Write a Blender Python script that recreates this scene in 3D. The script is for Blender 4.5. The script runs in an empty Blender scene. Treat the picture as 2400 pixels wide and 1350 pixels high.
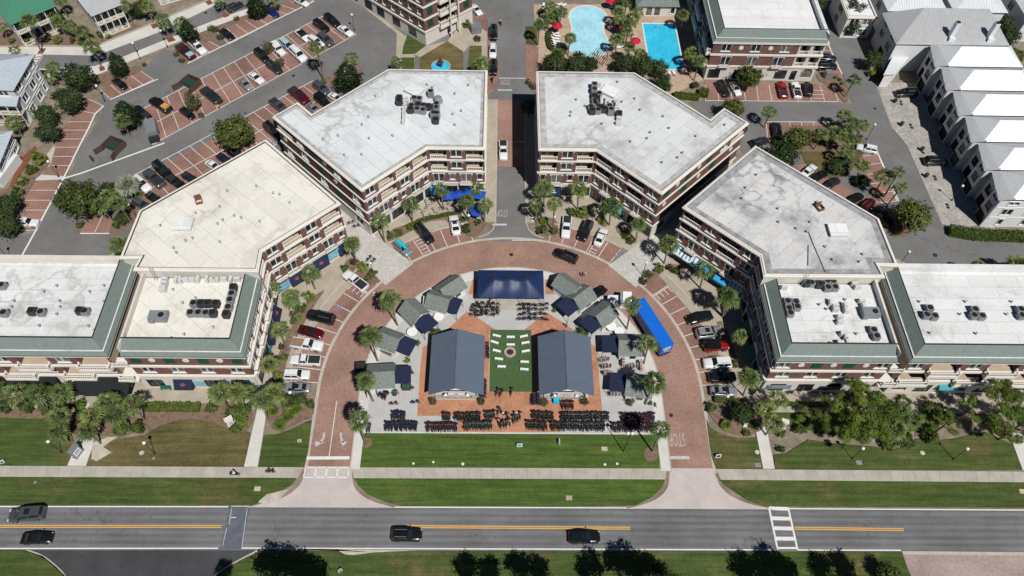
import bpy, bmesh, math, random
from mathutils import Vector, Matrix
random.seed(7)
R = math.radians
SC = bpy.context.scene
COL = SC.collection
# ---------------------------------------------------------------- camera, sky, sun, exposure
CAMH, FPX = 120.0, 1761.0
_p, _r, _y = R(55.88), R(1.99), R(-1.77)
_F = Vector((0, math.cos(_p), -math.sin(_p))); _U = Vector((0, math.sin(_p), math.cos(_p))); _X = Vector((1, 0, 0))
_R2 = _X * math.cos(_r) + _U * math.sin(_r); _U2 = -_X * math.sin(_r) + _U * math.cos(_r)
_M = Matrix(((math.cos(_y), -math.sin(_y), 0), (math.sin(_y), math.cos(_y), 0), (0, 0, 1)))
CF, CR, CU = _M @ _F, _M @ _R2, _M @ _U2
CAMP = Vector((-2.3, 0, CAMH))
cam = bpy.data.cameras.new('camera'); cam.sensor_width = 36; cam.lens = 36 * FPX / 2400; cam.clip_start = 1; cam.clip_end = 3000
camo = bpy.data.objects.new('camera', cam); COL.objects.link(camo)
camo.matrix_world = Matrix(((CR.x, CU.x, -CF.x, CAMP.x), (CR.y, CU.y, -CF.y, CAMP.y), (CR.z, CU.z, -CF.z, CAMP.z), (0, 0, 0, 1)))
SC.camera = camo
SUN_EL, SUN_AZ = R(54.5), R(28.5)          # shadows fall away from the sun, towards +Y and -X
w = bpy.data.worlds.new('World'); SC.world = w; w.use_nodes = True
nt = w.node_tree; nt.nodes.clear()
sky = nt.nodes.new('ShaderNodeTexSky'); sky.sky_type = 'NISHITA'; sky.sun_disc = False
sky.sun_elevation = SUN_EL; sky.sun_rotation = math.pi - SUN_AZ; sky.altitude = 2500; sky.air_density = 0.8; sky.dust_density = 0.2
bg = nt.nodes.new('ShaderNodeBackground'); bg.inputs[1].default_value = 0.05
wo = nt.nodes.new('ShaderNodeOutputWorld'); nt.links.new(sky.outputs[0], bg.inputs[0]); nt.links.new(bg.outputs[0], wo.inputs[0])
sl = bpy.data.lights.new('sun', 'SUN'); sl.energy = 5.0; sl.angle = R(0.5); sl.color = (1, .965, .91)
so = bpy.data.objects.new('sun', sl); COL.objects.link(so); so.location = (60, -60, 150)
_sd = Vector((-math.sin(SUN_AZ) * math.cos(SUN_EL), math.cos(SUN_AZ) * math.cos(SUN_EL), -math.sin(SUN_EL)))
so.rotation_euler = _sd.to_track_quat('-Z', 'Y').to_euler()
SC.view_settings.view_transform = 'Standard'; SC.view_settings.look = 'None'; SC.view_settings.exposure = -0.2; SC.view_settings.gamma = 1
SC.cycles.max_bounces = 5; SC.cycles.diffuse_bounces = 1; SC.cycles.glossy_bounces = 2; SC.cycles.transparent_max_bounces = 6
SC.cycles.use_denoising = True
# ---------------------------------------------------------------- survey: points read off the aerial photograph -> metres on the site
_OFF = {c: ((i % 4) * 600, (0, 340, 680, 1010)[i // 4]) for i, c in enumerate('abcdefghijklmnop')}
_ZOOM = {'q': (900, 170, 10.38), 'r': (1340, 180, 10.39), 's': (340, 620, 7.5), 't': (1800, 630, 7.104)}
def site(u, v, z=0.0):
    d = CF + CR * ((u - 1200) / FPX) - CU * ((v - 675) / FPX)
    return CAMP + d * ((z - CAMH) / d.z)
def uv(p):
    q = Vector(p) - CAMP; k = q.dot(CF)
    return 1200 + FPX * q.dot(CR) / k, 675 - FPX * q.dot(CU) / k
def px(s):
    out = []; o = (0, 0); k = 1
    for t in s.split():
        if t[0].isalpha():
            if t[0] == 'z': o = (0, 0); k = 1
            elif t[0] in _ZOOM: *o, k = _ZOOM[t[0]]
            else: o = _OFF[t[0]]; k = 3.97
            t = t[1:]
        x, y = t.split(','); out.append((o[0] + float(x) / k, o[1] + float(y) / k))
    return out
def G(s, z=0.0):
    return [tuple(site(u, v, z)[:2]) for u, v in px(s)]
# ---------------------------------------------------------------- materials
MATS = {}
def nodes_of(name):
    m = bpy.data.materials.new(name); m.use_nodes = True; t = m.node_tree
    return m, t, t.nodes['Principled BSDF']
def nd(t, kind, **kw):
    n = t.nodes.new(kind)
    for k, v in kw.items(): setattr(n, k, v)
    return n
def ramp(t, fac, stops):
    r = nd(t, 'ShaderNodeValToRGB'); e = r.color_ramp.elements
    while len(e) < len(stops): e.new(.5)
    for k, (p, c) in enumerate(stops): e[k].position = p; e[k].color = (*c, 1) if len(c) == 3 else c
    t.links.new(fac, r.inputs[0]); return r.outputs[0]
def noise(t, vec, scale, detail=4, rough=.6):
    n = nd(t, 'ShaderNodeTexNoise'); n.inputs['Scale'].default_value = scale; n.inputs['Detail'].default_value = detail; n.inputs['Roughness'].default_value = rough
    t.links.new(vec, n.inputs['Vector']); return n.outputs['Fac']
def mul(t, a, b, mode='MULTIPLY', fac=1.0):
    m = nd(t, 'ShaderNodeMix', data_type='RGBA', blend_type=mode); 
    if hasattr(fac, 'is_linked'): t.links.new(fac, m.inputs[0])
    else: m.inputs[0].default_value = fac
    t.links.new(a, m.inputs[6]) if hasattr(a, 'is_linked') else setattr(m.inputs[6], 'default_value', (*a, 1))
    t.links.new(b, m.inputs[7]) if hasattr(b, 'is_linked') else setattr(m.inputs[7], 'default_value', (*b, 1))
    return m.outputs[2]
def wpos(t): return nd(t, 'ShaderNodeNewGeometry').outputs['Position']
def opos(t): return nd(t, 'ShaderNodeTexCoord').outputs['Object']
def bump(t, b, h, s, d=.02):
    n = nd(t, 'ShaderNodeBump'); n.inputs['Strength'].default_value = s; n.inputs['Distance'].default_value = d
    t.links.new(h, n.inputs['Height']); t.links.new(n.outputs[0], b.inputs['Normal'])
def scl(c, k): return tuple(min(1, x * k) for x in c)
def M(name, col, var=.2, scale=1.5, rough=.8, metal=0.0, fine=12, spec=.35, obj=False, rnd=0.0, coat=0.0):
    """plain worn surface: two noise octaves of tone on one colour"""
    if name in MATS: return MATS[name]
    m, t, b = nodes_of(name); p = opos(t) if obj else wpos(t)
    c = ramp(t, noise(t, p, scale), [(.25, scl(col, 1 - var)), (.75, scl(col, 1 + var))])
    c2 = ramp(t, noise(t, p, fine, 3), [(.3, (1 - var * .6,) * 3), (.7, (1 + var * .3,) * 3)])
    c = mul(t, c, c2)
    if rnd:
        oi = nd(t, 'ShaderNodeObjectInfo'); c = mul(t, c, ramp(t, oi.outputs['Random'], [(0, (1 - rnd,) * 3), (1, (1 + rnd * .4,) * 3)]))
    t.links.new(c, b.inputs['Base Color']); b.inputs['Roughness'].default_value = rough; b.inputs['Metallic'].default_value = metal
    b.inputs['Specular IOR Level'].default_value = spec; b.inputs['Coat Weight'].default_value = coat
    MATS[name] = m; return m
def brick_mat(name, c1, c2, mortar, sx, rough=.85, rot=0.0, patch=.35, vert=False, big=.12):
    if name in MATS: return MATS[name]
    m, t, b = nodes_of(name); p = wpos(t)
    if vert:  # wall brick: run along x+y, courses along z
        s = nd(t, 'ShaderNodeSeparateXYZ'); t.links.new(p, s.inputs[0]); a = nd(t, 'ShaderNodeMath', operation='ADD'); t.links.new(s.outputs[0], a.inputs[0]); t.links.new(s.outputs[1], a.inputs[1])
        cb = nd(t, 'ShaderNodeCombineXYZ'); t.links.new(a.outputs[0], cb.inputs[0]); t.links.new(s.outputs[2], cb.inputs[1]); q = cb.outputs[0]
    else:
        mp = nd(t, 'ShaderNodeMapping'); mp.inputs['Rotation'].default_value = (0, 0, rot); t.links.new(p, mp.inputs[0]); q = mp.outputs[0]
    br = nd(t, 'ShaderNodeTexBrick'); br.inputs['Scale'].default_value = sx; br.inputs['Color1'].default_value = (*c1, 1); br.inputs['Color2'].default_value = (*c2, 1); br.inputs['Mortar'].default_value = (*mortar, 1)
    br.inputs['Mortar Size'].default_value = .018; br.inputs['Brick Width'].default_value = .6; br.inputs['Row Height'].default_value = .25; t.links.new(q, br.inputs['Vector'])
    c = mul(t, br.outputs['Color'], ramp(t, noise(t, p, big, 5, .65), [(.28, (1 - patch,) * 3), (.72, (1 + patch * .6,) * 3)]))
    c = mul(t, c, ramp(t, noise(t, p, 2.2, 4), [(.3, (.8,) * 3), (.7, (1.12,) * 3)]))
    t.links.new(c, b.inputs['Base Color']); b.inputs['Roughness'].default_value = rough; b.inputs['Specular IOR Level'].default_value = .25
    bump(t, b, br.outputs['Fac'], -.25); MATS[name] = m; return m
def grass_mat(name, c1, c2, dry, dryamt):
    m, t, b = nodes_of(name); p = wpos(t)
    mp = nd(t, 'ShaderNodeMapping'); mp.inputs['Scale'].default_value = (.25, 1, 1); t.links.new(p, mp.inputs[0])
    c = ramp(t, noise(t, mp.outputs[0], .55, 6, .7), [(.3, c1), (.7, c2)])
    c = mul(t, c, dry, 'MIX', ramp(t, noise(t, p, .09, 5, .65), [(.62 - dryamt, (0, 0, 0)), (.80 - dryamt * .6, (1, 1, 1))]))
    c = mul(t, c, ramp(t, noise(t, p, 3.5, 5, .75), [(.25, (.6,) * 3), (.75, (1.25,) * 3)]))
    mp2 = nd(t, 'ShaderNodeMapping'); mp2.inputs['Scale'].default_value = (.05, .9, 1); t.links.new(p, mp2.inputs[0]); c = mul(t, c, ramp(t, noise(t, mp2.outputs[0], 1.6, 4, .7), [(.35, (.72,) * 3), (.65, (1.2,) * 3)]))
    c = mul(t, c, ramp(t, noise(t, p, .3, 5, .8), [(.3, (.78, .82, .8)), (.7, (1.2, 1.12, 1.1))]))
    t.links.new(c, b.inputs['Base Color']); b.inputs['Roughness'].default_value = .95; b.inputs['Specular IOR Level'].default_value = .1
    bump(t, b, noise(t, p, 9, 4, .8), .5, .05); MATS[name] = m; return m
def roof_mat(name, col, stain, seam=2.0, rot=0.0, amt=.5, sc=.12):
    """rolled roofing: wide sheets with lapped seams, ponding stains and scuffs"""
    m, t, b = nodes_of(name); p = wpos(t)
    mp = nd(t, 'ShaderNodeMapping'); mp.inputs['Rotation'].default_value = (0, 0, rot); t.links.new(p, mp.inputs[0])
    br = nd(t, 'ShaderNodeTexBrick'); br.inputs['Scale'].default_value = 1; br.inputs['Brick Width'].default_value = 9; br.inputs['Row Height'].default_value = seam; br.inputs['Mortar Size'].default_value = .035
    br.inputs['Color1'].default_value = (*scl(col, 1.03), 1); br.inputs['Color2'].default_value = (*scl(col, .95), 1); br.inputs['Mortar'].default_value = (*scl(col, .62), 1); t.links.new(mp.outputs[0], br.inputs['Vector'])
    vo = nd(t, 'ShaderNodeTexVoronoi'); vo.inputs['Scale'].default_value = .16; vo.distance = 'CHEBYCHEV'; t.links.new(mp.outputs[0], vo.inputs['Vector']); pc = ramp(t, vo.outputs['Color'], [(.0, (.9,) * 3), (.35, (1, 1, 1)), (.8, (1, 1, 1)), (1, (1.07,) * 3)])
    mk = ramp(t, noise(t, p, sc, 8, .72), [(.5, (0, 0, 0)), (.74, (amt,) * 3)])
    c = mul(t, mul(t, br.outputs['Color'], pc), stain, 'MIX', mk)
    mk2 = ramp(t, noise(t, p, .55, 7, .8), [(.57, (0, 0, 0)), (.75, (amt * .8,) * 3)])
    c = mul(t, c, scl(stain, .8), 'MIX', mk2)
    for k_, sc_ in ((.5, .07), (.47, .16)):   # meandering water marks
        nz = noise(t, p, sc_, 3, .55); a1 = nd(t, 'ShaderNodeMath', operation='SUBTRACT'); a1.inputs[1].default_value = k_; t.links.new(nz, a1.inputs[0]); a2 = nd(t, 'ShaderNodeMath', operation='ABSOLUTE'); t.links.new(a1.outputs[0], a2.inputs[0])
        br2 = ramp(t, noise(t, p, .05, 3), [(.5, (0, 0, 0)), (.62, (amt * .75,) * 3)]); c = mul(t, c, scl(stain, .85), 'MIX', mul(t, br2, ramp(t, a2.outputs[0], [(.0, (1, 1, 1)), (.03, (0, 0, 0))])))
    c = mul(t, c, ramp(t, noise(t, p, 3, 5, .7), [(.3, (.9,) * 3), (.7, (1.05,) * 3)]))
    t.links.new(c, b.inputs['Base Color']); b.inputs['Roughness'].default_value = .6; b.inputs['Specular IOR Level'].default_value = .3; MATS[name] = m; return m
def leaf_mat(name, c1, c2, rough=.55, tr=.12):
    m, t, b = nodes_of(name); g = nd(t, 'ShaderNodeNewGeometry'); oi = nd(t, 'ShaderNodeObjectInfo')
    c = ramp(t, g.outputs['Random Per Island'], [(0, c1), (1, c2)])
    c = mul(t, c, ramp(t, oi.outputs['Random'], [(0, (.66, .72, .66)), (.5, (.95, .98, .95)), (1, (1.22, 1.12, 1.0))]))
    c = mul(t, c, ramp(t, noise(t, g.outputs['Position'], 1.3, 3), [(.3, (.75,) * 3), (.7, (1.2,) * 3)]))
    t.links.new(c, b.inputs['Base Color']); b.inputs['Roughness'].default_value = rough; b.inputs['Specular IOR Level'].default_value = .3
    tl = nd(t, 'ShaderNodeBsdfTranslucent'); t.links.new(c, tl.inputs[0]); mx = nd(t, 'ShaderNodeMixShader'); mx.inputs[0].default_value = tr
    o = t.nodes['Material Output']; t.links.new(b.outputs[0], mx.inputs[1]); t.links.new(tl.outputs[0], mx.inputs[2]); t.links.new(mx.outputs[0], o.inputs[0])
    MATS[name] = m; return m
def flat_mat(name, col, rough=.5, metal=0.0, spec=.4, coat=0.0, rnd=0.0):
    return M(name, col, .06, 3, rough, metal, 20, spec, True, rnd, coat)
def paint(name, col, metal=.0):
    if name in MATS: return MATS[name]
    m, t, b = nodes_of(name); n = noise(t, opos(t), 3, 3)
    t.links.new(ramp(t, n, [(.3, scl(col, .93)), (.7, scl(col, 1.05))]), b.inputs['Base Color']); t.links.new(ramp(t, n, [(.3, (.22,) * 3), (.7, (.34,) * 3)]), b.inputs['Roughness'])
    b.inputs['Metallic'].default_value = metal; b.inputs['Coat Weight'].default_value = .4; b.inputs['Coat Roughness'].default_value = .12
    MATS[name] = m; return m
def rib_mat(name, col, period, axis=0, rough=.45, metal=.2, dark=.72):
    """ribbed sheet: narrow bands along one object axis (far roofs, too fine to model)"""
    m, t, b = nodes_of(name); s = nd(t, 'ShaderNodeSeparateXYZ'); t.links.new(opos(t), s.inputs[0])
    mm = nd(t, 'ShaderNodeMath', operation='MULTIPLY'); mm.inputs[1].default_value = 1 / period; t.links.new(s.outputs[axis], mm.inputs[0])
    fr = nd(t, 'ShaderNodeMath', operation='FRACT'); t.links.new(mm.outputs[0], fr.inputs[0])
    c = ramp(t, fr.outputs[0], [(0, scl(col, dark)), (.14, col)]); c = mul(t, c, ramp(t, noise(t, opos(t), .8, 5), [(.3, (.93,) * 3), (.7, (1.04,) * 3)]))
    t.links.new(c, b.inputs['Base Color']); b.inputs['Roughness'].default_value = rough; b.inputs['Metallic'].default_value = metal; MATS[name] = m; return m
# surfaces of the setting
def asphalt(name, col, v=.2):
    m, t, b = nodes_of(name); p = wpos(t)
    c = ramp(t, noise(t, p, .1, 6, .7), [(.3, scl(col, 1 - v)), (.7, scl(col, 1 + v))])
    mp = nd(t, 'ShaderNodeMapping'); mp.inputs['Scale'].default_value = (.06, 1.1, 1); t.links.new(p, mp.inputs[0])
    if name == 'road_asphalt': c = mul(t, c, ramp(t, noise(t, mp.outputs[0], 1.0, 5, .7), [(.32, (.8,) * 3), (.68, (1.12,) * 3)]))
    if name == 'road_asphalt':   # wheel tracks along the lanes
        wv = nd(t, 'ShaderNodeTexWave', bands_direction='Y'); wv.inputs['Scale'].default_value = .285; wv.inputs['Distortion'].default_value = .6; wv.inputs['Detail'].default_value = 2; wv.inputs['Phase Offset'].default_value = 1.2; mp3 = nd(t, 'ShaderNodeMapping'); mp3.inputs['Scale'].default_value = (.03, 1, 1); t.links.new(p, mp3.inputs[0]); t.links.new(mp3.outputs[0], wv.inputs['Vector']); c = mul(t, c, ramp(t, wv.outputs['Fac'], [(.1, (.86,) * 3), (.8, (1.07,) * 3)]))
    c = mul(t, c, ramp(t, noise(t, p, 5, 6, .85), [(.3, (.85,) * 3), (.7, (1.12,) * 3)]))
    oil = ramp(t, noise(t, p, .9, 3, .5), [(.68, (1, 1, 1)), (.78, (.72,) * 3)]); c = mul(t, c, oil)
    v2 = nd(t, 'ShaderNodeTexVoronoi', feature='DISTANCE_TO_EDGE'); v2.inputs['Scale'].default_value = .085
    nn = nd(t, 'ShaderNodeTexNoise'); nn.inputs['Scale'].default_value = .5; t.links.new(p, nn.inputs['Vector'])
    ad = nd(t, 'ShaderNodeVectorMath', operation='MULTIPLY_ADD'); t.links.new(nn.outputs['Color'], ad.inputs[0]); ad.inputs[1].default_value = (6, 6, 0); t.links.new(p, ad.inputs[2]); t.links.new(ad.outputs[0], v2.inputs['Vector'])
    c = mul(t, c, ramp(t, v2.outputs['Distance'], [(0, (.72,) * 3), (.006, (1, 1, 1))]))
    t.links.new(c, b.inputs['Base Color']); b.inputs['Roughness'].default_value = .9; b.inputs['Specular IOR Level'].default_value = .2; MATS[name] = m; return m
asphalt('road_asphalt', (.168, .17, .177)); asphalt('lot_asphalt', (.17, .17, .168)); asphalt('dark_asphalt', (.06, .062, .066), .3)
M('patch_asphalt', (.115, .13, .16), .3, .8, .9)
brick_mat('ring_brick', (.385, .22, .168), (.315, .188, .152), (.29, .225, .19), 2.2, patch=.32)
brick_mat('stall_brick', (.345, .18, .14), (.28, .16, .13), (.25, .185, .16), 2.2, rot=.7, patch=.38)
brick_mat('plaza_brick', (.56, .245, .135), (.45, .21, .125), (.36, .24, .18), 1.6, patch=.22, rot=.78, big=.3)
brick_mat('wall_brick', (.20, .095, .078), (.165, .08, .07), (.2, .15, .13), 1.6, vert=True, patch=.18, big=.3)
brick_mat('pale_brick', (.42, .30, .28), (.38, .30, .28), (.3, .24, .22), 2.0, patch=.3)
brick_mat('paver_white', (.58, .56, .52), (.5, .48, .45), (.42, .4, .38), 1.2, patch=.15, rot=.3)
brick_mat('cobble', (.50, .47, .43), (.36, .34, .32), (.26, .25, .24), .9, patch=.25, rot=.2, big=.3)
brick_mat('pool_paver', (.56, .42, .31), (.46, .33, .24), (.4, .32, .26), 1.0, patch=.2, rot=.5, big=.4)
M('concrete', (.43, .40, .35), .16, .5, .9, fine=5, rnd=.07); M('plaza_concrete', (.46, .455, .45), .10, .35, .85, fine=5)
M('tan_concrete', (.40, .35, .28), .16, .4, .9, fine=5); M('white_concrete', (.60, .585, .55), .12, .3, .9, fine=4)
M('kerb_concrete', (.47, .42, .37), .18, .6, .9, fine=6); M('apron', (.52, .46, .44), .12, .35, .9, fine=3)
M('mulch', (.20, .135, .095), .35, 1.2, .98, fine=9); M('soil', (.24, .20, .15), .4, .35, .98, fine=5); M('sand', (.50, .46, .38), .25, .8, .95)
M('red_mulch', (.21, .07, .04), .3, 2, .98)
grass_mat('lawn', (.058, .092, .026), (.09, .122, .036), (.17, .135, .065), .12)
grass_mat('lawn_mid', (.06, .11, .025), (.095, .148, .034), (.15, .15, .055), .03)
grass_mat('lawn_dry', (.085, .09, .034), (.115, .112, .043), (.19, .147, .074), .22)
M('turf', (.062, .115, .04), .14, 1.2, .95, fine=25)
M('line_white', (.72, .72, .70), .14, 2, .7, fine=9); M('line_yellow', (.72, .40, .08), .12, 2, .7, fine=9); M('line_worn', (.52, .50, .49), .3, 3, .8, fine=9)
M('line_blue', (.22, .20, .32), .3, 3, .8)
# building skins
M('stucco', (.66, .625, .57), .08, .5, .85, fine=6); M('cream', (.75, .715, .655), .06, .5, .75, fine=6); M('white_wall', (.72, .73, .74), .05, .6, .8)
M('grey_wall', (.52, .55, .58), .07, .6, .8); M('dark_trim', (.03, .032, .034), .1, 2, .6); M('tan_wall', (.46, .36, .26), .1, .5, .85)
def glass_mat():
    m, t, b = nodes_of('glass'); oi = nd(t, 'ShaderNodeObjectInfo'); c = ramp(t, oi.outputs['Random'], [(0, (.008, .01, .012)), (.55, (.02, .026, .03)), (.8, (.05, .06, .065)), (1, (.16, .155, .14))])  # random tone per pane: blinds, and reflections painted into the base colour
    c = mul(t, c, ramp(t, noise(t, wpos(t), 1.1, 3), [(.35, (.6,) * 3), (.65, (1.5,) * 3)])); t.links.new(c, b.inputs['Base Color']); b.inputs['Roughness'].default_value = .1; b.inputs['Specular IOR Level'].default_value = .6; MATS['glass'] = m
glass_mat()
M('glass_blue', (.05, .12, .17), .3, .6, .1, spec=.6)
M('shutter_green', (.012, .075, .045), .15, 4, .6); M('door_green', (.02, .13, .10), .1, 2, .5)
M('iron', (.03, .03, .032), .1, 3, .5); M('white_trim', (.78, .78, .76), .04, 2, .6); M('metal_grey', (.33, .35, .37), .1, 2, .45, .5)
roof_mat('roof_white', (.70, .735, .75), (.42, .42, .41), 2.6, .785, .75); roof_mat('roof_white2', (.68, .70, .705), (.36, .355, .35), 2.6, -.785, .9)
roof_mat('roof_cream', (.79, .765, .695), (.47, .43, .36), 3.2, .7, .6); roof_mat('roof_old', (.64, .64, .635), (.22, .22, .225), 2.6, -.75, .95, .1)
roof_mat('roof_flat', (.74, .75, .75), (.42, .41, .39), 2.4, 0, .7, .2); roof_mat('roof_bright', (.80, .805, .81), (.6, .6, .6), 3, 0, .4)
M('roof_edge', (.46, .455, .45), .35, .8, .7, fine=4); M('roof_edge_dark', (.33, .33, .335), .45, .7, .7, fine=4)
# ---------------------------------------------------------------- mesh helpers
class MB:
    """collects faces for ONE mesh object"""
    def __init__(s): s.v = []; s.f = []; s.m = []; s.mi = 0
    def face(s, pts):
        k = len(s.v); s.v += [tuple(p) for p in pts]; s.f.append(tuple(range(k, k + len(pts)))); s.m.append(s.mi); return s
    def box(s, c, d, rz=0.0, mat=None):
        x, y, z = (k / 2 for k in d); co, si = math.cos(rz), math.sin(rz); k = len(s.v)
        for dz in (-z, z):
            for dx, dy in ((-x, -y), (x, -y), (x, y), (-x, y)):
                s.v.append((c[0] + dx * co - dy * si, c[1] + dx * si + dy * co, c[2] + dz))
        for q in ((3, 2, 1, 0), (4, 5, 6, 7), (0, 1, 5, 4), (1, 2, 6, 5), (2, 3, 7, 6), (3, 0, 4, 7)): s.f.append(tuple(k + i for i in q)); s.m.append(s.mi)
        return s
    def prism(s, poly, z0, z1, bottom=False):
        n = len(poly); k = len(s.v)
        s.v += [(p[0], p[1], z0) for p in poly] + [(p[0], p[1], z1) for p in poly]
        s.f.append(tuple(k + n + i for i in range(n))); s.m.append(s.mi)
        if bottom: s.f.append(tuple(k + n - 1 - i for i in range(n))); s.m.append(s.mi)
        for i in range(n): j = (i + 1) % n; s.f.append((k + i, k + j, k + n + j, k + n + i)); s.m.append(s.mi)
        return s
    def ring(s, outer, inner, z0, z1):
        n = len(outer); k = len(s.v)
        for P, z in ((outer, z0), (outer, z1), (inner, z1), (inner, z0)): s.v += [(p[0], p[1], z) for p in P]
        for i in range(n):
            j = (i + 1) % n
            for a, b in ((0, 1), (1, 2), (2, 3), (3, 0)): s.f.append((k + a * n + i, k + a * n + j, k + b * n + j, k + b * n + i)); s.m.append(s.mi)
        return s
    def tube(s, p0, p1, r0, r1=None, n=6, caps=True):
        r1 = r0 if r1 is None else r1; a, b = Vector(p0), Vector(p1); d = (b - a).normalized()
        u = d.cross(Vector((0, 0, 1)) if abs(d.z) < .9 else Vector((1, 0, 0))).normalized(); w_ = d.cross(u); k = len(s.v)
        for c, r in ((a, r0), (b, r1)):
            for i in range(n): t = 2 * math.pi * i / n; s.v.append(tuple(c + u * (r * math.cos(t)) + w_ * (r * math.sin(t))))
        for i in range(n): j = (i + 1) % n; s.f.append((k + i, k + n + i, k + n + j, k + j)); s.m.append(s.mi)
        if caps: s.f.append(tuple(k + i for i in range(n))); s.m.append(s.mi); s.f.append(tuple(k + n + n - 1 - i for i in range(n))); s.m.append(s.mi)
        return s
    def lathe(s, c, prof, n=12):
        k = len(s.v)
        for r, z in prof:
            for i in range(n): t = 2 * math.pi * i / n; s.v.append((c[0] + r * math.cos(t), c[1] + r * math.sin(t), c[2] + z))
        for q in range(len(prof) - 1):
            for i in range(n): j = (i + 1) % n; s.f.append((k + q * n + i, k + q * n + j, k + (q + 1) * n + j, k + (q + 1) * n + i)); s.m.append(s.mi)
        s.f.append(tuple(k + (len(prof) - 1) * n + i for i in range(n))); s.m.append(s.mi); return s
    def mesh(s, name, mats, smooth=False):
        me = bpy.data.meshes.new(name); me.from_pydata(s.v, [], s.f)
        for m in (mats if isinstance(mats, (list, tuple)) else [mats]): me.materials.append(MATS[m] if isinstance(m, str) else m)
        me.polygons.foreach_set('material_index', s.m)
        if smooth: me.polygons.foreach_set('use_smooth', [True] * len(s.f))
        me.update(); return me
    def build(s, name, mats, parent=None, smooth=False, loc=None): return ob(name, s.mesh(name, mats, smooth), parent, loc)
def ob(name, data, parent=None, loc=None, rz=0.0, sc=None):
    o = bpy.data.objects.new(name, data); COL.objects.link(o)
    if parent: o.parent = parent
    if loc is not None: o.location = loc
    if rz: o.rotation_euler[2] = rz
    if sc is not None: o.scale = (sc,) * 3 if not hasattr(sc, '__len__') else sc
    return o
PEND = []
def tag(o, desc, cat, near=None, group=None):
    """desc: how it looks; near: what it stands by. Labels are finished at the end, with an ordinal where several agree."""
    o['category'] = cat; o['_d'] = desc; PEND.append((o, desc, near, cat, group)); return o
def thing(name, desc, cat, loc, rz=0.0, near=None, group=None, sc=None):
    return tag(ob(name, None, None, loc, rz, sc), desc, cat, near, group)
def struct(o, kind='structure'): o['kind'] = kind; return o
def paintover(o, mat):
    for s in o.material_slots: s.link = 'OBJECT'; s.material = mat
def copy_tree(src, loc, rz=0.0, sc=None, desc=None, cat=None, near=None, group=None):
    r = src.copy(); COL.objects.link(r); r.location = loc; r.rotation_euler = (0, 0, rz)
    if sc is not None: r.scale = (sc,) * 3 if not hasattr(sc, '__len__') else sc
    for ch in src.children:
        c = ch.copy(); COL.objects.link(c); c.parent = r
        for g in ch.children: d = g.copy(); COL.objects.link(d); d.parent = c
    tag(r, desc, cat, near, group); return r
def area2(P): return sum(P[i][0] * P[(i + 1) % len(P)][1] - P[(i + 1) % len(P)][0] * P[i][1] for i in range(len(P)))
def ccw(P): return list(P) if area2(P) > 0 else list(P)[::-1]
def offset(P, d):
    """offset a CCW polygon outwards by d (mitred)"""
    n = len(P); out = []
    for i in range(n):
        a, b, c = Vector(P[i - 1][:2]), Vector(P[i][:2]), Vector(P[(i + 1) % n][:2])
        u, v = (b - a).normalized(), (c - b).normalized(); n1, n2 = Vector((u.y, -u.x)), Vector((v.y, -v.x))
        k = (n1 + n2); k = k / max(.25, k.length_squared) * 2
        out.append(tuple(b + k * d))
    return out
def strip(P, wd, closed=False):
    """polyline -> list of (left,right) points"""
    n = len(P); L = []; Rr = []
    for i in range(n):
        a = Vector(P[i - 1]) if (i or closed) else None; c = Vector(P[(i + 1) % n]) if (i < n - 1 or closed) else None; b = Vector(P[i])
        u = (b - a).normalized() if a is not None else (c - b).normalized(); v = (c - b).normalized() if c is not None else u
        k = Vector((-u.y, u.x)) + Vector((-v.y, v.x)); k = k / max(.3, k.length_squared) * 2
        L.append(tuple(b + k * wd / 2)); Rr.append(tuple(b - k * wd / 2))
    return L, Rr
def slab(name, P, z, mat, depth=.25):
    return struct(MB().prism(ccw(P), z - depth, z).build(name, mat))
def ribbon(mb, P, wd, z, closed=False, h=None):
    L, Rr = strip(P, wd, closed); n = len(P)
    for i in range(n if closed else n - 1):
        j = (i + 1) % n
        mb.face([(*Rr[i], z), (*Rr[j], z), (*L[j], z), (*L[i], z)])
        if h:
            mb.face([(*Rr[i], z - h), (*Rr[j], z - h), (*Rr[j], z), (*Rr[i], z)]); mb.face([(*L[j], z - h), (*L[i], z - h), (*L[i], z), (*L[j], z)])
    if h and not closed:
        for i, a, b in ((0, L, Rr), (n - 1, Rr, L)): mb.face([(*a[i], z - h), (*b[i], z - h), (*b[i], z), (*a[i], z)])
    return mb
def kerb(P, wd=.28, z=.13, closed=False, mat='kerb_concrete'): return struct(ribbon(MB(), P, wd, z, closed, .25).build('kerb', mat))
def arc(cx, cy, r, a0, a1, n=24): return [(cx + r * math.cos(R(a0 + (a1 - a0) * i / n)), cy + r * math.sin(R(a0 + (a1 - a0) * i / n))) for i in range(n + 1)]
def smooth_poly(P, it=2, closed=False):
    for _ in range(it):
        Q = [] if closed else [P[0]]
        for i in range(len(P) if closed else len(P) - 1):
            a, b = P[i], P[(i + 1) % len(P)]
            Q += [(a[0] * .75 + b[0] * .25, a[1] * .75 + b[1] * .25), (a[0] * .25 + b[0] * .75, a[1] * .25 + b[1] * .75)]
        if not closed: Q.append(P[-1])
        P = Q
    return P
def SP(s, z=0.0, it=2): return smooth_poly(G(s, z), it, True)
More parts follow.
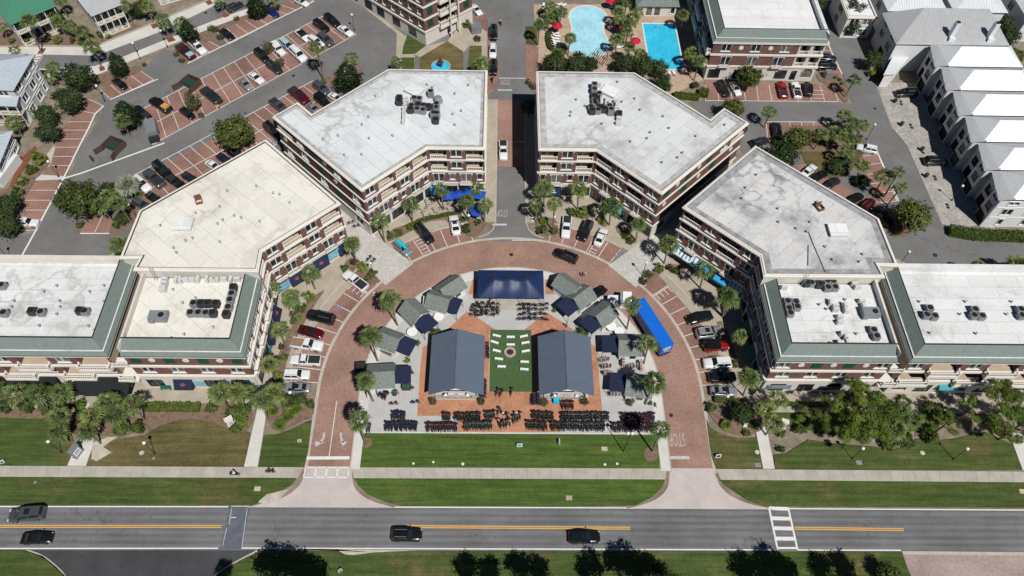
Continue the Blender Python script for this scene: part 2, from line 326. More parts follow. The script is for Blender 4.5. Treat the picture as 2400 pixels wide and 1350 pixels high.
# ---------------------------------------------------------------- ground and roads
struct(MB().face([(-900, -700, -.1), (900, -700, -.1), (900, 1100, -.1), (-900, 1100, -.1)]).build('ground', 'soil'))
slab('main_road', G("z-90,1185 2490,1193.5 2490,1296 -90,1289"), 0, 'road_asphalt')
slab('lot_asphalt', G("z-90,552 75,547 85,535 150,420 165,410 190,345 240,262 233,212 330,165 380,125 420,112 500,75 640,-60 1300,-60 1262,240 1100,560 400,640 -90,640"), 0, 'lot_asphalt')
slab('service_road', G("d440,100 560,0 690,-60 740,180 1010,770 1150,1180 1290,1360 h1640,770 1760,860 1950,880 z2490,560 2490,650 2000,650 1700,310 c1640,950 d0,940 d660,960 790,960 700,700 560,420"), 0, 'lot_asphalt')
slab('residential_street', G("a290,620 385,510 890,515 1500,290 2130,0 2382,-120 2382,40 1950,200 1150,520 880,610 330,640"), .01, 'lot_asphalt')
slab('street_sidewalk', G("a-200,440 480,435 880,440 1400,230 2000,-20 2130,-20 1500,290 890,515 400,505 -200,500", .1), .1, 'white_concrete')
slab('street_sidewalk', G("a-100,640 340,640 880,615 1150,525 1950,205 2382,50 2382,100 1940,270 1170,580 880,700 320,720 -100,720", .1), .1, 'white_concrete')
kerb(G("a-200,436 480,430 880,434 1400,224 2000,-26"), .5, .12, mat='tan_concrete')
CY = 59.5
def ringpts(r, a0, a1, n=40): return arc(0, CY, r, a0, a1, n)
slab('ring_road', [(-33.8, 43.4)] + ringpts(33.8, 180, 0, 60) + [(33.8, 43.4)], .004, 'ring_brick')
for sx in (-1, 1):   # aprons where the ring meets the main road
    ap = [(sx * 26.3, 45.3), (sx * 33.6, 45.3), (sx * 33.8, 44.3)] + [tuple(p) for p in smooth_poly([(sx * 33.8, 44.3), (sx * 34.6, 41.5), (sx * 37.5, 39.6), (sx * 42.5, 38.45)])] + [tuple(p) for p in smooth_poly([(sx * 18.5, 38.45), (sx * 23, 39.6), (sx * 25.6, 41.5), (sx * 26.3, 44.3)])]
    slab('driveway_apron', ap, .012, 'apron')
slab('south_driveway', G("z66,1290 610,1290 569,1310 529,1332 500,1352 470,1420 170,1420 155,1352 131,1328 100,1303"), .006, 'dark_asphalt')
slab('south_driveway', G("z2115,1297 2490,1302 2490,1420 2160,1420 2127,1330"), .006, 'pale_brick')
struct(ribbon(MB(), G("z2115,1295.5 2490,1299"), .5, .05, h=.2).build('kerb', 'kerb_concrete'))
kerb(smooth_poly(G("z62,1290 100,1302 131,1327 155,1351 172,1400")), .3, .1); kerb(smooth_poly(G("z604,1291 569,1309 529,1331 498,1354 480,1400")), .3, .1)
slab('street_paving', [(-3.1, 113), (3.1, 113), (3.1, 134), (-3.1, 134)], .008, 'ring_brick')
slab('driveway_cobbles', G("d1000,770 1375,770 z2334,540 h1960,745 1640,775 1290,0 d1150,1180"), .012, 'cobble')
slab('pool_deck', G("z1250,10 1610,10 1650,185 1590,215 1450,235 1262,166", .08), .08, 'pool_paver')
# lawns
for nm, s, mt in (('lawn', "z-90,1117 600,1119.5 695,1120.5 683,1135 640,1160 592,1183.5 -90,1183", 'lawn'),
                  ('lawn', "z830,1121 1559,1124 1551,1142 1528,1165 1490,1184 1300,1186.5 940,1185 905,1176 862,1158 840,1138", 'lawn_mid'),
                  ('lawn', "z1688,1125 2490,1131 2490,1189.5 1790,1186 1750,1170 1722,1152 1702,1138", 'lawn'),
                  ('lawn', "z-90,1290 62,1290.5 100,1303 131,1328 155,1352 172,1420 -90,1420", 'lawn'), ('lawn', "z470,1420 500,1352 529,1332 569,1310 606,1292 2112,1293 2127,1330 2165,1420", 'lawn'),
                  ('lawn', "z-90,972 60,972 125,970 160,990 176,1050 159,1091 -90,1090", 'lawn'), ('lawn', "z202,1092 213,1058 250,1035 337,1020 378,995 428,982 491,986 545,1002 586,1015 573,1093", 'lawn_dry'),
                  ('lawn', "z605,1093.5 618,1020 650,1018 690,1003 715,990 731,985 722,1058 713,1094", 'lawn'), ('lawn', "z852,1015.5 1546,1016 1545,1097 841,1094", 'lawn_mid'),
                  ('lawn', "z1656,982 1664,1000 1691,1018 1735,1028 1776,1025 1788,1098 1678,1097 1668,1070 1662,1030", 'lawn'),
                  ('lawn', "z1817,1099 1814,1066 1845,1062 1895,1030 1960,1040 2050,1047 2085,1054 2112,1050 2150,1028 2200,1032 2232,1029 2310,1012 2374,1042 2397,1101", 'lawn'),
                  ('lawn', "b1370,430 1410,320 1580,425 1480,500 1360,505", 'lawn'), ('lawn', "b1520,660 1530,530 1780,380 1930,480 1930,660", 'lawn_dry'), ('lawn', "b1355,535 1475,535 1470,660 1355,660", 'lawn'), ('lawn', "b1985,425 2100,425 2100,660 1970,660", 'lawn'),
                  ('lawn', "c125,245 240,245 235,420 130,410", 'lawn'), ('lawn', "h300,60 900,60 760,260 600,330 350,170", 'lawn_dry'), ('lawn', "f2130,0 2150,0 2150,480 2110,480", 'lawn'), ('lawn', "e1200,400 1340,460 1290,500 1180,500", 'lawn')):
    P_ = G(s, .1); slab(nm, P_, .1, mt)
slab('lawn', G("l-60,1010 500,1010 1050,1050 1650,1050 1800,1180 1500,1300 600,1350 -60,1200", .095), .095, 'lawn')
slab('sand_verge', G("n20,660 100,590 300,540 340,500 230,620 100,690", .09), .105, 'sand'); slab('sand_verge', G("m860,110 1000,60 1090,50 960,150 1040,200 900,280 850,260", .1), .106, 'sand')
slab('sand_verge', G("e400,120 500,0 540,60 470,180 380,270 330,250", .1), .0, 'sand'); slab('sand_verge', G("a1440,540 1530,450 1700,610 1600,690", .0), .012, 'lot_asphalt')
slab('sand_verge', G("n300,1105 740,1100 830,1150 900,1155 1100,1130 1500,1110 300,1098", .1), .104, 'sand')
slab('campus_walk', G("b900,-10 1310,310 1300,660 1470,660 1480,510 1530,530 1520,660 1930,660 1930,490 1980,430 1975,660 2150,660 2150,300 2000,190 1890,250 1780,380 1580,430 1370,320 960,-10", .09), .09, 'tan_concrete')
slab('terrace', [(-95, 55.5), (-40.2, 55.5), (-38.6, 62), (-37.6, 70), (-30, 83), (-27.5, 86.5), (-26, 96), (-47, 112), (-60, 100), (-95, 78)], .1, 'tan_concrete')
slab('terrace', [(95, 55.5), (40.2, 55.5), (38.6, 62), (37.6, 70), (30, 83), (27.5, 86.5), (26, 96), (47, 112), (60, 100), (95, 78)], .1, 'tan_concrete')
for sx in (-1, 1):
    slab('terrace', [(sx * x, y) for x, y in ((6.2, 100), (7.5, 96.5), (9.5, 96.2), (16, 95.2), (23.5, 90.5), (30, 93), (27, 100), (17, 106), (6.2, 106))], .11, 'tan_concrete')
    slab('alley_paving', [(sx * x, y) for x, y in ((19.2, 86.8), (24.2, 81.6), (32.2, 90), (50, 108), (46, 112), (27.5, 93.8))], .118, 'paver_white')
slab('street_pavement', G("b2155,890 2240,820 2265,700 2260,560 2150,300 2150,660", .1), .1, 'stall_brick')
slab('street_pavement', G("c125,400 245,440 245,660 240,900 140,760 120,560", .1), .1, 'stall_brick')
# main pavement, laid in slabs
def pavement(top, bot, n):
    root = struct(ob('main_sidewalk', None)); A, B = G(top, .1), G(bot, .1)
    for i in range(n):
        q = []
        for (L, k) in ((A, i), (A, i + 1), (B, i + 1), (B, i)):
            t = k / n * (len(L) - 1); j = min(int(t), len(L) - 2); f = t - j; q.append((L[j][0] * (1 - f) + L[j + 1][0] * f, L[j][1] * (1 - f) + L[j + 1][1] * f))
        q = ccw(q); c = (sum(p[0] for p in q) / 4, sum(p[1] for p in q) / 4); q = [(p[0] + (c[0] - p[0]) * .012, p[1]) for p in q]
        MB().prism([(p[0] - c[0], p[1] - c[1]) for p in q], -.2, 0).build('slab', 'concrete', root, loc=(c[0], c[1], .11 + random.uniform(-.008, .008)))
pavement("z-90,1091 712,1095", "z-90,1117 697,1120", 28); pavement("z823,1095.5 1564,1098", "z830,1120.5 1559,1123.5", 27); pavement("z1677,1099 2490,1106", "z1689,1124.5 2490,1131", 28)
for s in ("z158,1091 201,1092 216,1050 225,990 237,950 205,945 195,990 178,1045", "z572,1093.5 604,1093.5 627,950 605,950", "z1789,1098.5 1816,1098.5 1800,1020 1775,955 1748,955 1772,1012", "z2375,1042 2397,1101 2440,1101 2402,1020 2360,1010"):
    slab('garden_path', G(s, .1), .112, 'white_concrete')
# plaza inside the ring
IN = [(-26.5, 51.2)] + ringpts(26.5, 180, 0, 50) + [(26.5, 51.2)]
slab('plaza_pavement', IN, .12, 'white_concrete')
slab('plaza_pavement', [(-26.5, 51.2), (-26.5, 44.8), (-25, 44.8), (-25, 51.2)], .12, 'white_concrete'); slab('plaza_pavement', [(26.5, 51.2), (26.5, 44.8), (24.9, 44.8), (24.9, 51.2)], .12, 'white_concrete')
slab('plaza_floor', [(-24.8, 51.4), (-24.8, 60)] + arc(0, CY, 24.6, 178, 100, 24) + [(-6.6, 83.8), (6.4, 83.8)] + arc(0, CY, 24.6, 80, 2, 24) + [(24.8, 60), (24.8, 51.4)], .126, 'plaza_concrete')
for pts in ("j1500,1170 1525,760 1550,530 1640,480 1780,365 1965,195 2240,375 2175,378 z1147.5,780 1145,918 1247,918 1244,780 k175,375 115,370 320,205 490,310 790,540 810,800 840,1135 560,1140 440,1320 j1880,1320 1880,1170",):
    slab('plaza_brickwork', G(pts, .13), .132, 'plaza_brick')
slab('plaza_brickwork', G("z1107,655 1118,655 1118,690 1098,690", .13), .134, 'plaza_brick'); slab('plaza_brickwork', G("z1278,655 1295,655 1300,690 1278,690", .13), .134, 'plaza_brick')
slab('artificial_turf', [(-3.85, 59.1), (3.75, 59.1), (3.75, 71.8), (-3.85, 71.8)], .145, 'turf')
kerb([(-26.6, 44.6), (-26.6, CY)] + ringpts(26.6, 180, 0, 50)[1:-1] + [(26.6, CY), (26.6, 44.6)], .2, .135)
# flush band between ring and stalls, kerbs
struct(ribbon(MB(), [(-33.9, 44.4), (-33.9, CY)] + ringpts(33.9, 180, 0, 60)[1:-1] + [(33.9, CY), (33.9, 44.4)], .55, .014).build('road_edge_band', 'kerb_concrete'))
STB = []
def ring_stalls(a0, a1, n, r1, hatch=(), side=1):
    """brick stalls on the outer side of the ring between two angles"""
    slab('parking_bay', ringpts(33.9, a0, a1, 12) + ringpts(r1, a1, a0, 12), .008, 'stall_brick')
    mb = MB()
    for i in range(n + 1):
        a = R(a0 + (a1 - a0) * i / n); ribbon(mb, [(34.2 * math.cos(a), CY + 34.2 * math.sin(a)), ((r1 - .2) * math.cos(a), CY + (r1 - .2) * math.sin(a))], .12, .016)
    for i in hatch:
        for k in range(5):
            b0, b1 = R(a0 + (a1 - a0) * i / n), R(a0 + (a1 - a0) * (i + .5) / n); r = 34.6 + k * (r1 - 35.2) / 4
            ribbon(mb, [(r * math.cos(b0), CY + r * math.sin(b0)), (r * math.cos(b1), CY + r * math.sin(b1))], .12, .017)
        a = R(a0 + (a1 - a0) * (i + .5) / n); ribbon(mb, [(34.2 * math.cos(a), CY + 34.2 * math.sin(a)), ((r1 - .2) * math.cos(a), CY + (r1 - .2) * math.sin(a))], .12, .016)
    struct(mb.build('parking_lines', 'line_white')); kerb(ringpts(r1 + .15, a0, a1, 14), .3, .12)
ring_stalls(178, 139, 9, 39.4, (7.4,)); ring_stalls(2, 41, 9, 39.4, (7.4,)); ring_stalls(125, 103, 5, 38.6, (1.1,)); ring_stalls(55, 77, 5, 38.6, (1.3,))
# parking in the lots: brick bays with painted stall lines
LINES = MB()
def line(s, wd=.11, z=.02): ribbon(LINES, G(s, z), wd, z)
def bay(s, z=.006): slab('parking_bay', G(s), z, 'stall_brick')
def lerp(a, b, t): return (a[0] + (b[0] - a[0]) * t, a[1] + (b[1] - a[1]) * t)
def row(a0, a1, b0, b1, n, skip=()):
    """stall lines from edge a to edge b"""
    A0, A1, B0, B1 = (G(s, .02)[0] for s in (a0, a1, b0, b1))
    for i in range(n + 1):
        if i not in skip: ribbon(LINES, [lerp(A0, A1, i / n), lerp(B0, B1, i / n)], .11, .02)
    ribbon(LINES, [A0, A1], .16, .019)
bay("a820,920 740,1030 640,1130 570,1210 e490,105 470,190 385,275 600,290 655,190 690,105 740,5 a885,1060 965,985")
for s in ("a820,920 965,985", "a740,1030 890,1055", "a625,1133 855,1133", "a570,1210 815,1210", "a545,1293 770,1293", "e520,20 740,20", "e490,105 690,105", "e470,190 655,190"): line(s)
bay("e330,330 575,322 330,800 60,790 150,650")
for s in ("e280,420 525,420", "e235,513 485,513", "e190,605 430,605", "e140,693 380,693", "e60,790 330,795"): line(s)
line("a965,985 885,1060 820,1200 e740,5 600,290 330,800 180,1070", .35, .022)
slab('crossing_strip', G("e310,330 385,275 600,290 585,318"), .012, 'white_concrete')
bay("a935,835 1300,665 1430,740 1030,925"); row("a1030,925", "a1430,742", "a935,835", "a1310,660", 4)
bay("a1640,425 1900,355 2050,440 1745,575"); row("a1745,578", "a2050,440", "a1640,465", "a1900,360", 3)
bay("a2020,300 z600,36 b380,-30 540,10 0,270 a2130,410"); row("a2130,410", "b540,5", "a2020,300", "b400,-20", 9)
bay("a1330,1010 z600,122 b650,135 930,320 0,825 z600,208 a1420,1345"); row("a1330,1010", "b650,135", "a1375,1178", "b790,228", 17); row("a1420,1345", "b930,320", "a1375,1178", "b790,228", 17); line("a1375,1178 b790,228", .14)
bay("e1230,290 1540,165 1870,0 b0,1035 530,752 850,985 z660,320 e2382,40 1500,560 1330,600"); row("e1230,290", "b530,752", "e1370,420", "b690,870", 17); line("e1370,420 b690,870", .14)
row("e1500,560", "b850,990", "e1370,420", "b690,870", 17)
bay("e745,820 840,640 960,640 1045,700 1010,820"); line("e960,640 875,825"); line("e745,822 1015,822", .25)
bay("c1800,750 d480,785 640,850 655,945 c1800,935"); row("c1800,935", "d655,945", "c1800,790", "d600,800", 10); line("d420,840 520,840"); line("d410,880 525,880"); line("d415,915 530,915")
bay("d320,105 450,102 600,500 690,690 640,690 480,640 420,400"); line("d310,162 455,160"); line("d480,470 590,470"); line("d430,100 600,500 690,690", .25)
bay("d-20,1130 640,1135 700,1250 640,1320 -20,1320"); row("d-20,1133", "d640,1135", "d0,1290", "d680,1290", 6)
bay("h830,0 990,0 1100,250 1210,520 1000,545"); row("h990,0", "h1200,520", "h860,20", "h1000,540", 6); line("h990,0 1100,250 1215,520", .25)
bay("h240,190 330,175 1000,540 1180,690 1100,780 1000,760")
bay("b2005,60 2130,110 2160,190 2160,330 2150,700 2070,600 2090,320"); line("b2055,160 2130,120")
for s in ("a1030,925 1470,735", "a1745,590 2110,410 b540,10"): line(s, .3, .021)
line("e590,310 760,260 1530,-20", .4, .021)
struct(LINES.build('stall_lines', 'line_white'))
# main-road paint
W = MB(); Y = MB()
for s in ("z-90,1187 535,1187.6", "z925,1188.4 1469,1190.4", "z1848,1192 2490,1196", "z-90,1285.5 511,1285", "z566,1284.6 1300,1287 2112,1289.8"): ribbon(W, G(s, .012), .2, .012)
for s in ("z-90,1233.5 519,1234", "z915,1233.8 1477,1238", "z1863,1238 2118,1241.3"):
    for dv in (-2.2, 2.2): ribbon(Y, [tuple(site(u, v + dv, .012)[:2]) for u, v in px(s)], .16, .012)
slab('road_patch', G("m2140,692 2330,692 2245,1098 2040,1098"), .008, 'patch_asphalt')
cw = G("p10,715 190,722 275,1105 90,1105", .012); a0, a1, a2, a3 = cw
ribbon(W, [a0, a3], .3, .014); ribbon(W, [a1, a2], .3, .014)
for i in range(5): ribbon(W, [lerp(a0, a3, .01 + i * .243), lerp(a1, a2, .01 + i * .243)], .6, .012)
for s, wd in (("n470,252 870,250", .55), ("n440,432 860,432", .2), ("n465,340 865,340", .2), ("n465,340 440,432", .2), ("n560,340 545,432", .25), ("n660,340 650,432", .25), ("n760,340 752,432", .25), ("n865,340 855,432", .2)): ribbon(W, G(s, .02), wd, .02)
ribbon(W, G("j752,1030 n680,235", .02), .12, .018)
struct(W.build('road_lines', 'line_white')); struct(Y.build('centre_lines', 'line_yellow'))
WN = MB()
for s, wd in (("o1460,248 1650,248", .55), ("f2200,740 2335,740", .5), ("b2250,838 2382,838", .45), ("c0,728 120,728", .3), ("b2240,727 2382,727", .3), ("z1200,563 1255,563", .3), ("z1205,332 1240,332", .4)): ribbon(WN, G(s, .02), wd, .022)
for s, wd in (("m2150,700 2320,700", .18), ("m2155,720 2130,870", .12), ("m2110,900 2070,1070", .1), ("m2300,720 2250,1080", .1), ("m2145,805 2200,805", .18)): ribbon(WN, G(s, .02), wd, .014)
struct(WN.build('stop_lines', 'line_worn'))
ZB = MB()
for k in range(5): ribbon(ZB, G("a%d,%d %d,%d" % (330 - k * 8, 522 + k * 24, 385 - k * 10, 516 + k * 24), .03), .55, .03)
struct(ZB.build('zebra_crossing', 'line_white'))
slab('crossing_strip', G("a390,508 405,512 345,625 330,620"), .03, 'tan_concrete')
M('line_faint', (.44, .39, .37), .35, 3, .8, fine=9)
def letters(txt, c, cap, wid, rz, mat='line_worn', z=.02, spread=1.0, extr=0.0, parent=None, name='lettering', rx=0.0, bold=.0):
    cu = bpy.data.curves.new(name, 'FONT'); cu.body = txt; cu.align_x = 'CENTER'; cu.align_y = 'CENTER'; cu.size = 1; cu.extrude = extr; cu.space_character = spread; cu.offset = bold; cu.resolution_u = 2
    to = bpy.data.objects.new(name, cu); COL.objects.link(to); dg = bpy.context.evaluated_depsgraph_get(); me = bpy.data.meshes.new_from_object(to.evaluated_get(dg)); bpy.data.objects.remove(to)
    me.materials.clear(); me.materials.append(MATS[mat]); o = ob(name, me, parent, (c[0], c[1], z)); o.rotation_euler = (rx, 0, rz); o.scale = (wid, cap / .7, 1)
    return o
for c, rz, n_ in (("f2290,630", math.pi, 4), ("g60,65", math.pi, 4), ("b2320,760", math.pi, 4), ("o1535,75", math.pi, 4)):
    p = G(c, .02)[0]; struct(letters('STOP', p, 1.9 if c[0] != 'o' else 2.4, .95 if c[0] != 'o' else 1.15, rz, 'line_faint', z=.024, name='stop_marking'))
AR = MB()
for s, sg in (("n635,15 630,60 610,90 595,108", -1), ("n790,15 790,60 800,85 812,105", 1)):
    P_ = G(s, .02); ribbon(AR, P_, .35, .021); t = Vector(P_[-1]); AR.face([(t.x - .75 + sg * .1, t.y + .25, .021), (t.x + sg * .35 - .3, t.y - .75, .021), (t.x + .75, t.y + .1, .021)][::1])
struct(AR.build('turn_arrows', 'line_worn'))
# blue accessible marks (worn)
for c in ("f-200,0", "j760,150", "g985,1010"):
    if c.startswith('f'): continue
    p = G(c, .02)[0]; q = MB(); ribbon(q, [(p[0] - .6, p[1] - .5), (p[0] + .1, p[1] - .6), (p[0] + .5, p[1]), (p[0] - .1, p[1] + .6)], .25, .02); ribbon(q, [(p[0] - .6, p[1] + .5), (p[0], p[1]), (p[0] + .7, p[1] - .4)], .25, .021); struct(q.build('accessible_symbol', 'line_blue'))

def marks(parent, c, wd, ht, n, mat, name='illegible_lettering', y=True, seed=3):
    """a line of small strokes where the photograph's lettering is too blurred to read; -y faces the viewer"""
    rg = random.Random(seed + n); m = MB(); x = -wd / 2
    for i in range(n):
        w_ = wd / n; h_ = ht * rg.uniform(.55, 1.0); m.box((c[0] + x + w_ * .5, c[1], c[2] + (h_ - ht) / 2 + rg.uniform(0, ht - h_)), (w_ * rg.uniform(.55, .8), .02, h_)); x += w_
    return m.build(name, mat, parent)
# ---------------------------------------------------------------- brick blocks round the plaza
slab('street_asphalt', [(-7.5, 92.6), (7.5, 92.6), (4.6, 94.4), (3.1, 97.5), (3.1, 113), (-3.1, 113), (-3.1, 97.5), (-4.6, 94.4)], .006, 'lot_asphalt')
for sx in (-1, 1):
    slab('street_pavement', [(sx * 3.15, 97.5), (sx * 5.4, 97.5), (sx * 5.4, 134), (sx * 3.15, 134)], .12, 'tan_concrete'); kerb([(sx * 3.1, 134), (sx * 3.1, 97.5), (sx * 3.6, 95.6), (sx * 4.7, 94.3), (sx * 6.6, 93.5)], .2, .13)
CACHE = {}
def cached(key, fn):
    if key not in CACHE: CACHE[key] = fn()
    return CACHE[key]
def win_mesh(kind, wd, ht, style):
    """white surround of a window opening: origin at the middle of the sill on the wall face, -y is outwards"""
    m = MB(); h = wd / 2
    for sx in (-1, 1): m.box((sx * (h - .02), .09, ht / 2), (.04, .14, ht))
    m.box((0, .09, ht - .02), (wd - .08, .14, .04)); m.box((0, .09, .02), (wd - .08, .14, .04))
    if kind in 'wF': m.box((0, .05, ht / 2), (.16, .16, ht - .08))
    if kind == 'p':
        for k in (-1, 1): m.box((k * wd / 6, .1, ht / 2), (.05, .1, ht - .08))
    if style == 'brick':
        m.box((0, -.02, ht + .08), (wd + .1, .08, .14)); m.box((0, -.04, ht + .12), (.18, .12, .26))
        for sx in (-1, 1): m.box((sx * (h + .16), -.03, ht - .02), (.22, .09, .42))
        if kind != 'F': m.box((0, -.05, -.07), (wd + .36, .18, .13))
    elif style == 'plain':
        m.box((0, -.05, ht + .08), (wd + .3, .16, .16)); m.box((0, -.05, -.07), (wd + .3, .18, .13))
        for sx in (-1, 1): m.box((sx * (h + .07), -.04, ht / 2), (.13, .12, ht))
    return m.mesh('window_' + kind, 'white_trim' if kind != 'p' else 'iron')
def pane_mesh(wd, ht): return MB().box((0, .15, ht / 2), (wd - .02, .02, ht - .02)).mesh('pane', 'glass')
def balustrade_mesh(wd, solid=False):
    m = MB(); m.box((0, 0, .92), (wd, .16, .09)); m.box((0, 0, .05), (wd, .22, .1)); n = max(3, int(wd / .34))
    for i in range(n): m.box((-wd / 2 + (i + .5) * wd / n, 0, .5), (.09, .09, .72))
    for sx in (-1, 1): m.box((sx * (wd / 2 - .13), 0, .58), (.22, .24, 1.04))
    return m.mesh('balustrade', 'cream')
def rail_mesh(wd):
    m = MB(); m.box((0, -.45, .03), (wd, .9, .14)); m.mi = 1; m.box((0, -.86, .98), (wd, .05, .05))
    for sx in (-1, 1): m.box((sx * wd / 2, -.43, .98), (.05, .86, .05))
    for i in range(int(wd / .16) + 1): m.box((-wd / 2 + i * wd / int(wd / .16), -.86, .54), (.025, .025, .86))
    return m.mesh('railing', ['cream', 'iron'])
def shutter_mesh():
    m = MB(); m.box((0, -.03, .95), (1.7, .06, 1.9))
    for i in range(14): m.box((-.42, -.075, .12 + i * .127), (.7, .05, .09)); m.box((.42, -.075, .12 + i * .127), (.7, .05, .09))
    return m.mesh('shutter', 'shutter_green')
def medal_mesh():
    m = MB(); n = 18; P = [(.55 * math.cos(2 * math.pi * i / n), .55 * math.sin(2 * math.pi * i / n)) for i in range(n)]
    m.face([(x, -.1, z) for x, z in P]); [m.face([(P[i][0], -.1, P[i][1]), (P[i][0], 0, P[i][1]), (P[(i + 1) % n][0], 0, P[(i + 1) % n][1]), (P[(i + 1) % n][0], -.1, P[(i + 1) % n][1])]) for i in range(n)]
    return m.mesh('medallion', 'cream')
WT = {'w': 3.4, 's': 2.0, 'F': 3.5, 'G': 3.2, 'm': 2.6, 'B': 4.3, 'P': 5.4, 'p': 3.7, 'd': 2.2, 'a': 3.9, '.': 1.0, 'g': 3.6, 'D': 4.5}
OPN = {'w': (2.1, .75, 1.85), 's': (.95, .8, 1.75), 'F': (2.1, .12, 2.35), 'p': (2.8, .55, 2.6), 'd': (1.5, .12, 2.9), 'a': (2.9, .2, 2.7), 'D': (3.4, .12, 2.6)}
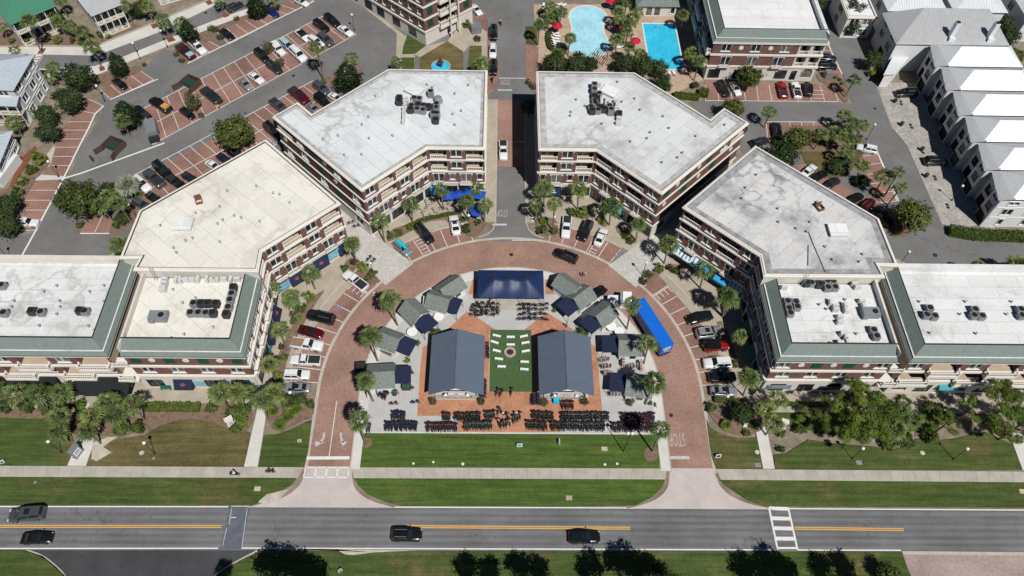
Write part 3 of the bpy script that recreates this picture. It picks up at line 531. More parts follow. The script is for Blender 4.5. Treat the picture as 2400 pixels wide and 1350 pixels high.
class Block:
    def __init__(s, name, desc, loc, near=''):
        s.root = thing(name, desc, 'building', (*loc, 0), near=near); s.o = Vector((*loc, 0)); s.w = {}; s.nf = 0
    def wall(s, mat): return s.w.setdefault((mat, s.nf), MB())
    def part(s, name, mb, mats, smooth=False):
        mb.v = [(x - s.o.x, y - s.o.y, z) for x, y, z in mb.v]; return mb.build(name, mats, s.root, smooth)
    def put(s, name, me, p, rz, parent=None, sc=None):
        if parent is None: return ob(name, me, s.root, (p[0] - s.o.x, p[1] - s.o.y, p[2]), rz, sc)
        return ob(name, me, parent)
    def close(s):
        for k, mb in s.w.items(): s.part('balcony_lining' if k[1] < 0 else 'wall', mb, k[0])
    def poly(s, name, P, z0, z1, mat, inner=None):
        m = MB(); (m.ring(P, inner, z0, z1) if inner else m.prism(P, z0, z1)); return s.part(name, m, mat)
    def facade(s, p0, p1, floors, rows, mats, out=None, style='brick', off=0.0):
        s.nf += 1; p0, p1 = Vector(p0[:2]), Vector(p1[:2]); L = (p1 - p0).length; u = (p1 - p0) / L; n = Vector((u.y, -u.x)); rz = math.atan2(u.y, u.x)
        for k, row in enumerate(rows):
            z0, z1 = floors[k], floors[k + 1]; e = (out[k] if out else 0.0); mat = mats[k] if isinstance(mats, (list, tuple)) else mats; W_ = s.wall(mat)
            def at(t, z, o_=0.0): q = p0 + u * t + n * (e + o_); return (q.x, q.y, z)
            def quad(a, b, c, d, o_=0.0):
                if b - a > 1e-3 and d - c > 1e-3: W_.face([at(a, c, o_), at(b, c, o_), at(b, d, o_), at(a, d, o_)])
            tot = sum(WT[c] for c in row); t = 0.0
            if e:
                for tt in (0, L): W_.face([at(tt, z0), at(tt, z0, -e), at(tt, z1, -e), at(tt, z1)])
                W_.face([at(0, z1), at(L, z1), at(L, z1, -e), at(0, z1, -e)])
            for c in row:
                a = t; b = t + WT[c] * L / tot; t = b; mid = (a + b) / 2; bw = b - a
                if c in '.Gm':
                    quad(a, b, z0, z1)
                    if c == 'G': s.put('shutter', cached('sh', shutter_mesh), at(mid, z0 + .7), rz)
                    if c == 'm': s.put('medallion', cached('md', medal_mesh), at(mid, z0 + 1.75), rz)
                elif c in 'BP':
                    ow = bw - (.7 if c == 'B' else 1.0); x0, x1 = mid - ow / 2, mid + ow / 2; zc = z1 - .35; dp = -1.7
                    quad(a, x0, z0, z1); quad(x1, b, z0, z1); quad(x0, x1, zc, z1)
                    W_.face([at(x0, z0), at(x0, z0, dp), at(x0, zc, dp), at(x0, zc)]); W_.face([at(x1, z0, dp), at(x1, z0), at(x1, zc), at(x1, zc, dp)])
                    quad(x0, x1, z0, zc, dp)
                    s.nb = getattr(s, 'nb', 0) - 1; C_ = s.w.setdefault(('tan_wall', s.nb), MB()); C_.face([at(x0, z0 + .02), at(x1, z0 + .02), at(x1, z0 + .02, dp), at(x0, z0 + .02, dp)]); s.nb -= 1; C_ = s.w.setdefault(('tan_wall', s.nb), MB()); C_.face([at(x0, zc, dp), at(x1, zc, dp), at(x1, zc), at(x0, zc)])  # floor and ceiling lining in darker tan: recess shade put into the colour
                    g = s.put('window', cached(('wm', 'F', 2.4, 2.3, ''), lambda: win_mesh('F', 2.4, 2.3, '')), at(mid - ow * .1, z0 + .05, dp + .2), rz)
                    ob('pane', cached(('pm', 2.4, 2.3), lambda: pane_mesh(2.4, 2.3)), g)
                    bwid = round(ow, 1)
                    if c == 'B': s.put('balustrade', cached(('bal', bwid), lambda: balustrade_mesh(bwid)), at(mid, z0 + .02, -.1), rz)
                    else:
                        pr = 1.15; fb = MB(); q = lambda tt, z, o_: at(tt, z, o_)
                        for (za, zb) in ((z0 - .75, z0 - .02),):
                            P8 = [q(x0 - .15, 0, .02), q(x0 - .15, 0, pr), q(x1 + .15, 0, pr), q(x1 + .15, 0, .02)]
                            fb.prism(ccw([p[:2] for p in P8]), za, zb, True)
                        s.part('balcony_floor', fb, 'cream')
                        s.put('balustrade', cached(('bal', bwid), lambda: balustrade_mesh(bwid)), at(mid, z0 - .02, pr - .16), rz)
                        for tt in (x0, x1): s.put('balustrade', cached(('bal', 1.1), lambda: balustrade_mesh(1.1)), at(tt, z0 - .02, pr / 2), rz + math.pi / 2)
                elif c == 'g':
                    ow = min(2.6, bw - .4); x0, x1 = mid - ow / 2, mid + ow / 2; zs = z0 + 1.0; zt = z1 - 1.6; r = ow / 2; N = 8
                    quad(a, x0, z0, z1); quad(x1, b, z0, z1); quad(x0, x1, z0, zs)
                    A_ = [(mid - r * math.cos(math.pi * i / N), zt + .75 * r * math.sin(math.pi * i / N)) for i in range(N + 1)]
                    for i in range(N): W_.face([at(A_[i][0], A_[i][1]), at(A_[i + 1][0], A_[i + 1][1]), at(A_[i + 1][0], z1), at(A_[i][0], z1)])
                    rim = [(x0, zs)] + A_ + [(x1, zs)]
                    for i in range(len(rim)): j = (i + 1) % len(rim); W_.face([at(*rim[i]), at(*rim[i], -.2), at(*rim[j], -.2), at(*rim[j])])
                    s.part('arched_window', MB().face([at(*p, -.18) for p in rim[::-1]]), 'glass')
                else:
                    ow, sill, ht = OPN[c]; ht = min(ht, z1 - z0 - sill - .35); k_ = min(1.0, (bw - .25) / ow); ow *= k_; x0, x1 = mid - ow / 2, mid + ow / 2; za, zb = z0 + sill, z0 + sill + ht
                    quad(a, x0, z0, z1); quad(x1, b, z0, z1); quad(x0, x1, z0, za); quad(x0, x1, zb, z1)
                    rim = [(x0, za), (x0, zb), (x1, zb), (x1, za)]
                    for i in range(4): j = (i + 1) % 4; W_.face([at(*rim[i]), at(*rim[i], -.2), at(*rim[j], -.2), at(*rim[j])])
                    kk = {'d': 's', 'a': 'p', 'D': 'p'}.get(c, c); ht = round(ht, 2); st = style if c in 'wsF' else ''
                    g = s.put('door' if c == 'd' else 'shop_window' if c in 'paD' else 'window', cached(('wm', kk, OPN[c][0], ht, st), lambda: win_mesh(kk, OPN[c][0], ht, st)), at(mid, za), rz, sc=(k_, 1, 1))
                    ob('pane', cached(('pm', OPN[c][0], ht), lambda: pane_mesh(OPN[c][0], ht)), g)
                    if c == 'F': ob('railing', cached(('rl', 2.6), lambda: rail_mesh(2.6)), g, (0, 0, -.1))
                    if c == 'a': s.awnings = getattr(s, 'awnings', []) + [(at(mid, z0 + 3.35, .02), rz, ow + .3)]
    def awning(s, p, rz, wd, mat, proj=1.3, drop=1.3, logo=None, name='awning'):
        m = MB(); h = wd / 2; tm = .05
        m.face([(-h, 0, 0), (-h, -proj, -drop), (h, -proj, -drop), (h, 0, 0)]); m.face([(-h, -proj, -drop), (-h, -proj, -drop - .28), (h, -proj, -drop - .28), (h, -proj, -drop)])
        for sx in (-h, h): m.face([(sx, 0, 0), (sx, 0, -drop - .28), (sx, -proj, -drop - .28), (sx, -proj, -drop)])
        m.face([(-h, -tm, -.1), (h, -tm, -.1), (h, -proj + tm, -drop - .05), (-h, -proj + tm, -drop - .05)])
        a = s.put(name, m.mesh(name, mat), p, rz)
        if logo:
            e = MB(); L = math.hypot(proj, drop); dy, dz = -proj / L, -drop / L
            def on(x, t): return (x, dy * t - .012 * drop, dz * t + .02)
            for k in range(7):
                an = math.pi * (k + .5) / 7 + .0; c_, s_ = math.cos(an), math.sin(an); c2, s2 = math.cos(an + .12), math.sin(an + .12); c3, s3 = math.cos(an - .12), math.sin(an - .12); b0 = L * .62
                e.face([on(.28 * c3, b0 - .28 * s3), on(.62 * c_, b0 - .62 * s_), on(.28 * c2, b0 - .28 * s2)][::-1])
            for k in range(6):
                a0, a1 = math.pi * k / 6, math.pi * (k + 1) / 6; e.face([on(.22 * math.cos(a0), L * .66 - .22 * math.sin(a0)), on(.22 * math.cos(a1), L * .66 - .22 * math.sin(a1)), on(.1 * math.cos(a1), L * .66 - .1 * math.sin(a1)), on(.1 * math.cos(a0), L * .66 - .1 * math.sin(a0))])
            e.build('emblem', 'orange', a)
        return a
M('orange', (.75, .13, .03), .1, 3, .7); M('navy_cloth', (.012, .02, .055), .15, 1.5, .85, fine=6); M('black_cloth', (.014, .016, .018), .2, 1.2, .9); M('teal_cloth', (.05, .34, .36), .1, 2, .8)
M('sky_cloth', (.03, .36, .62), .1, 2, .8); M('cream_cloth', (.72, .72, .66), .06, 2, .8); M('royal_cloth', (.012, .07, .42), .12, 2, .75); M('sign_blue', (.16, .20, .27), .08, 2, .6); M('sign_white', (.78, .79, .80), .04, 2, .6); M('poster_blue', (.22, .48, .62), .4, 1.2, .6)
FL4 = [0, 4.3, 7.6, 10.9, 14.2]; FL3 = [0, 4.3, 7.6, 10.9]
def flat_roof(b, P, z, mat, par=.24, up=.28):
    b.part('roof', MB().face([(x, y, z - .2) for x, y in offset(P, -.3)]), mat)
    if mat in ('roof_white', 'roof_white2', 'roof_old'): b.part('roof_flashing', MB().ring(offset(P, -.3), offset(P, -1.5 if mat != 'roof_white' else -1.0), z - .25, z - .185), 'roof_edge_dark' if mat == 'roof_old' else 'roof_edge')
    b.poly('parapet', offset(P, .06), z - .55, z + .06, 'cream', offset(P, -par)); b.poly('cornice', offset(P, .28), z - .45, z - .14, 'cream', offset(P, -.02)); b.poly('coping', offset(P, -par - .02), z - .18, z + .075, 'dark_trim' if mat == 'roof_cream' else 'metal_grey', offset(P, -par - .1))
def belts(b, P, zs, d=.2, h=.3, mat='cream'):
    for z in zs: b.poly('belt_course', offset(P, d), z - h, z + .04, mat, offset(P, -.03))
CENTRE = [(5.4, 127), (26, 127), (40.1, 113), (43.5, 116.4), (47.5, 112.4), (28, 93.5), (16.5, 104.5), (5.4, 104.5)]
FLANK = [(48, 105.8), (31.8, 90.1), (44, 79.1), (43.85, 74.9), (64.6, 74.95), (64.2, 77.5), (67.6, 77.4), (67.2, 87.8)]
for sx in (-1, 1):
    P = ccw([(sx * x, y) for x, y in CENTRE]); V = [(sx * x, y) for x, y in CENTRE]; lr = (lambda a, b: (a, b)) if sx > 0 else (lambda a, b: (b, a))
    b = Block('brick_block', ('white-roofed brick block left of the middle street, four storeys' if sx < 0 else 'white-roofed brick block right of the middle street, four storeys'), (sx * 22, 108))
    WM = ['stucco', 'wall_brick', 'wall_brick', 'wall_brick']
    b.facade(*lr(V[7], V[6]), FL4, ['appa', 'FsFs', 'BwB', 'BwB'] if sx < 0 else ['dapp', 'sFsF', 'BwB', 'BwB'], WM)
    b.facade(*lr(V[6], V[5]), FL4, ['pdpdpd', 'sFssFs', 'wBwB', 'wBBB'] if sx < 0 else ['pdpdpp', 'sFssFs', 'BwBw', 'BwBw'], WM)
    b.facade(*lr(V[5], V[4]), FL4, ['g.g.gd', '.G.G.G', 'm.GmG.m.', 'GmGmG.wB'] if sx > 0 else ['dg.g.g', 'wG.wG.w', 'm.wGm.w', 'BwGmwG.'], WM)
    b.facade(*lr(V[0], V[7]), FL4, ['....', 'w.w.w.w', 'w.w.w.w', 'w.w.w.w'], WM)
    b.facade(*lr(V[4], V[3]), FL4, ['.', 'B', 'B', 'B'], 'stucco'); b.facade(*lr(V[3], V[2]), FL4, ['.', '.', '.', '.'], 'stucco'); b.facade(*lr(V[2], V[1]), FL4, ['.p.p.', 'w.w.w', 'w.w.w', 'w.w.w'], WM); b.facade(*lr(V[1], V[0]), FL4, ['.p.p.', 'w.w.w', 'w.w.w', 'w.w.w'], WM)
    flat_roof(b, P, 14.2, 'roof_white' if sx < 0 else 'roof_white2'); belts(b, P, FL4[1:4])
    for k, (p, rz, wd) in enumerate(b.awnings):
        if sx < 0 and k == 0: b.awning(p, rz, wd, 'sky_cloth')
        elif sx < 0: b.awning(p, rz, wd, 'cream_cloth', .9, .5)
        else:
            a = b.awning(p, rz, wd, 'navy_cloth', 1.2, 1.5, None); e = MB(); on = lambda x, t: (x, -1.2 * t - .015, -1.5 * t + .02); e.face([on(-.22, .55), on(.22, .55), on(.3, .3), on(.12, .42), on(0, .22), on(-.12, .42), on(-.3, .3)]); e.face([on(-.5, .72), on(.5, .72), on(.5, .62), on(-.5, .62)]); e.build('emblem', 'sign_white', a)
    if sx > 0: b.awning((21.5, 99.9, 3.4), math.atan2(-11, 11.5), 3.2, 'teal_cloth', 1.2, .5)
    else:
        for q in ((-18.3, 102.9), (-24.3, 97.1)):
            g = b.put('sign_board', MB().box((0, -.06, 0), (3.4, .1, .8)).mesh('sign_board', 'sign_white'), (*q, 3.75), math.atan2(11, 11.5)); marks(g, (0, -.13, 0), 2.4, .3, 12, 'royal_cloth')
    b.close()
    P = ccw([(sx * x, y) for x, y in FLANK]); V = [(sx * x, y) for x, y in FLANK]
    b = Block('brick_block', 'cream-roofed brick block with orange-logo awnings, four storeys' if sx < 0 else 'grey stained-roof brick block above the striped awnings, four storeys', (sx * 50, 88))
    b.facade(*lr(V[1], V[2]), FL4, ['papapa' if sx < 0 else 'pppppp', 'sFssFs', 'wBwB' if sx < 0 else 'BwBw', 'wBwB' if sx < 0 else 'BwBw'], WM)
    b.facade(*lr(V[2], V[3]), FL4, ['p', 'F', 'B', 'B'], WM); b.facade(*lr(V[0], V[1]), FL4, ['g.g.g.d', 'w.G.w.G.w', 'w.G.w.G.w', 'w.G.w.G.w'], WM)
    b.facade(*lr(V[3], V[4]), FL4, ['.', '.', '.', '.'], 'stucco')
    for i in (4, 5, 6): b.facade(*lr(V[i], V[i + 1]), FL4, ['.', '.', '.', '.'] if i < 6 else ['.p.', 'w.w', 'w.w', 'w.w'], 'stucco' if i < 6 else WM)
    b.facade(*lr(V[7], V[0]), FL4, ['.p.p.', 'w.w.w', 'w.w.w', 'w.w.w'], WM)
    flat_roof(b, P, 14.2, 'roof_cream' if sx < 0 else 'roof_old'); belts(b, P, FL4[1:4])
    dz = math.atan2(11.0, 12.2)
    if sx < 0:
        for p, rz, wd in getattr(b, 'awnings', []): b.awning(p, rz, wd, 'navy_cloth', 1.3, 1.5, True)
        for k, (q, cm) in enumerate((((-43.0, 80), 'poster_blue'), ((-38.9, 83.6), 'sign_white'), ((-34.6, 87.5), 'poster_blue'))): b.put('shop_poster', MB().box((0, -.32, 0), (2.6, .06, 1.9)).mesh('shop_poster', cm), (*q, 2.2), dz)
    else:
        for k, (q, cm) in enumerate((((33.0, 89.0), 0), ((35.3, 86.9), 0), ((37.6, 84.9), 1), ((40.6, 82.2), 2), ((42.8, 80.2), 0))):
            a = b.awning((*q, 3.7), -dz, 2.8, ('cream_cloth', 'sky_cloth', 'sky_cloth')[cm], 1.5, .9)
            if cm == 0:
                e = MB()
                for j in range(3): x = -.9 + j * .8; e.face([(x - .25, -.1, -.03), (x - .05, -1.3, -.75), (x + .3, -1.3, -.75), (x + .05, -.1, -.03)])
                e.build('stripe', 'sky_cloth', a)
    b.close()
M('slate', (.175, .215, .20), .12, 1.5, .75, fine=14); M('slate_dark', (.165, .205, .19), .12, 1.5, .75, fine=14)
def mansard(b, sx, x0, x1, y0, y1, zb=11.12, zt=13.05, run=2.3, n=9):
    """shingled slope on the front and on the side towards the plaza; one stepped course after another"""
    f, g = MB(), MB(); f_ = lambda x, y, z: (sx * x, y, z)
    for k in range(n):
        t0, t1 = k / n, (k + 1) / n; o0, o1 = -.35 + run * t0, -.35 + run * t1; z0, z1 = zb + (zt - zb) * t0, zb + (zt - zb) * t1
        q = [f_(x0 + o0, y0 + o0, z0 + .05), f_(x1, y0 + o0, z0 + .05), f_(x1, y0 + o1, z1), f_(x0 + o1, y0 + o1, z1)]; f.face(q if sx > 0 else q[::-1])
        q = [f_(x0 + o0, y0 + o0, z0), f_(x1, y0 + o0, z0), f_(x1, y0 + o0, z0 + .05), f_(x0 + o0, y0 + o0, z0 + .05)]; f.face(q if sx > 0 else q[::-1])
        q = [f_(x0 + o0, y1, z0 + .05), f_(x0 + o0, y0 + o0, z0 + .05), f_(x0 + o1, y0 + o1, z1), f_(x0 + o1, y1, z1)]; g.face(q if sx > 0 else q[::-1])
        q = [f_(x0 + o0, y1, z0), f_(x0 + o0, y0 + o0, z0), f_(x0 + o0, y0 + o0, z0 + .05), f_(x0 + o0, y1, z0 + .05)]; g.face(q if sx > 0 else q[::-1])
    b.part('mansard_slope', f, 'slate'); b.part('mansard_slope', g, 'slate_dark')
    i0 = run - .35; m = MB()
    for q in ([f_(x0 + i0, y0 + i0, zt), f_(x1, y0 + i0, zt), f_(x1, y0 + i0 + .22, zt), f_(x0 + i0 + .22, y0 + i0 + .22, zt)], [f_(x0 + i0, y1, zt), f_(x0 + i0, y0 + i0, zt), f_(x0 + i0 + .22, y0 + i0 + .22, zt), f_(x0 + i0 + .22, y1, zt)]):
        q = [(x, y, z + .03) for x, y, z in q]; m.face(q if sx > 0 else q[::-1])
    for q in ([f_(x0 + i0 + .22, y0 + i0 + .22, zt), f_(x1, y0 + i0 + .22, zt)], [f_(x0 + i0 + .22, y1, zt), f_(x0 + i0 + .22, y0 + i0 + .22, zt)]):
        a, c = q; q = [(*a[:2], zt + .03), (*c[:2], zt + .03), (*c[:2], 11.8), (*a[:2], 11.8)]; m.face(q); 
    b.part('ridge_cap', m, 'dark_trim')
for sx in (-1, 1):
    WM = ['stucco', 'wall_brick', 'wall_brick']; lr = (lambda a, c: (a, c)) if sx > 0 else (lambda a, c: (c, a))
    for end in (0, 1):
        x0, x1, y0, y1 = ((44.1, 63.9, 59.9, 74.85), (66.3, 96, 59.9, 78.5))[end]
        desc = (('three-storey green-mansard block with shutters and orange-logo awnings', 'three-storey green-mansard block at the left frame edge with black awnings')[end] if sx < 0 else ('three-storey green-mansard block with the blue-grey shop sign', 'three-storey green-mansard block at the right frame edge with balconies')[end])
        b = Block('mansard_block', desc, (sx * (x0 + x1) / 2, 66)); P = ccw([(sx * x0, y0), (sx * x1, y0), (sx * x1, y1), (sx * x0, y1)])
        A, Bq, Cq, Dq = (sx * x0, y0), (sx * x1, y0), (sx * x1, y1), (sx * x0, y1)
        if end == 0: rows = ['papa' if sx < 0 else 'ppgp', 'wwww', 'GmGmGmG' if sx < 0 else 'wmGmGmw']
        else: rows = ['gpdgpdgp', 'PwPwPw', 'wPwPwP']
        b.facade(*lr(A, Bq), FL3, rows, WM, out=(.45, 0, 0))
        b.facade(*lr(Dq, A), FL3, (['papapa', 'FsFsFs', 'wBwwBw'] if end == 0 else ['...', '...', '...']), WM if end == 0 else 'tan_wall', out=(.45, 0, 0) if end == 0 else None)
        b.facade(*lr(Bq, Cq), FL3, ['.', '.', '.'], 'tan_wall'); b.facade(*lr(Cq, Dq), FL3, ['.p.p.', 'w.w.w', 'w.w.w'], WM)
        belts(b, P, FL3[1:3], .3, .4); b.poly('eave', offset(P, .42), 10.75, 11.12, 'cream', offset(P, -.1)); b.poly('gutter', offset(P, .45), 11.122, 11.16, 'dark_trim', offset(P, -.1))
        b.part('roof', MB().face([(x, y, 11.8) for x, y in offset(P, -.2)]), 'roof_cream' if (sx < 0 and end == 0) else 'roof_flat')
        mansard(b, sx, x0, x1, y0, y1)
        m = MB(); m.prism(ccw([(sx * (x1 - .35), y0 + 2), (sx * x1, y0 + .1), (sx * x1, y1), (sx * (x1 - .35), y1)]), 10.9, 13.0)
        if end: m.prism(ccw([(sx * (x0 + 2), y1 - .9), (sx * (x1 - .36), y1 - .9), (sx * (x1 - .36), y1 - .01), (sx * (x0 + 2), y1 - .01)]), 10.9, 13.05)
        b.part('parapet', m, 'stucco' if sx < 0 else 'roof_flat')
        for p, rz, wd in getattr(b, 'awnings', []):
            if sx < 0: b.awning(p, rz, wd, 'navy_cloth', 1.2, 1.5, True)
            else: b.awning(p, rz, wd, 'door_green' if rz else 'navy_cloth', 1.3, 1.2)
        if end == 0 and sx > 0:
            g = b.put('sign_board', MB().box((0, -.06, 0), (4.2, .12, 1.25)).mesh('sign_board', 'sign_blue'), (46.9, 59.4, 2.2), 0); letters('PREMIER', (.25, -.14), .42, .72, 0, 'sign_white', .2, parent=g, rx=math.pi / 2, spread=1.15)
            g = b.put('sign_board', MB().box((0, -.06, 0), (3.8, .12, 1.3)).mesh('sign_board', 'dark_trim'), (56.0, 59.4, 1.9), 0)
        if end == 0 and sx < 0: b.put('shop_poster', MB().box((0, -.06, 0), (2.8, .08, 1.7)).mesh('shop_poster', 'poster_blue'), (-54.4, 59.4, 1.9), 0)
        if end == 1 and sx < 0:
            for xx, wd, d1 in ((-69.8, 9.4, 3.0), (-82.5, 10, 2.4)): 
                a = b.awning((xx, 59.4, 4.1), 0, wd, 'black_cloth', d1, 1.0)
                if wd < 10: marks(a, (-3.5, -3.02, -1.1), 1.7, .32, 8, 'sign_white')
        if end == 1 and sx > 0: b.awning((76.6, 59.4, 3.4), 0, 3.6, 'teal_cloth', .7, .6)
        if end == 0:    # bridge between the two blocks
            for z in (7.6, 4.3):
                m = MB().box((sx * 65.1, 61.0, z - .3), (2.36, 2.6, .5)); b.part('bridge_floor', m, 'cream'); b.put('balustrade', cached(('bal', 2.6), lambda: balustrade_mesh(2.6)), (sx * 65.1, 59.6 - (.9 if z < 5 else 0), z), 0)
            b.part('bridge_floor', MB().box((sx * 65.1, 59.2, 3.95), (3.4, 1.2, .5)), 'cream')
        b.close()
# ---------------------------------------------------------------- other houses
rib_mat('metal_white', (.74, .77, .79), .45, 0, .4, .15, .8); rib_mat('metal_grey_roof', (.50, .51, .52), .5, 0, .4, .2, .8); rib_mat('metal_green', (.07, .25, .16), .5, 0, .45, .1, .75); rib_mat('metal_blue', (.55, .62, .68), .45, 1, .35, .25, .82); rib_mat('metal_slate', (.115, .15, .205), .45, 1, .55, .1, .95)
def hip_roof(b, x0, x1, y0, y1, ze, zr, mat, ov=.5, axis='x', name='roof'):
    """hip roof with standing seams on a rectangle"""
    x0 -= ov; x1 += ov; y0 -= ov; y1 += ov; m = MB(); d = (y1 - y0) / 2 if axis == 'x' else (x1 - x0) / 2; d *= .95
    if axis == 'x': r0, r1 = (x0 + d, (y0 + y1) / 2, zr), (x1 - d, (y0 + y1) / 2, zr)
    else: r0, r1 = ((x0 + x1) / 2, y0 + d, zr), ((x0 + x1) / 2, y1 - d, zr)
    a, b_, c, e = (x0, y0, ze), (x1, y0, ze), (x1, y1, ze), (x0, y1, ze)
    F = ([a, b_, r1, r0], [b_, c, r1], [c, e, r0, r1], [e, a, r0]) if axis == 'x' else ([a, b_, r0], [b_, c, r1, r0], [c, e, r1], [e, a, r0, r1])
    for f in F: m.face(f)
    m.face([e, c, b_, a]); s_ = MB()
    for f in F:   # raised seams running up each slope
        p, q = Vector(f[0]), Vector(f[1]); u = (q - p).normalized(); L = (q - p).length; up = Vector((-u.y, u.x, 0)); apex = Vector(f[2]); n = int(L / .62)
        H = (apex - p).dot(up); dz = (apex.z - p.z) / H
        for i in range(1, n):
            t = L * i / n; k = Vector(f[-1]); t0 = (k - p).dot(u); t1 = (apex - p).dot(u); h = H * min(1, t / max(.01, t0), (L - t) / max(.01, L - t1))
            if h < .4: continue
            A = p + u * t; Bv = A + up * h; A.z += .02; Bv.z += dz * h + .02
            s_.tube(A, Bv, .035, n=4, caps=False)
    r = b.part(name, m, mat); s_.v = [(x - b.o.x, y - b.o.y, z) for x, y, z in s_.v]; o = s_.build('seams', mat, r)
    return r
PL = [0, 3.1, 6.1, 8.2]
for i in range(6):
    y0 = 97.7 + i * 8.0; y1 = y0 + 7.9; xf = 98.7
    b = Block('row_house', 'white row house with metal hip roof', (108, y0 + 4), near='in the terrace at right')
    b.facade((xf, y1), (xf, y0 + 3.4), PL, ['.D.', '.p.', '.w.'], 'white_wall', style='plain'); b.facade((xf - 1.5, y0 + 3.4), (xf - 1.5, y0), PL, ['D', '.p.', '.w.'], 'white_wall', style='plain')
    b.facade((xf, y0 + 3.4), (xf - 1.5, y0 + 3.4), PL, ['.', '.', '.'], 'white_wall'); b.facade((xf - 1.5, y0), (117, y0), PL, ['.s.s.s.s', '.w.w.w.w', '.w.w.w.w'], 'white_wall', style='plain')
    b.facade((117, y0), (117, y1), PL, ['w', 'w', 'w'], 'white_wall', style='plain'); b.facade((117, y1), (xf, y1), PL, ['.', '.', '.'], 'white_wall')
    for z in (3.1, 6.1): b.part('belt_course', MB().box((xf - .04, y0 + 5.7, z), (.12, 4.4, .2)).box((xf - 1.54, y0 + 1.7, z), (.12, 3.3, .2)).box((107, y0 - .04, z), (19, .1, .2)), 'white_trim')
    hip_roof(b, xf + .9, 117, y0 + .45, y1 - .2, 8.25, 10.8, 'metal_white', .2)
    b.part('lean_to_roof', MB().face([(xf - 2.0, y0 + .1, 8.1), (xf + 1.3, y0 + .1, 8.5), (xf + 1.3, y1 - .15, 8.5), (xf - .6, y1 - .15, 8.15)]), 'metal_grey_roof')
    b.part('downpipe', MB().tube((xf - 1.56, y0 + .1, 0), (xf - 1.56, y0 + .1, 8.1), .06), 'white_trim'); b.close()
    o = tag(MB().lathe((0, 0, 0), [(.14, 0), (.18, .12), (.05, .3), (.1, .35), (.02, .42)], 8).build('wall_lantern', 'iron', loc=(xf - 1.7, y0 + 3.2, 2.2)), 'black lantern on the row house front', 'lantern', 'beside a garage')
b = Block('large_house', 'large white house with grey metal hip roof and two chimneys', (103, 154))
b.facade((90.6, 157.2), (90.6, 146.2), PL, ['..p.', '.w.w.', '.w.w.'], 'grey_wall', style='plain'); b.facade((90.6, 146.2), (116.8, 146.2), PL, ['.....', '.....', '..w..'], 'white_wall', style='plain'); b.facade((116.8, 146.2), (116.8, 157.2), PL, ['..', '..', '..'], 'white_wall'); b.facade((116.8, 157.2), (90.6, 157.2), PL, ['..', '..', '..'], 'white_wall')
m = MB(); a_, b_, c_, e_, r0, r1 = (90.2, 145.8, 8), (117.2, 145.8, 8), (117.2, 157.6, 8), (90.2, 157.6, 8), (98.2, 155.2, 11.3), (114.0, 155.2, 11.3)
for f in ([a_, b_, r1, r0], [b_, c_, r1], [c_, e_, r0, r1], [e_, a_, r0]): m.face(f)
rf = b.part('roof', m, 'metal_grey_roof'); sm = MB()
for i in range(44):
    x = 90.8 + i * .6; h = min(1, (x - 90.2) / 8.0, (117.2 - x) / 3.2); sm.tube((x, 145.85, 8.02), (x, 145.8 + 9.4 * h, 8.02 + 3.3 * h), .035, n=4, caps=False)
sm.v = [(x - b.o.x, y - b.o.y, z) for x, y, z in sm.v]; sm.build('seams', 'metal_grey_roof', rf)
for x in (103.4, 112.6): b.part('chimney', MB().prism([(x - .5, 147.4), (x + .5, 147.4), (x + .5, 148.6), (x - .5, 148.6)], 8, 12.6).prism([(x - .8, 146.6), (x + .8, 146.6), (x + .5, 147.4), (x - .5, 147.4)], 0, 9.2), 'white_wall'); b.part('chimney_cap', MB().box((x, 148, 12.72), (.7, .8, .22)), 'dark_trim')
b.close()
q = G("d1205,440 1430,435 1350,490 1180,690 1075,695", 4.0); b = Block('garage_wing', 'white sloped-roof wing below the large grey-roofed house', (94, 143)); b.part('roof', MB().prism(ccw(q), 3.8, 4.0), 'metal_white'); b.part('wall', MB().prism(ccw(offset(ccw(q), -.3)), 0, 3.8), 'white_wall'); b.close()
for x0, x1, y0, y1, z, mt, nm in ((83, 90, 158.5, 170, 6.2, 'roof_bright', 'white flat-roofed house beside the large grey-roofed house'), (93, 107, 160, 171, 7.2, 'metal_white', 'white house with pale metal roof behind the large grey-roofed house'), (109.5, 122, 160, 171, 7.2, 'metal_white', 'second white house with metal roof at the top right'), (127, 142, 158, 174, 7, 'metal_grey_roof', 'grey-roofed house in the top right corner')):
    b = Block('white_house', nm, ((x0 + x1) / 2, (y0 + y1) / 2)); FLz = [0, 3.1, z]
    b.facade((x0, y1), (x0, y0), FLz, ['.w.', '.w.'], 'white_wall', style='plain'); b.facade((x0, y0), (x1, y0), FLz, ['.p.w.', '.F.w.'], 'white_wall', style='plain'); b.facade((x1, y0), (x1, y1), FLz, ['..', '..'], 'white_wall'); b.facade((x1, y1), (x0, y1), FLz, ['..', '..'], 'white_wall')
    if mt == 'roof_bright': flat_roof(b, ccw([(x0, y0), (x1, y0), (x1, y1), (x0, y1)]), z, mt)
    else: hip_roof(b, x0, x1, y0, y1, z, z + 2.4, mt)
    b.close()
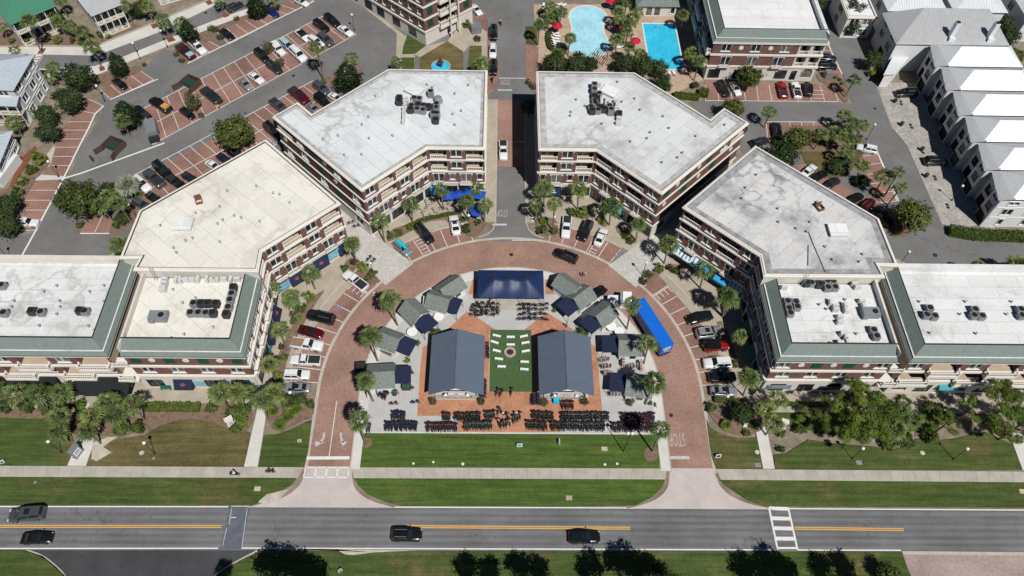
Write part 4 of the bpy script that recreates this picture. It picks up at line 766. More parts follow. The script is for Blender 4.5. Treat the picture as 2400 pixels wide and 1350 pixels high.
# brick building with the white roof by the lap pool
b = Block('brick_building', 'brick building with white roof and green mansard by the lap pool', (59, 155)); x0, x1, y0, y1 = 46.2, 72, 142, 178; WM = ['stucco', 'wall_brick', 'wall_brick']
b.facade((x0, y0), (66, y0), FL3, ['p..pp..p', '.F.F.F.', '.wmwmw.'], WM); b.facade((66, y0), (x1, y0), FL3, ['dg', 'BB', 'BB'], 'stucco')
b.facade((x0, y1), (x0, y0), FL3, ['g.g.g.g', 'FP.FP.FP', 'FP.FP.FP'], WM); b.facade((x1, y0), (x1, y1), FL3, ['..p..p', 'w.w.w', 'w.w.w'], 'stucco'); b.facade((x1, y1), (x0, y1), FL3, ['.', '.', '.'], 'stucco')
P = ccw([(x0, y0), (x1, y0), (x1, y1), (x0, y1)]); belts(b, P, FL3[1:3], .25, .4); b.poly('eave', offset(P, .4), 10.6, 11.12, 'cream', offset(P, -.1)); b.part('roof', MB().face([(x, y, 11.8) for x, y in offset(P, -.2)]), 'roof_bright'); mansard(b, 1, x0, x1, y0, y1)
b.part('parapet', MB().prism(ccw([(x1 - .8, y0 + 2), (x1, y0 + .1), (x1, y1), (x1 - .8, y1)]), 10.9, 13.0), 'roof_flat'); b.part('stair_tower', MB().prism([(66.3, 157), (70.6, 157), (70.6, 163), (66.3, 163)], 11.8, 14.5), 'red_mulch'); b.close()
# tall brick building at the top
b = Block('brick_tower', 'tall brick building with green shutters and cream porch at the top', (-26, 168)); FLT = [0, 4.1, 7.5, 10.9, 14.3]; WM = ['stucco', 'wall_brick', 'wall_brick', 'wall_brick']
A_, B_, C_ = (-20.7, 153), (-9.6, 162.9), (-42, 171.5)
b.facade(C_, A_, FLT, ['p.pp.p.p..', 'sssssssss', 'sssssssss', 'sssssssss'], WM); b.facade(A_, B_, FLT, ['.d.', 'GP.G', 'GP.G', 'GP.G'], WM); P = ccw([A_, B_, (-22, 183), (-46, 182), C_]); b.facade(B_, (-22, 183), FLT, ['..', 'w.w.w', 'w.w.w', 'w.w.w'], WM); belts(b, P, FLT[1:4], .25, .35); flat_roof(b, P, 14.3, 'roof_flat')
for p in ((-14.6, 156.3), (-12.7, 158.0)): b.part('column', MB().tube((*p, 0), (*p, 10.9), .2, n=10), 'cream')
b.close()
# houses on the left
def simple_house(desc, x0, x1, y0, y1, z, mat, roof, rows_f, rows_s, axis='x', zr=2.2, rot=0.0, c=None, porch=None):
    c = c or ((x0 + x1) / 2, (y0 + y1) / 2); b = Block('cottage', desc, (0, 0)); FLh = [0, z * .36, z * .7, z] if z > 7 else [0, z / 2, z]
    k = len(FLh) - 1; rf = [rows_f] * k if isinstance(rows_f, str) else rows_f; rs = [rows_s] * k if isinstance(rows_s, str) else rows_s
    b.facade((x0, y0), (x1, y0), FLh, rf, mat, style='plain'); b.facade((x1, y0), (x1, y1), FLh, rs, mat, style='plain'); b.facade((x1, y1), (x0, y1), FLh, ['.'] * k, mat); b.facade((x0, y1), (x0, y0), FLh, ['.'] * k, mat)
    hip_roof(b, x0, x1, y0, y1, z, z + zr, roof, .5, axis)
    for zz in FLh[1:-1]: b.part('belt_course', MB().box(((x0 + x1) / 2, y0 - .05, zz), (x1 - x0 + .2, .12, .22)).box((x1 + .05, (y0 + y1) / 2, zz), (.12, y1 - y0, .22)), 'white_trim')
    if porch:
        d = porch; m = MB()
        for zz in FLh[:-1] if k < 3 else FLh[:2]: m.box(((x0 + x1) / 2, y0 - d / 2, zz + .08), (x1 - x0, d, .16))
        b.part('porch_floor', m, 'tan_concrete')
        for i in range(5): xx = x0 + .2 + (x1 - x0 - .4) * i / 4; b.part('porch_post', MB().tube((xx, y0 - d + .15, 0), (xx, y0 - d + .15, FLh[2] if k > 2 else z), .11), 'white_trim')
        for zz in (FLh[:-1] if k < 3 else FLh[:2]):
            for i in range(4): w4 = round((x1 - x0 - .4) / 4 - .25, 1); o = ob('balustrade', cached(('bal', w4), lambda: balustrade_mesh(w4)), b.root, (x0 + .2 + (x1 - x0 - .4) * (i + .5) / 4, y0 - d + .15, zz + .17), 0, (1, .6, .85))
        b.part('porch_roof', MB().face([(x0 - .4, y0 - d - .3, (FLh[2] if k > 2 else z) - .1), (x1 + .4, y0 - d - .3, (FLh[2] if k > 2 else z) - .1), (x1 + .4, y0 + .2, (FLh[2] if k > 2 else z) + .7), (x0 - .4, y0 + .2, (FLh[2] if k > 2 else z) + .7)]), roof)
    b.close(); b.root.location = (*c, 0); b.root.rotation_euler[2] = rot; return b
p1, p2 = Vector(G("z28,209", 9.0)[0]), Vector(G("z73,132", 9.0)[0]); d = p2 - p1; L = d.length; an = math.atan2(d.y, d.x) - math.pi / 2
nrm = Vector((-d.y, d.x)).normalized(); cc = (p1 + p2) / 2 + nrm * 4.5
simple_house('white three-storey house with pale blue metal roof at the left edge', -4.5, 4.5, -L / 2, L / 2, 9.0, 'grey_wall', 'metal_blue', '.w.w.', '.w..w.s.', 'y', 2.0, an, (cc.x, cc.y), 2.0)
p1, p2 = Vector(G("z-8,388", 4.5)[0]), Vector(G("z24,310", 4.5)[0]); d = p2 - p1; L = d.length; an = math.atan2(d.y, d.x) - math.pi / 2; cc = (p1 + p2) / 2 + Vector((-d.y, d.x)).normalized() * 4
simple_house('small white cottage with pale metal roof at the left edge', -4, 4, -L / 2, L / 2, 4.5, 'grey_wall', 'metal_blue', '.w.', '.w.w.w.', 'y', 1.6, an, (cc.x, cc.y))
slab('mulch_path', G("e190,130 330,0 340,30 90,440 70,430"), .02, 'red_mulch'); b_ = MB(); ribbon(b_, G("e20,395 195,150", 0), .9, 2.2, h=2.2); tag(b_.build('garden_wall', 'white_wall'), 'white garden wall before the small left cottage', 'wall', '')
p1, p2 = Vector(G("a195,140", 6.8)[0]), Vector(G("a475,25", 6.8)[0]); d = p2 - p1; L = d.length; an = math.atan2(d.y, d.x); cc = (p1 + p2) / 2 + Vector((-d.y, d.x)).normalized() * 6
simple_house('white house with green metal roof in the top left corner', -L / 2 - 3, L / 2, -5.5, 6, 6.8, 'grey_wall', 'metal_green', 'pFFp', 'w.w', 'x', 2.6, an, (cc.x, cc.y), 2.2)
p1, p2 = Vector(G("a835,112", 6.6)[0]), Vector(G("a1060,25", 6.6)[0]); d = p2 - p1; L = d.length; an = math.atan2(d.y, d.x); cc = (p1 + p2) / 2 + Vector((-d.y, d.x)).normalized() * 6
simple_house('white house with grey roof and two-storey porch near the top left', -L / 2, L / 2 + 1, -5.5, 6, 6.6, 'white_wall', 'metal_grey_roof', 'FFFF', 'w.w', 'x', 2.2, an, (cc.x, cc.y), 2.0)
p1 = Vector(G("a1560,60", 0)[0]); simple_house('white porch house cut by the top frame edge', -4, 4, -4, 4, 6.2, 'white_wall', 'metal_grey_roof', 'FF', 'ww', 'x', 2, .5, (p1.x - 1, p1.y + 7), 1.8)
# pool bath house
b = Block('bath_house', 'cream pool house with green roof', (31, 160)); q = G("c1160,148 1515,150"); x0, x1, y0 = q[0][0], q[1][0], q[0][1]
b.facade((x0, y0), (x1, y0), [0, 3.2], ['..dd..s'], 'stucco', style='plain'); b.facade((x0, y0 + 5), (x0, y0), [0, 3.2], ['.'], 'stucco'); b.facade((x1, y0), (x1, y0 + 5), [0, 3.2], ['.'], 'stucco'); hip_roof(b, x0, x1, y0, y0 + 6, 3.2, 5.0, 'slate', .6); b.close()
# ---------------------------------------------------------------- plaza: pavilions, tent, huts
M('navy_vinyl', (.014, .03, .10), .1, 1.2, .48, spec=.4); M('hut_white', (.78, .78, .77), .05, 1, .7); M('shingle', (.185, .21, .195), .28, 2.2, .85, fine=9); M('shingle_dark', (.17, .20, .185), .25, 2.2, .85, fine=9); M('stone', (.42, .36, .30), .25, 2, .9)
def pavilion(sx, desc, words_, col):
    t = thing('market_pavilion', desc, 'pavilion', (sx * 9.5, 62.8, .13), near=''); hw, L, ze, zr = 4.75, 11.7, 3.1, 5.5
    for s in (-1, 1):
        m = MB(); q = [(0, -L / 2, zr), (0, L / 2, zr), (s * hw, L / 2, ze), (s * hw, -L / 2, ze)]; m.face(q if s < 0 else q[::-1]); m.face([(x, y, z - .12) for x, y, z in (q[::-1] if s < 0 else q)])
        for yy in (-L / 2, L / 2): m.face([(0, yy, zr), (s * hw, yy, ze), (s * hw, yy, ze - .12), (0, yy, zr - .12)])
        m.face([(s * hw, -L / 2, ze), (s * hw, L / 2, ze), (s * hw, L / 2, ze - .12), (s * hw, -L / 2, ze - .12)])
        o = m.build('roof_slope', 'metal_slate', t); sm = MB()
        for i in range(27): y = -L / 2 + .2 + i * (L - .4) / 26; sm.tube((s * .05, y, zr + .01), (s * hw, y, ze + .02), .03, n=4, caps=False)
        sm.build('seams', 'metal_slate', o)
    MB().box((0, 0, zr + .03), (.3, L, .08)).build('ridge_cap', 'metal_slate', t)
    for x in (-3.6, 3.6):
        for y in (-4.6, -1.5, 1.5, 4.6): MB().box((x, y, 1.5), (.22, .22, 3.0)).build('post', 'hut_white', t)
    for y in (-4.75, 4.75): m = MB(); m.face([(-2.35, y, 3.0), (2.35, y, 3.0), (2.35, y, 3.35), (0, y, 4.7), (-2.35, y, 3.35)]); m.face([(-2.35, y + .1, 3.0), (-2.35, y + .1, 3.35), (0, y + .1, 4.7), (2.35, y + .1, 3.35), (2.35, y + .1, 3.0)]); m.build('gable', 'hut_white', t); MB().box((0, y, 2.9), (7.4, .2, .25)).build('beam', 'hut_white', t)
    MB().box((0, -5.0, .45), (4.9, .35, .9)).build('low_wall', 'stone', t); MB().box((-3.2, -5.0, .3), (1.2, .3, .6)).box((3.2, -5.0, .3), (1.2, .3, .6)).build('low_wall', 'stone', t); MB().box((0, 4.9, .45), (4.9, .35, .9)).build('low_wall', 'stone', t)
    MB().box((0, 0, .04), (8.2, 10.6, .1)).build('floor_slab', 'plaza_concrete', t)
    bn = MB().box((0, -4.9, 1.55), (2.9, .06, .9)).build('banner', 'sign_white', t); marks(bn, (0, -4.95, 1.62), words_[0], words_[1], words_[2], col); marks(bn, (0, -4.95, 1.3), words_[0] * .8, words_[1] * .8, words_[2], col, seed=9)
    MB().box((0, -4.9, 2.2), (4.7, .1, .35)).build('lattice_band', 'grey_wall', t)
    for x in (-1.9, 1.9): MB().lathe((x, -4.95, 1.1), [(.24, 0), (.3, .12), (.2, .26), (.02, .3)], 10).build('lamp_globe', 'hut_white', t)
    MB().box((0, 1, 1.1), (3, 4, 1.9)).build('rental_counter', 'dark_trim', t)
M('sign_red', (.55, .05, .05), .1, 2, .6)
pavilion(-1, 'slate-blue gabled pavilion left of the artificial turf', (.7, .22, 5), 'royal_cloth'); pavilion(1, 'slate-blue gabled pavilion right of the artificial turf', (2.0, .22, 9), 'sign_red')
t = thing('event_tent', 'large glossy navy event tent behind the bicycles', 'tent', (-.1, 80.3, .13), near=''); hx, hy, ze = 6.25, 3.15, 2.7; m = MB(); N = 8
def tz(x, y):
    e = max(abs(x) - (hx - 3.1), 0) / 3.1; r = min(1 - abs(y) / hy, 1 - e); sag = .28 * math.sin(math.pi * min(1, max(0, r))) * (1 if abs(x) < 3.1 else .6); pk = 1.0 + .12 * (math.cos(x * math.pi / 1.57) if abs(x) <= 3.2 else .6)
    return ze + 1.55 * r * pk - sag
xs = [-hx + 2 * hx * i / 32 for i in range(33)]; ys = [-hy + 2 * hy * i / 14 for i in range(15)]
for i in range(32):
    for j in range(14): m.face([(xs[a], ys[c], tz(xs[a], ys[c])) for a, c in ((i, j), (i + 1, j), (i + 1, j + 1), (i, j + 1))])
cano = m.mesh('canopy', 'navy_vinyl'); bm = bmesh.new(); bm.from_mesh(cano); bmesh.ops.remove_doubles(bm, verts=bm.verts, dist=.001); bm.to_mesh(cano); bm.free(); cano.polygons.foreach_set('use_smooth', [True] * len(cano.polygons)); ob('canopy', cano, t)
for a, c in (((-hx, -hy), (hx, -hy)), ((hx, -hy), (hx, hy)), ((hx, hy), (-hx, hy)), ((-hx, hy), (-hx, -hy))): MB().face([(*a, ze), (*c, ze), (*c, ze - .3), (*a, ze - .3)]).build('valance', 'navy_vinyl', t)
for x in (-6.1, -2.05, 2.05, 6.1):
    for y in (-3.05, 3.05): MB().tube((x, y, 0), (x, y, ze), .05).build('tent_pole', 'metal_grey', t)
struct(MB().box((-.1, 80.0, .15), (13.2, 7.6, .04)).build('tent_floor', 'concrete'))
def hut(rc, cc_, desc, wd=3.6, dp=3.7, canopy=True, near='', ang=None):
    p, q = Vector(G(rc, 3.2)[0]), Vector(G(cc_, 2.6)[0]); d = q - p; rz = math.atan2(d.y, d.x) + math.pi / 2
    t = thing('market_hut', desc, 'hut', (p.x, p.y, .13), rz, near)
    ze, zr, hw, hl = 2.45, 3.9, wd / 2 + .35, dp / 2 + .35
    MB().box((0, 0, ze / 2), (wd, dp, ze)).build('wall', 'hut_white', t)
    for s in (-1, 1):
        m = MB(); k = [(0, -hl, zr), (0, hl, zr), (s * hw, hl, ze - .15), (s * hw, -hl, ze - .15)]; m.face(k if s < 0 else k[::-1]); m.face([(x, y, z - .1) for x, y, z in (k[::-1] if s < 0 else k)])
        m.face([(s * hw, -hl, ze - .15), (s * hw, hl, ze - .15), (s * hw, hl, ze - .25), (s * hw, -hl, ze - .25)]); m.build('roof_slope', 'shingle', t)
    for y in (-dp / 2 - .02, dp / 2 + .02): MB().face([(-wd / 2, y, ze - .02), (wd / 2, y, ze - .02), (0, y, zr - .1)][::1 if y < 0 else -1]).build('gable', 'hut_white', t)
    for y in (-hl - .02, hl + .02):
        m = MB()
        for s in (-1, 1): m.face([(0, y, zr - .02), (s * hw, y, ze - .16), (s * hw, y, ze - .36), (0, y, zr - .22)])
        m.build('bargeboard', 'hut_white', t)
    MB().box((wd / 2 + .03, .4, 1.3), (.05, 1.1, 1.0)).build('window', 'glass', t); MB().box((0, -dp / 2 - .04, 1.5), (2.2, .05, 1.1)).build('serving_hatch', 'dark_trim', t)
    if canopy:
        L = d.length; c = thing('shade_canopy', 'navy square canopy', 'canopy', (q.x, q.y, .13), rz, 'before the ' + desc.split(',')[0]); h = 1.7; z0 = 2.55
        m = MB(); m.face([(-h, -h, z0 - .12), (h, -h, z0 - .12), (h, h, z0 + .12), (-h, h, z0 + .12)])
        for a_, b_ in (((-h, -h, z0 - .12), (h, -h, z0 - .12)), ((h, -h, z0 - .12), (h, h, z0 + .12)), ((h, h, z0 + .12), (-h, h, z0 + .12)), ((-h, h, z0 + .12), (-h, -h, z0 - .12))): m.face([a_, b_, (*b_[:2], b_[2] - .25), (*a_[:2], a_[2] - .25)])
        m.build('cloth', 'navy_cloth', c)
        for x in (-h + .06, h - .06): MB().tube((x, -h + .06, 0), (x, -h + .06, z0 - .15), .045).build('post', 'iron', c); MB().tube((x, h - .06, 0), (x, h - .06, z0 + .1), .045).build('post', 'iron', c)
    return t
hut("j1700,80", "j1815,130", 'hut nearest the tent on the left, white with green shingles'); hut("z1056,668", "z1030,690", 'green-shingled wing adjoining the left hut nearest the tent', 3.4, 4.2, False)
hut("j1465,180", "j1575,300", 'second hut from the tent on the left, green-shingled'); hut("j1235,440", "j1385,510", 'third hut from the tent on the left, green-shingled'); hut("j1160,780", "j1350,785", 'lowest left hut beside the parked dark pickup, green-shingled', 4.2, 4.2)
hut("z1331,664", "z1365,692", 'green-shingled wing adjoining the right hut nearest the tent', 3.4, 4.2, False); hut("z1363,690", "z1333,716", 'hut nearest the tent on the right, white with green shingles'); hut("z1415,731", "z1387,756", 'second hut from the tent on the right, before the truck')
hut("k1110,490", "k925,500", 'third hut from the tent on the right, green-shingled', 3.9, 4.0); hut("k1185,870", "k1000,860", 'lowest right hut above the mulch bed, green-shingled', 3.9, 4.0)
tag(MB().box((0, 0, 1.1), (2.2, 2.6, .1)).build('roof_panel', 'metal_white', loc=(*G("j1610,120", 1.5)[0], .8)), 'small white corrugated roof between two left huts', 'roof', '')
def bench_parts(t):
    MB().box((0, 0, .46), (1.5, .42, .07)).build('seat', 'hut_white', t)
    for x in (-.6, 0, .6): MB().box((x, 0, .22), (.08, .36, .43)).build('leg', 'hut_white', t)
bench0 = None
for s, a in (("j2240,425", -15), ("j2220,485", -20), ("j2240,565", -15), ("j2260,640", -8), ("j2285,712", 0), ("z1197,790", 0), ("z1197,808", 0), ("k110,430", 15), ("k125,490", 12), ("k128,568", 12), ("k118,668", -2), ("k115,737", -6)):
    p = G(s, .5)[0]
    if bench0 is None: bench0 = thing('bench', 'white bench', 'bench', (*p, .15), R(a), 'round the fire pit on the turf', 'white benches on the turf'); bench_parts(bench0)
    else: copy_tree(bench0, (*p, .15), R(a), None, 'white bench', 'bench', 'round the fire pit on the turf', 'white benches on the turf')
p = G("z1195,826", .3)[0]; t = thing('fire_pit', 'round pink stone fire pit on the turf', 'fire pit', (*p, .145), near='')
for i in range(14):
    a = 2 * math.pi * i / 14; MB().box((.85, 0, .2), (.42, .36, .4)).build('stone', 'stone_pink' if 'stone_pink' in MATS else M('stone_pink', (.50, .36, .31), .2, 3, .9), t).rotation_euler[2] = a
MB().lathe((0, 0, 0), [(.66, .02), (.66, .16), (.05, .2)], 16).build('ash_bed', 'dark_trim', t)
def round_table(s, near, r=.95):
    p = G(s, .9)[0]; t = thing('round_table', 'white round table', 'table', (*p, .13), 0, near); MB().lathe((0, 0, 0), [(r, .86), (r, .92), (.01, .93)], 20).build('table_top', 'hut_white', t); MB().tube((0, 0, 0), (0, 0, .87), .06).build('pedestal', 'metal_grey', t); MB().lathe((0, 0, 0), [(.35, 0), (.3, .05), (.02, .06)], 12).build('base', 'metal_grey', t)
for s in ("j1700,250", "j1452,390"): round_table(s, 'between the left huts')
for s in ("k925,340", "k1000,385"): round_table(s, 'between the right huts')
# ---------------------------------------------------------------- pools and fountain
def water_mat(name, col, sc):
    m, t, b = nodes_of(name); p = wpos(t); c = ramp(t, noise(t, p, sc, 4, .7), [(.3, scl(col, .85)), (.7, scl(col, 1.15))]); v = nd(t, 'ShaderNodeTexVoronoi', feature='SMOOTH_F1'); v.inputs['Scale'].default_value = 2.2; t.links.new(p, v.inputs['Vector'])
    c = mul(t, c, ramp(t, v.outputs['Distance'], [(.1, (.88,) * 3), (.6, (1.1,) * 3)])); t.links.new(c, b.inputs['Base Color']); b.inputs['Roughness'].default_value = .08; b.inputs['Specular IOR Level'].default_value = .5; bump(t, b, noise(t, p, 3, 3), .08); MATS[name] = m
water_mat('water_pale', (.36, .66, .77), .25); water_mat('water_deep', (.04, .50, .74), .25); M('coping', (.70, .70, .68), .06, 2, .7)
kid = smooth_poly(G("c530,150 560,90 640,60 720,54 800,75 865,120 876,170 840,240 845,300 890,380 907,450 860,505 760,527 650,522 570,492 528,450 550,350 567,280 550,200", .1), 2, True)
lap = G("c1218,220 1512,223 1592,642 1290,646 ", .1)
for nm, P_, wm in (('swimming_pool', kid, 'water_pale'), ('swimming_pool', lap, 'water_deep')):
    P_ = ccw(P_); o = slab('pool_water', P_, .10, wm); o['kind'] = 'structure'; struct(MB().ring(offset(P_, .35), P_, 0, .15).build('pool_coping', 'coping'))
umb0 = None; M('umbrella_red', (.50, .012, .03), .08, 3, .75)
def parasol(s, desc, mat, near, r=1.35, z=2.5, n=8):
    p = G(s, z)[0]; t = thing('parasol', desc, 'parasol', (*p, .1), random.random(), near); m = MB()
    for i in range(n): a0, a1 = 2 * math.pi * i / n, 2 * math.pi * (i + 1) / n; m.face([(0, 0, z + .55), (r * math.cos(a0), r * math.sin(a0), z), (r * math.cos(a1), r * math.sin(a1), z)]); m.face([(r * math.cos(a0), r * math.sin(a0), z), (r * math.cos(a0), r * math.sin(a0), z - .15), (r * math.cos(a1), r * math.sin(a1), z - .15), (r * math.cos(a1), r * math.sin(a1), z)])
    m.build('canopy', mat, t); MB().tube((0, 0, 0), (0, 0, z + .6), .03).build('pole', 'hut_white', t); MB().lathe((0, 0, 0), [(.3, 0), (.28, .1), (.02, .12)], 10).build('base', 'metal_grey', t)
for s in ("c920,8", "c422,240", "c1005,245", "c1148,380"): parasol(s, 'red parasol', 'umbrella_red', 'by the pools')
for s in ("f1790,470", "f1885,465", "f1990,440", "f2080,465", "f2060,610"): parasol(s, 'royal blue parasol', 'royal_cloth', 'on the cafe terrace', 1.6, 2.5, 4 if s != "f2060,610" else 8)
lo0 = None
def lounger(s, a):
    global lo0
    p = G(s, .3)[0]
    if lo0 is None:
        lo0 = thing('sun_lounger', 'white sun lounger', 'lounger', (*p, .09), R(a)); MB().box((.3, 0, .3), (1.3, .6, .06)).build('seat', 'hut_white', lo0); m = MB(); m.face([(-.35, -.3, .33), (-.35, .3, .33), (-.95, .3, .75), (-.95, -.3, .75)]); m.face([(-.35, .3, .27), (-.35, -.3, .27), (-.95, -.3, .69), (-.95, .3, .69)]); m.build('backrest', 'hut_white', lo0)
        for x in (-.3, .85):
            for y in (-.26, .26): MB().box((x, y, .14), (.05, .05, .28)).build('leg', 'hut_white', lo0)
    else: copy_tree(lo0, (*p, .09), R(a), None, 'white sun lounger', 'lounger')
for s, a in (("c405,310", 5), ("c415,335", 0), ("c405,360", -5), ("c410,385", -5), ("c418,408", -8), ("c425,430", -10), ("c440,40", 20), ("c480,50", 40), ("c295,50", 90), ("c1130,320", 170), ("c1130,345", 175), ("c990,410", 180), ("c1000,440", 180), ("c1465,685", 100), ("c1510,685", 100), ("c930,70", 60)): lounger(s, a)
p = G("b1720,625", .2)[0]; t = thing('fountain', 'round turquoise fountain basin with tiered dark pedestal', 'fountain', (*p, .1), near='')
MB().ring(arc(0, 0, 2.35, 0, 345, 23), arc(0, 0, 2.1, 0, 345, 23), 0, .5).build('basin_rim', 'tan_concrete', t); MB().face([(x, y, .36) for x, y in arc(0, 0, 2.12, 0, 345, 23)]).build('water', 'water_deep', t); MB().lathe((0, 0, 0), [(.5, .2), (.35, .6), (.18, 1.0), (.16, 1.3), (.75, 1.5), (.8, 1.58), (.15, 1.5), (.12, 2.1), (.45, 2.25), (.1, 2.3), (.08, 2.8), (.2, 2.9), (.02, 3.2)], 14).build('pedestal', M('bronze', (.09, .06, .045), .3, 3, .6), t)
t = thing('pergola', 'dark slatted pergola between pool and white roof', 'pergola', (*G("c860,590")[0], 0), R(-28), near='')
for x in (-2.5, 0, 2.5):
    for y in (-1.2, 1.2): MB().box((x, y, 1.2), (.15, .15, 2.4)).build('post', 'bronze', t)
for i in range(12): MB().box((-2.9 + i * .52, 0, 2.5), (.08, 3.0, .14)).build('slat', 'bronze', t)
# ---------------------------------------------------------------- vehicles
M('tyre', (.012, .012, .013), .1, 5, .9); M('rim', (.42, .43, .45), .1, 5, .35, .7); M('auto_glass', (.012, .017, .02), .2, 1, .06, spec=.8, obj=True); M('lamp_clear', (.7, .72, .75), .05, 3, .15, spec=.7); M('lamp_red', (.35, .01, .01), .05, 3, .2); M('bed_black', (.022, .022, .024), .25, 3, .8, obj=True); M('bed_tan', (.26, .17, .11), .2, 3, .9, obj=True)
for n_, c_, k_ in (('black', (.008, .008, .010), 0), ('white', (.72, .73, .74), 0), ('silver', (.40, .42, .44), .5), ('grey', (.11, .125, .145), .5), ('darkgrey', (.035, .039, .045), .4), ('maroon', (.10, .006, .012), .3), ('red', (.32, .012, .014), .2), ('blue', (.012, .03, .20), .3), ('navy', (.012, .02, .05), .3), ('paleblue', (.34, .50, .55), 0), ('teal', (.28, .34, .35), .4)): paint('paint_' + n_, c_, k_)
PAINTNAME = {'darkgrey': 'dark grey', 'paleblue': 'pale blue', 'maroon': 'dark red', 'teal': 'grey-green'}
CARK = dict(
 sedan=dict(L=4.75, W=1.84, H=1.44, st=[(-.5, .66, .78), (-.485, .90, .88), (-.42, .97, .95), (-.25, .99, 1), (.08, .97, 1), (.17, .94, 1), (.33, .86, .98), (.45, .77, .90), (.49, .64, .8), (.5, .5, .72)], cab=(-.37, .19, -.21, .02), nm='sedan'),
 suv=dict(L=4.75, W=1.92, H=1.72, st=[(-.5, .78, .84), (-.488, 1.04, .93), (-.42, 1.08, .98), (-.1, 1.08, 1), (.14, 1.07, 1), (.28, 1.03, .99), (.42, .97, .94), (.488, .84, .85), (.5, .6, .78)], cab=(-.488, .2, -.43, .05), nm='SUV'),
 bigsuv=dict(L=5.2, W=2.02, H=1.88, st=[(-.5, .85, .88), (-.49, 1.12, .95), (-.42, 1.15, .99), (-.1, 1.15, 1), (.17, 1.14, 1), (.3, 1.12, .99), (.44, 1.06, .95), (.49, .92, .88), (.5, .65, .82)], cab=(-.49, .22, -.455, .1), nm='large SUV'),
 pickup=dict(L=5.8, W=2.02, H=1.88, st=[(-.5, .9, .96), (-.497, 1.08, .98), (-.3, 1.1, 1), (-.08, 1.1, 1), (.14, 1.12, 1), (.26, 1.13, .99), (.42, 1.08, .95), (.488, .95, .9), (.5, .65, .84)], cab=(-.09, .2, -.06, .1), nm='pickup'),
 jeep=dict(L=4.3, W=1.86, H=1.84, st=[(-.5, 1.0, .92), (-.49, 1.1, .95), (-.1, 1.1, .95), (.14, 1.1, .94), (.2, 1.08, .86), (.45, 1.02, .8), (.49, .96, .78), (.5, .6, .76)], cab=(-.49, .15, -.48, .12), nm='boxy off-roader'),
 van=dict(L=5.1, W=2.0, H=1.76, st=[(-.5, .8, .86), (-.49, 1.05, .94), (-.42, 1.08, .99), (0, 1.06, 1), (.22, 1.0, 1), (.36, .92, .97), (.47, .8, .9), (.5, .6, .8)], cab=(-.49, .3, -.44, .1), nm='minivan'))
CARM = {}
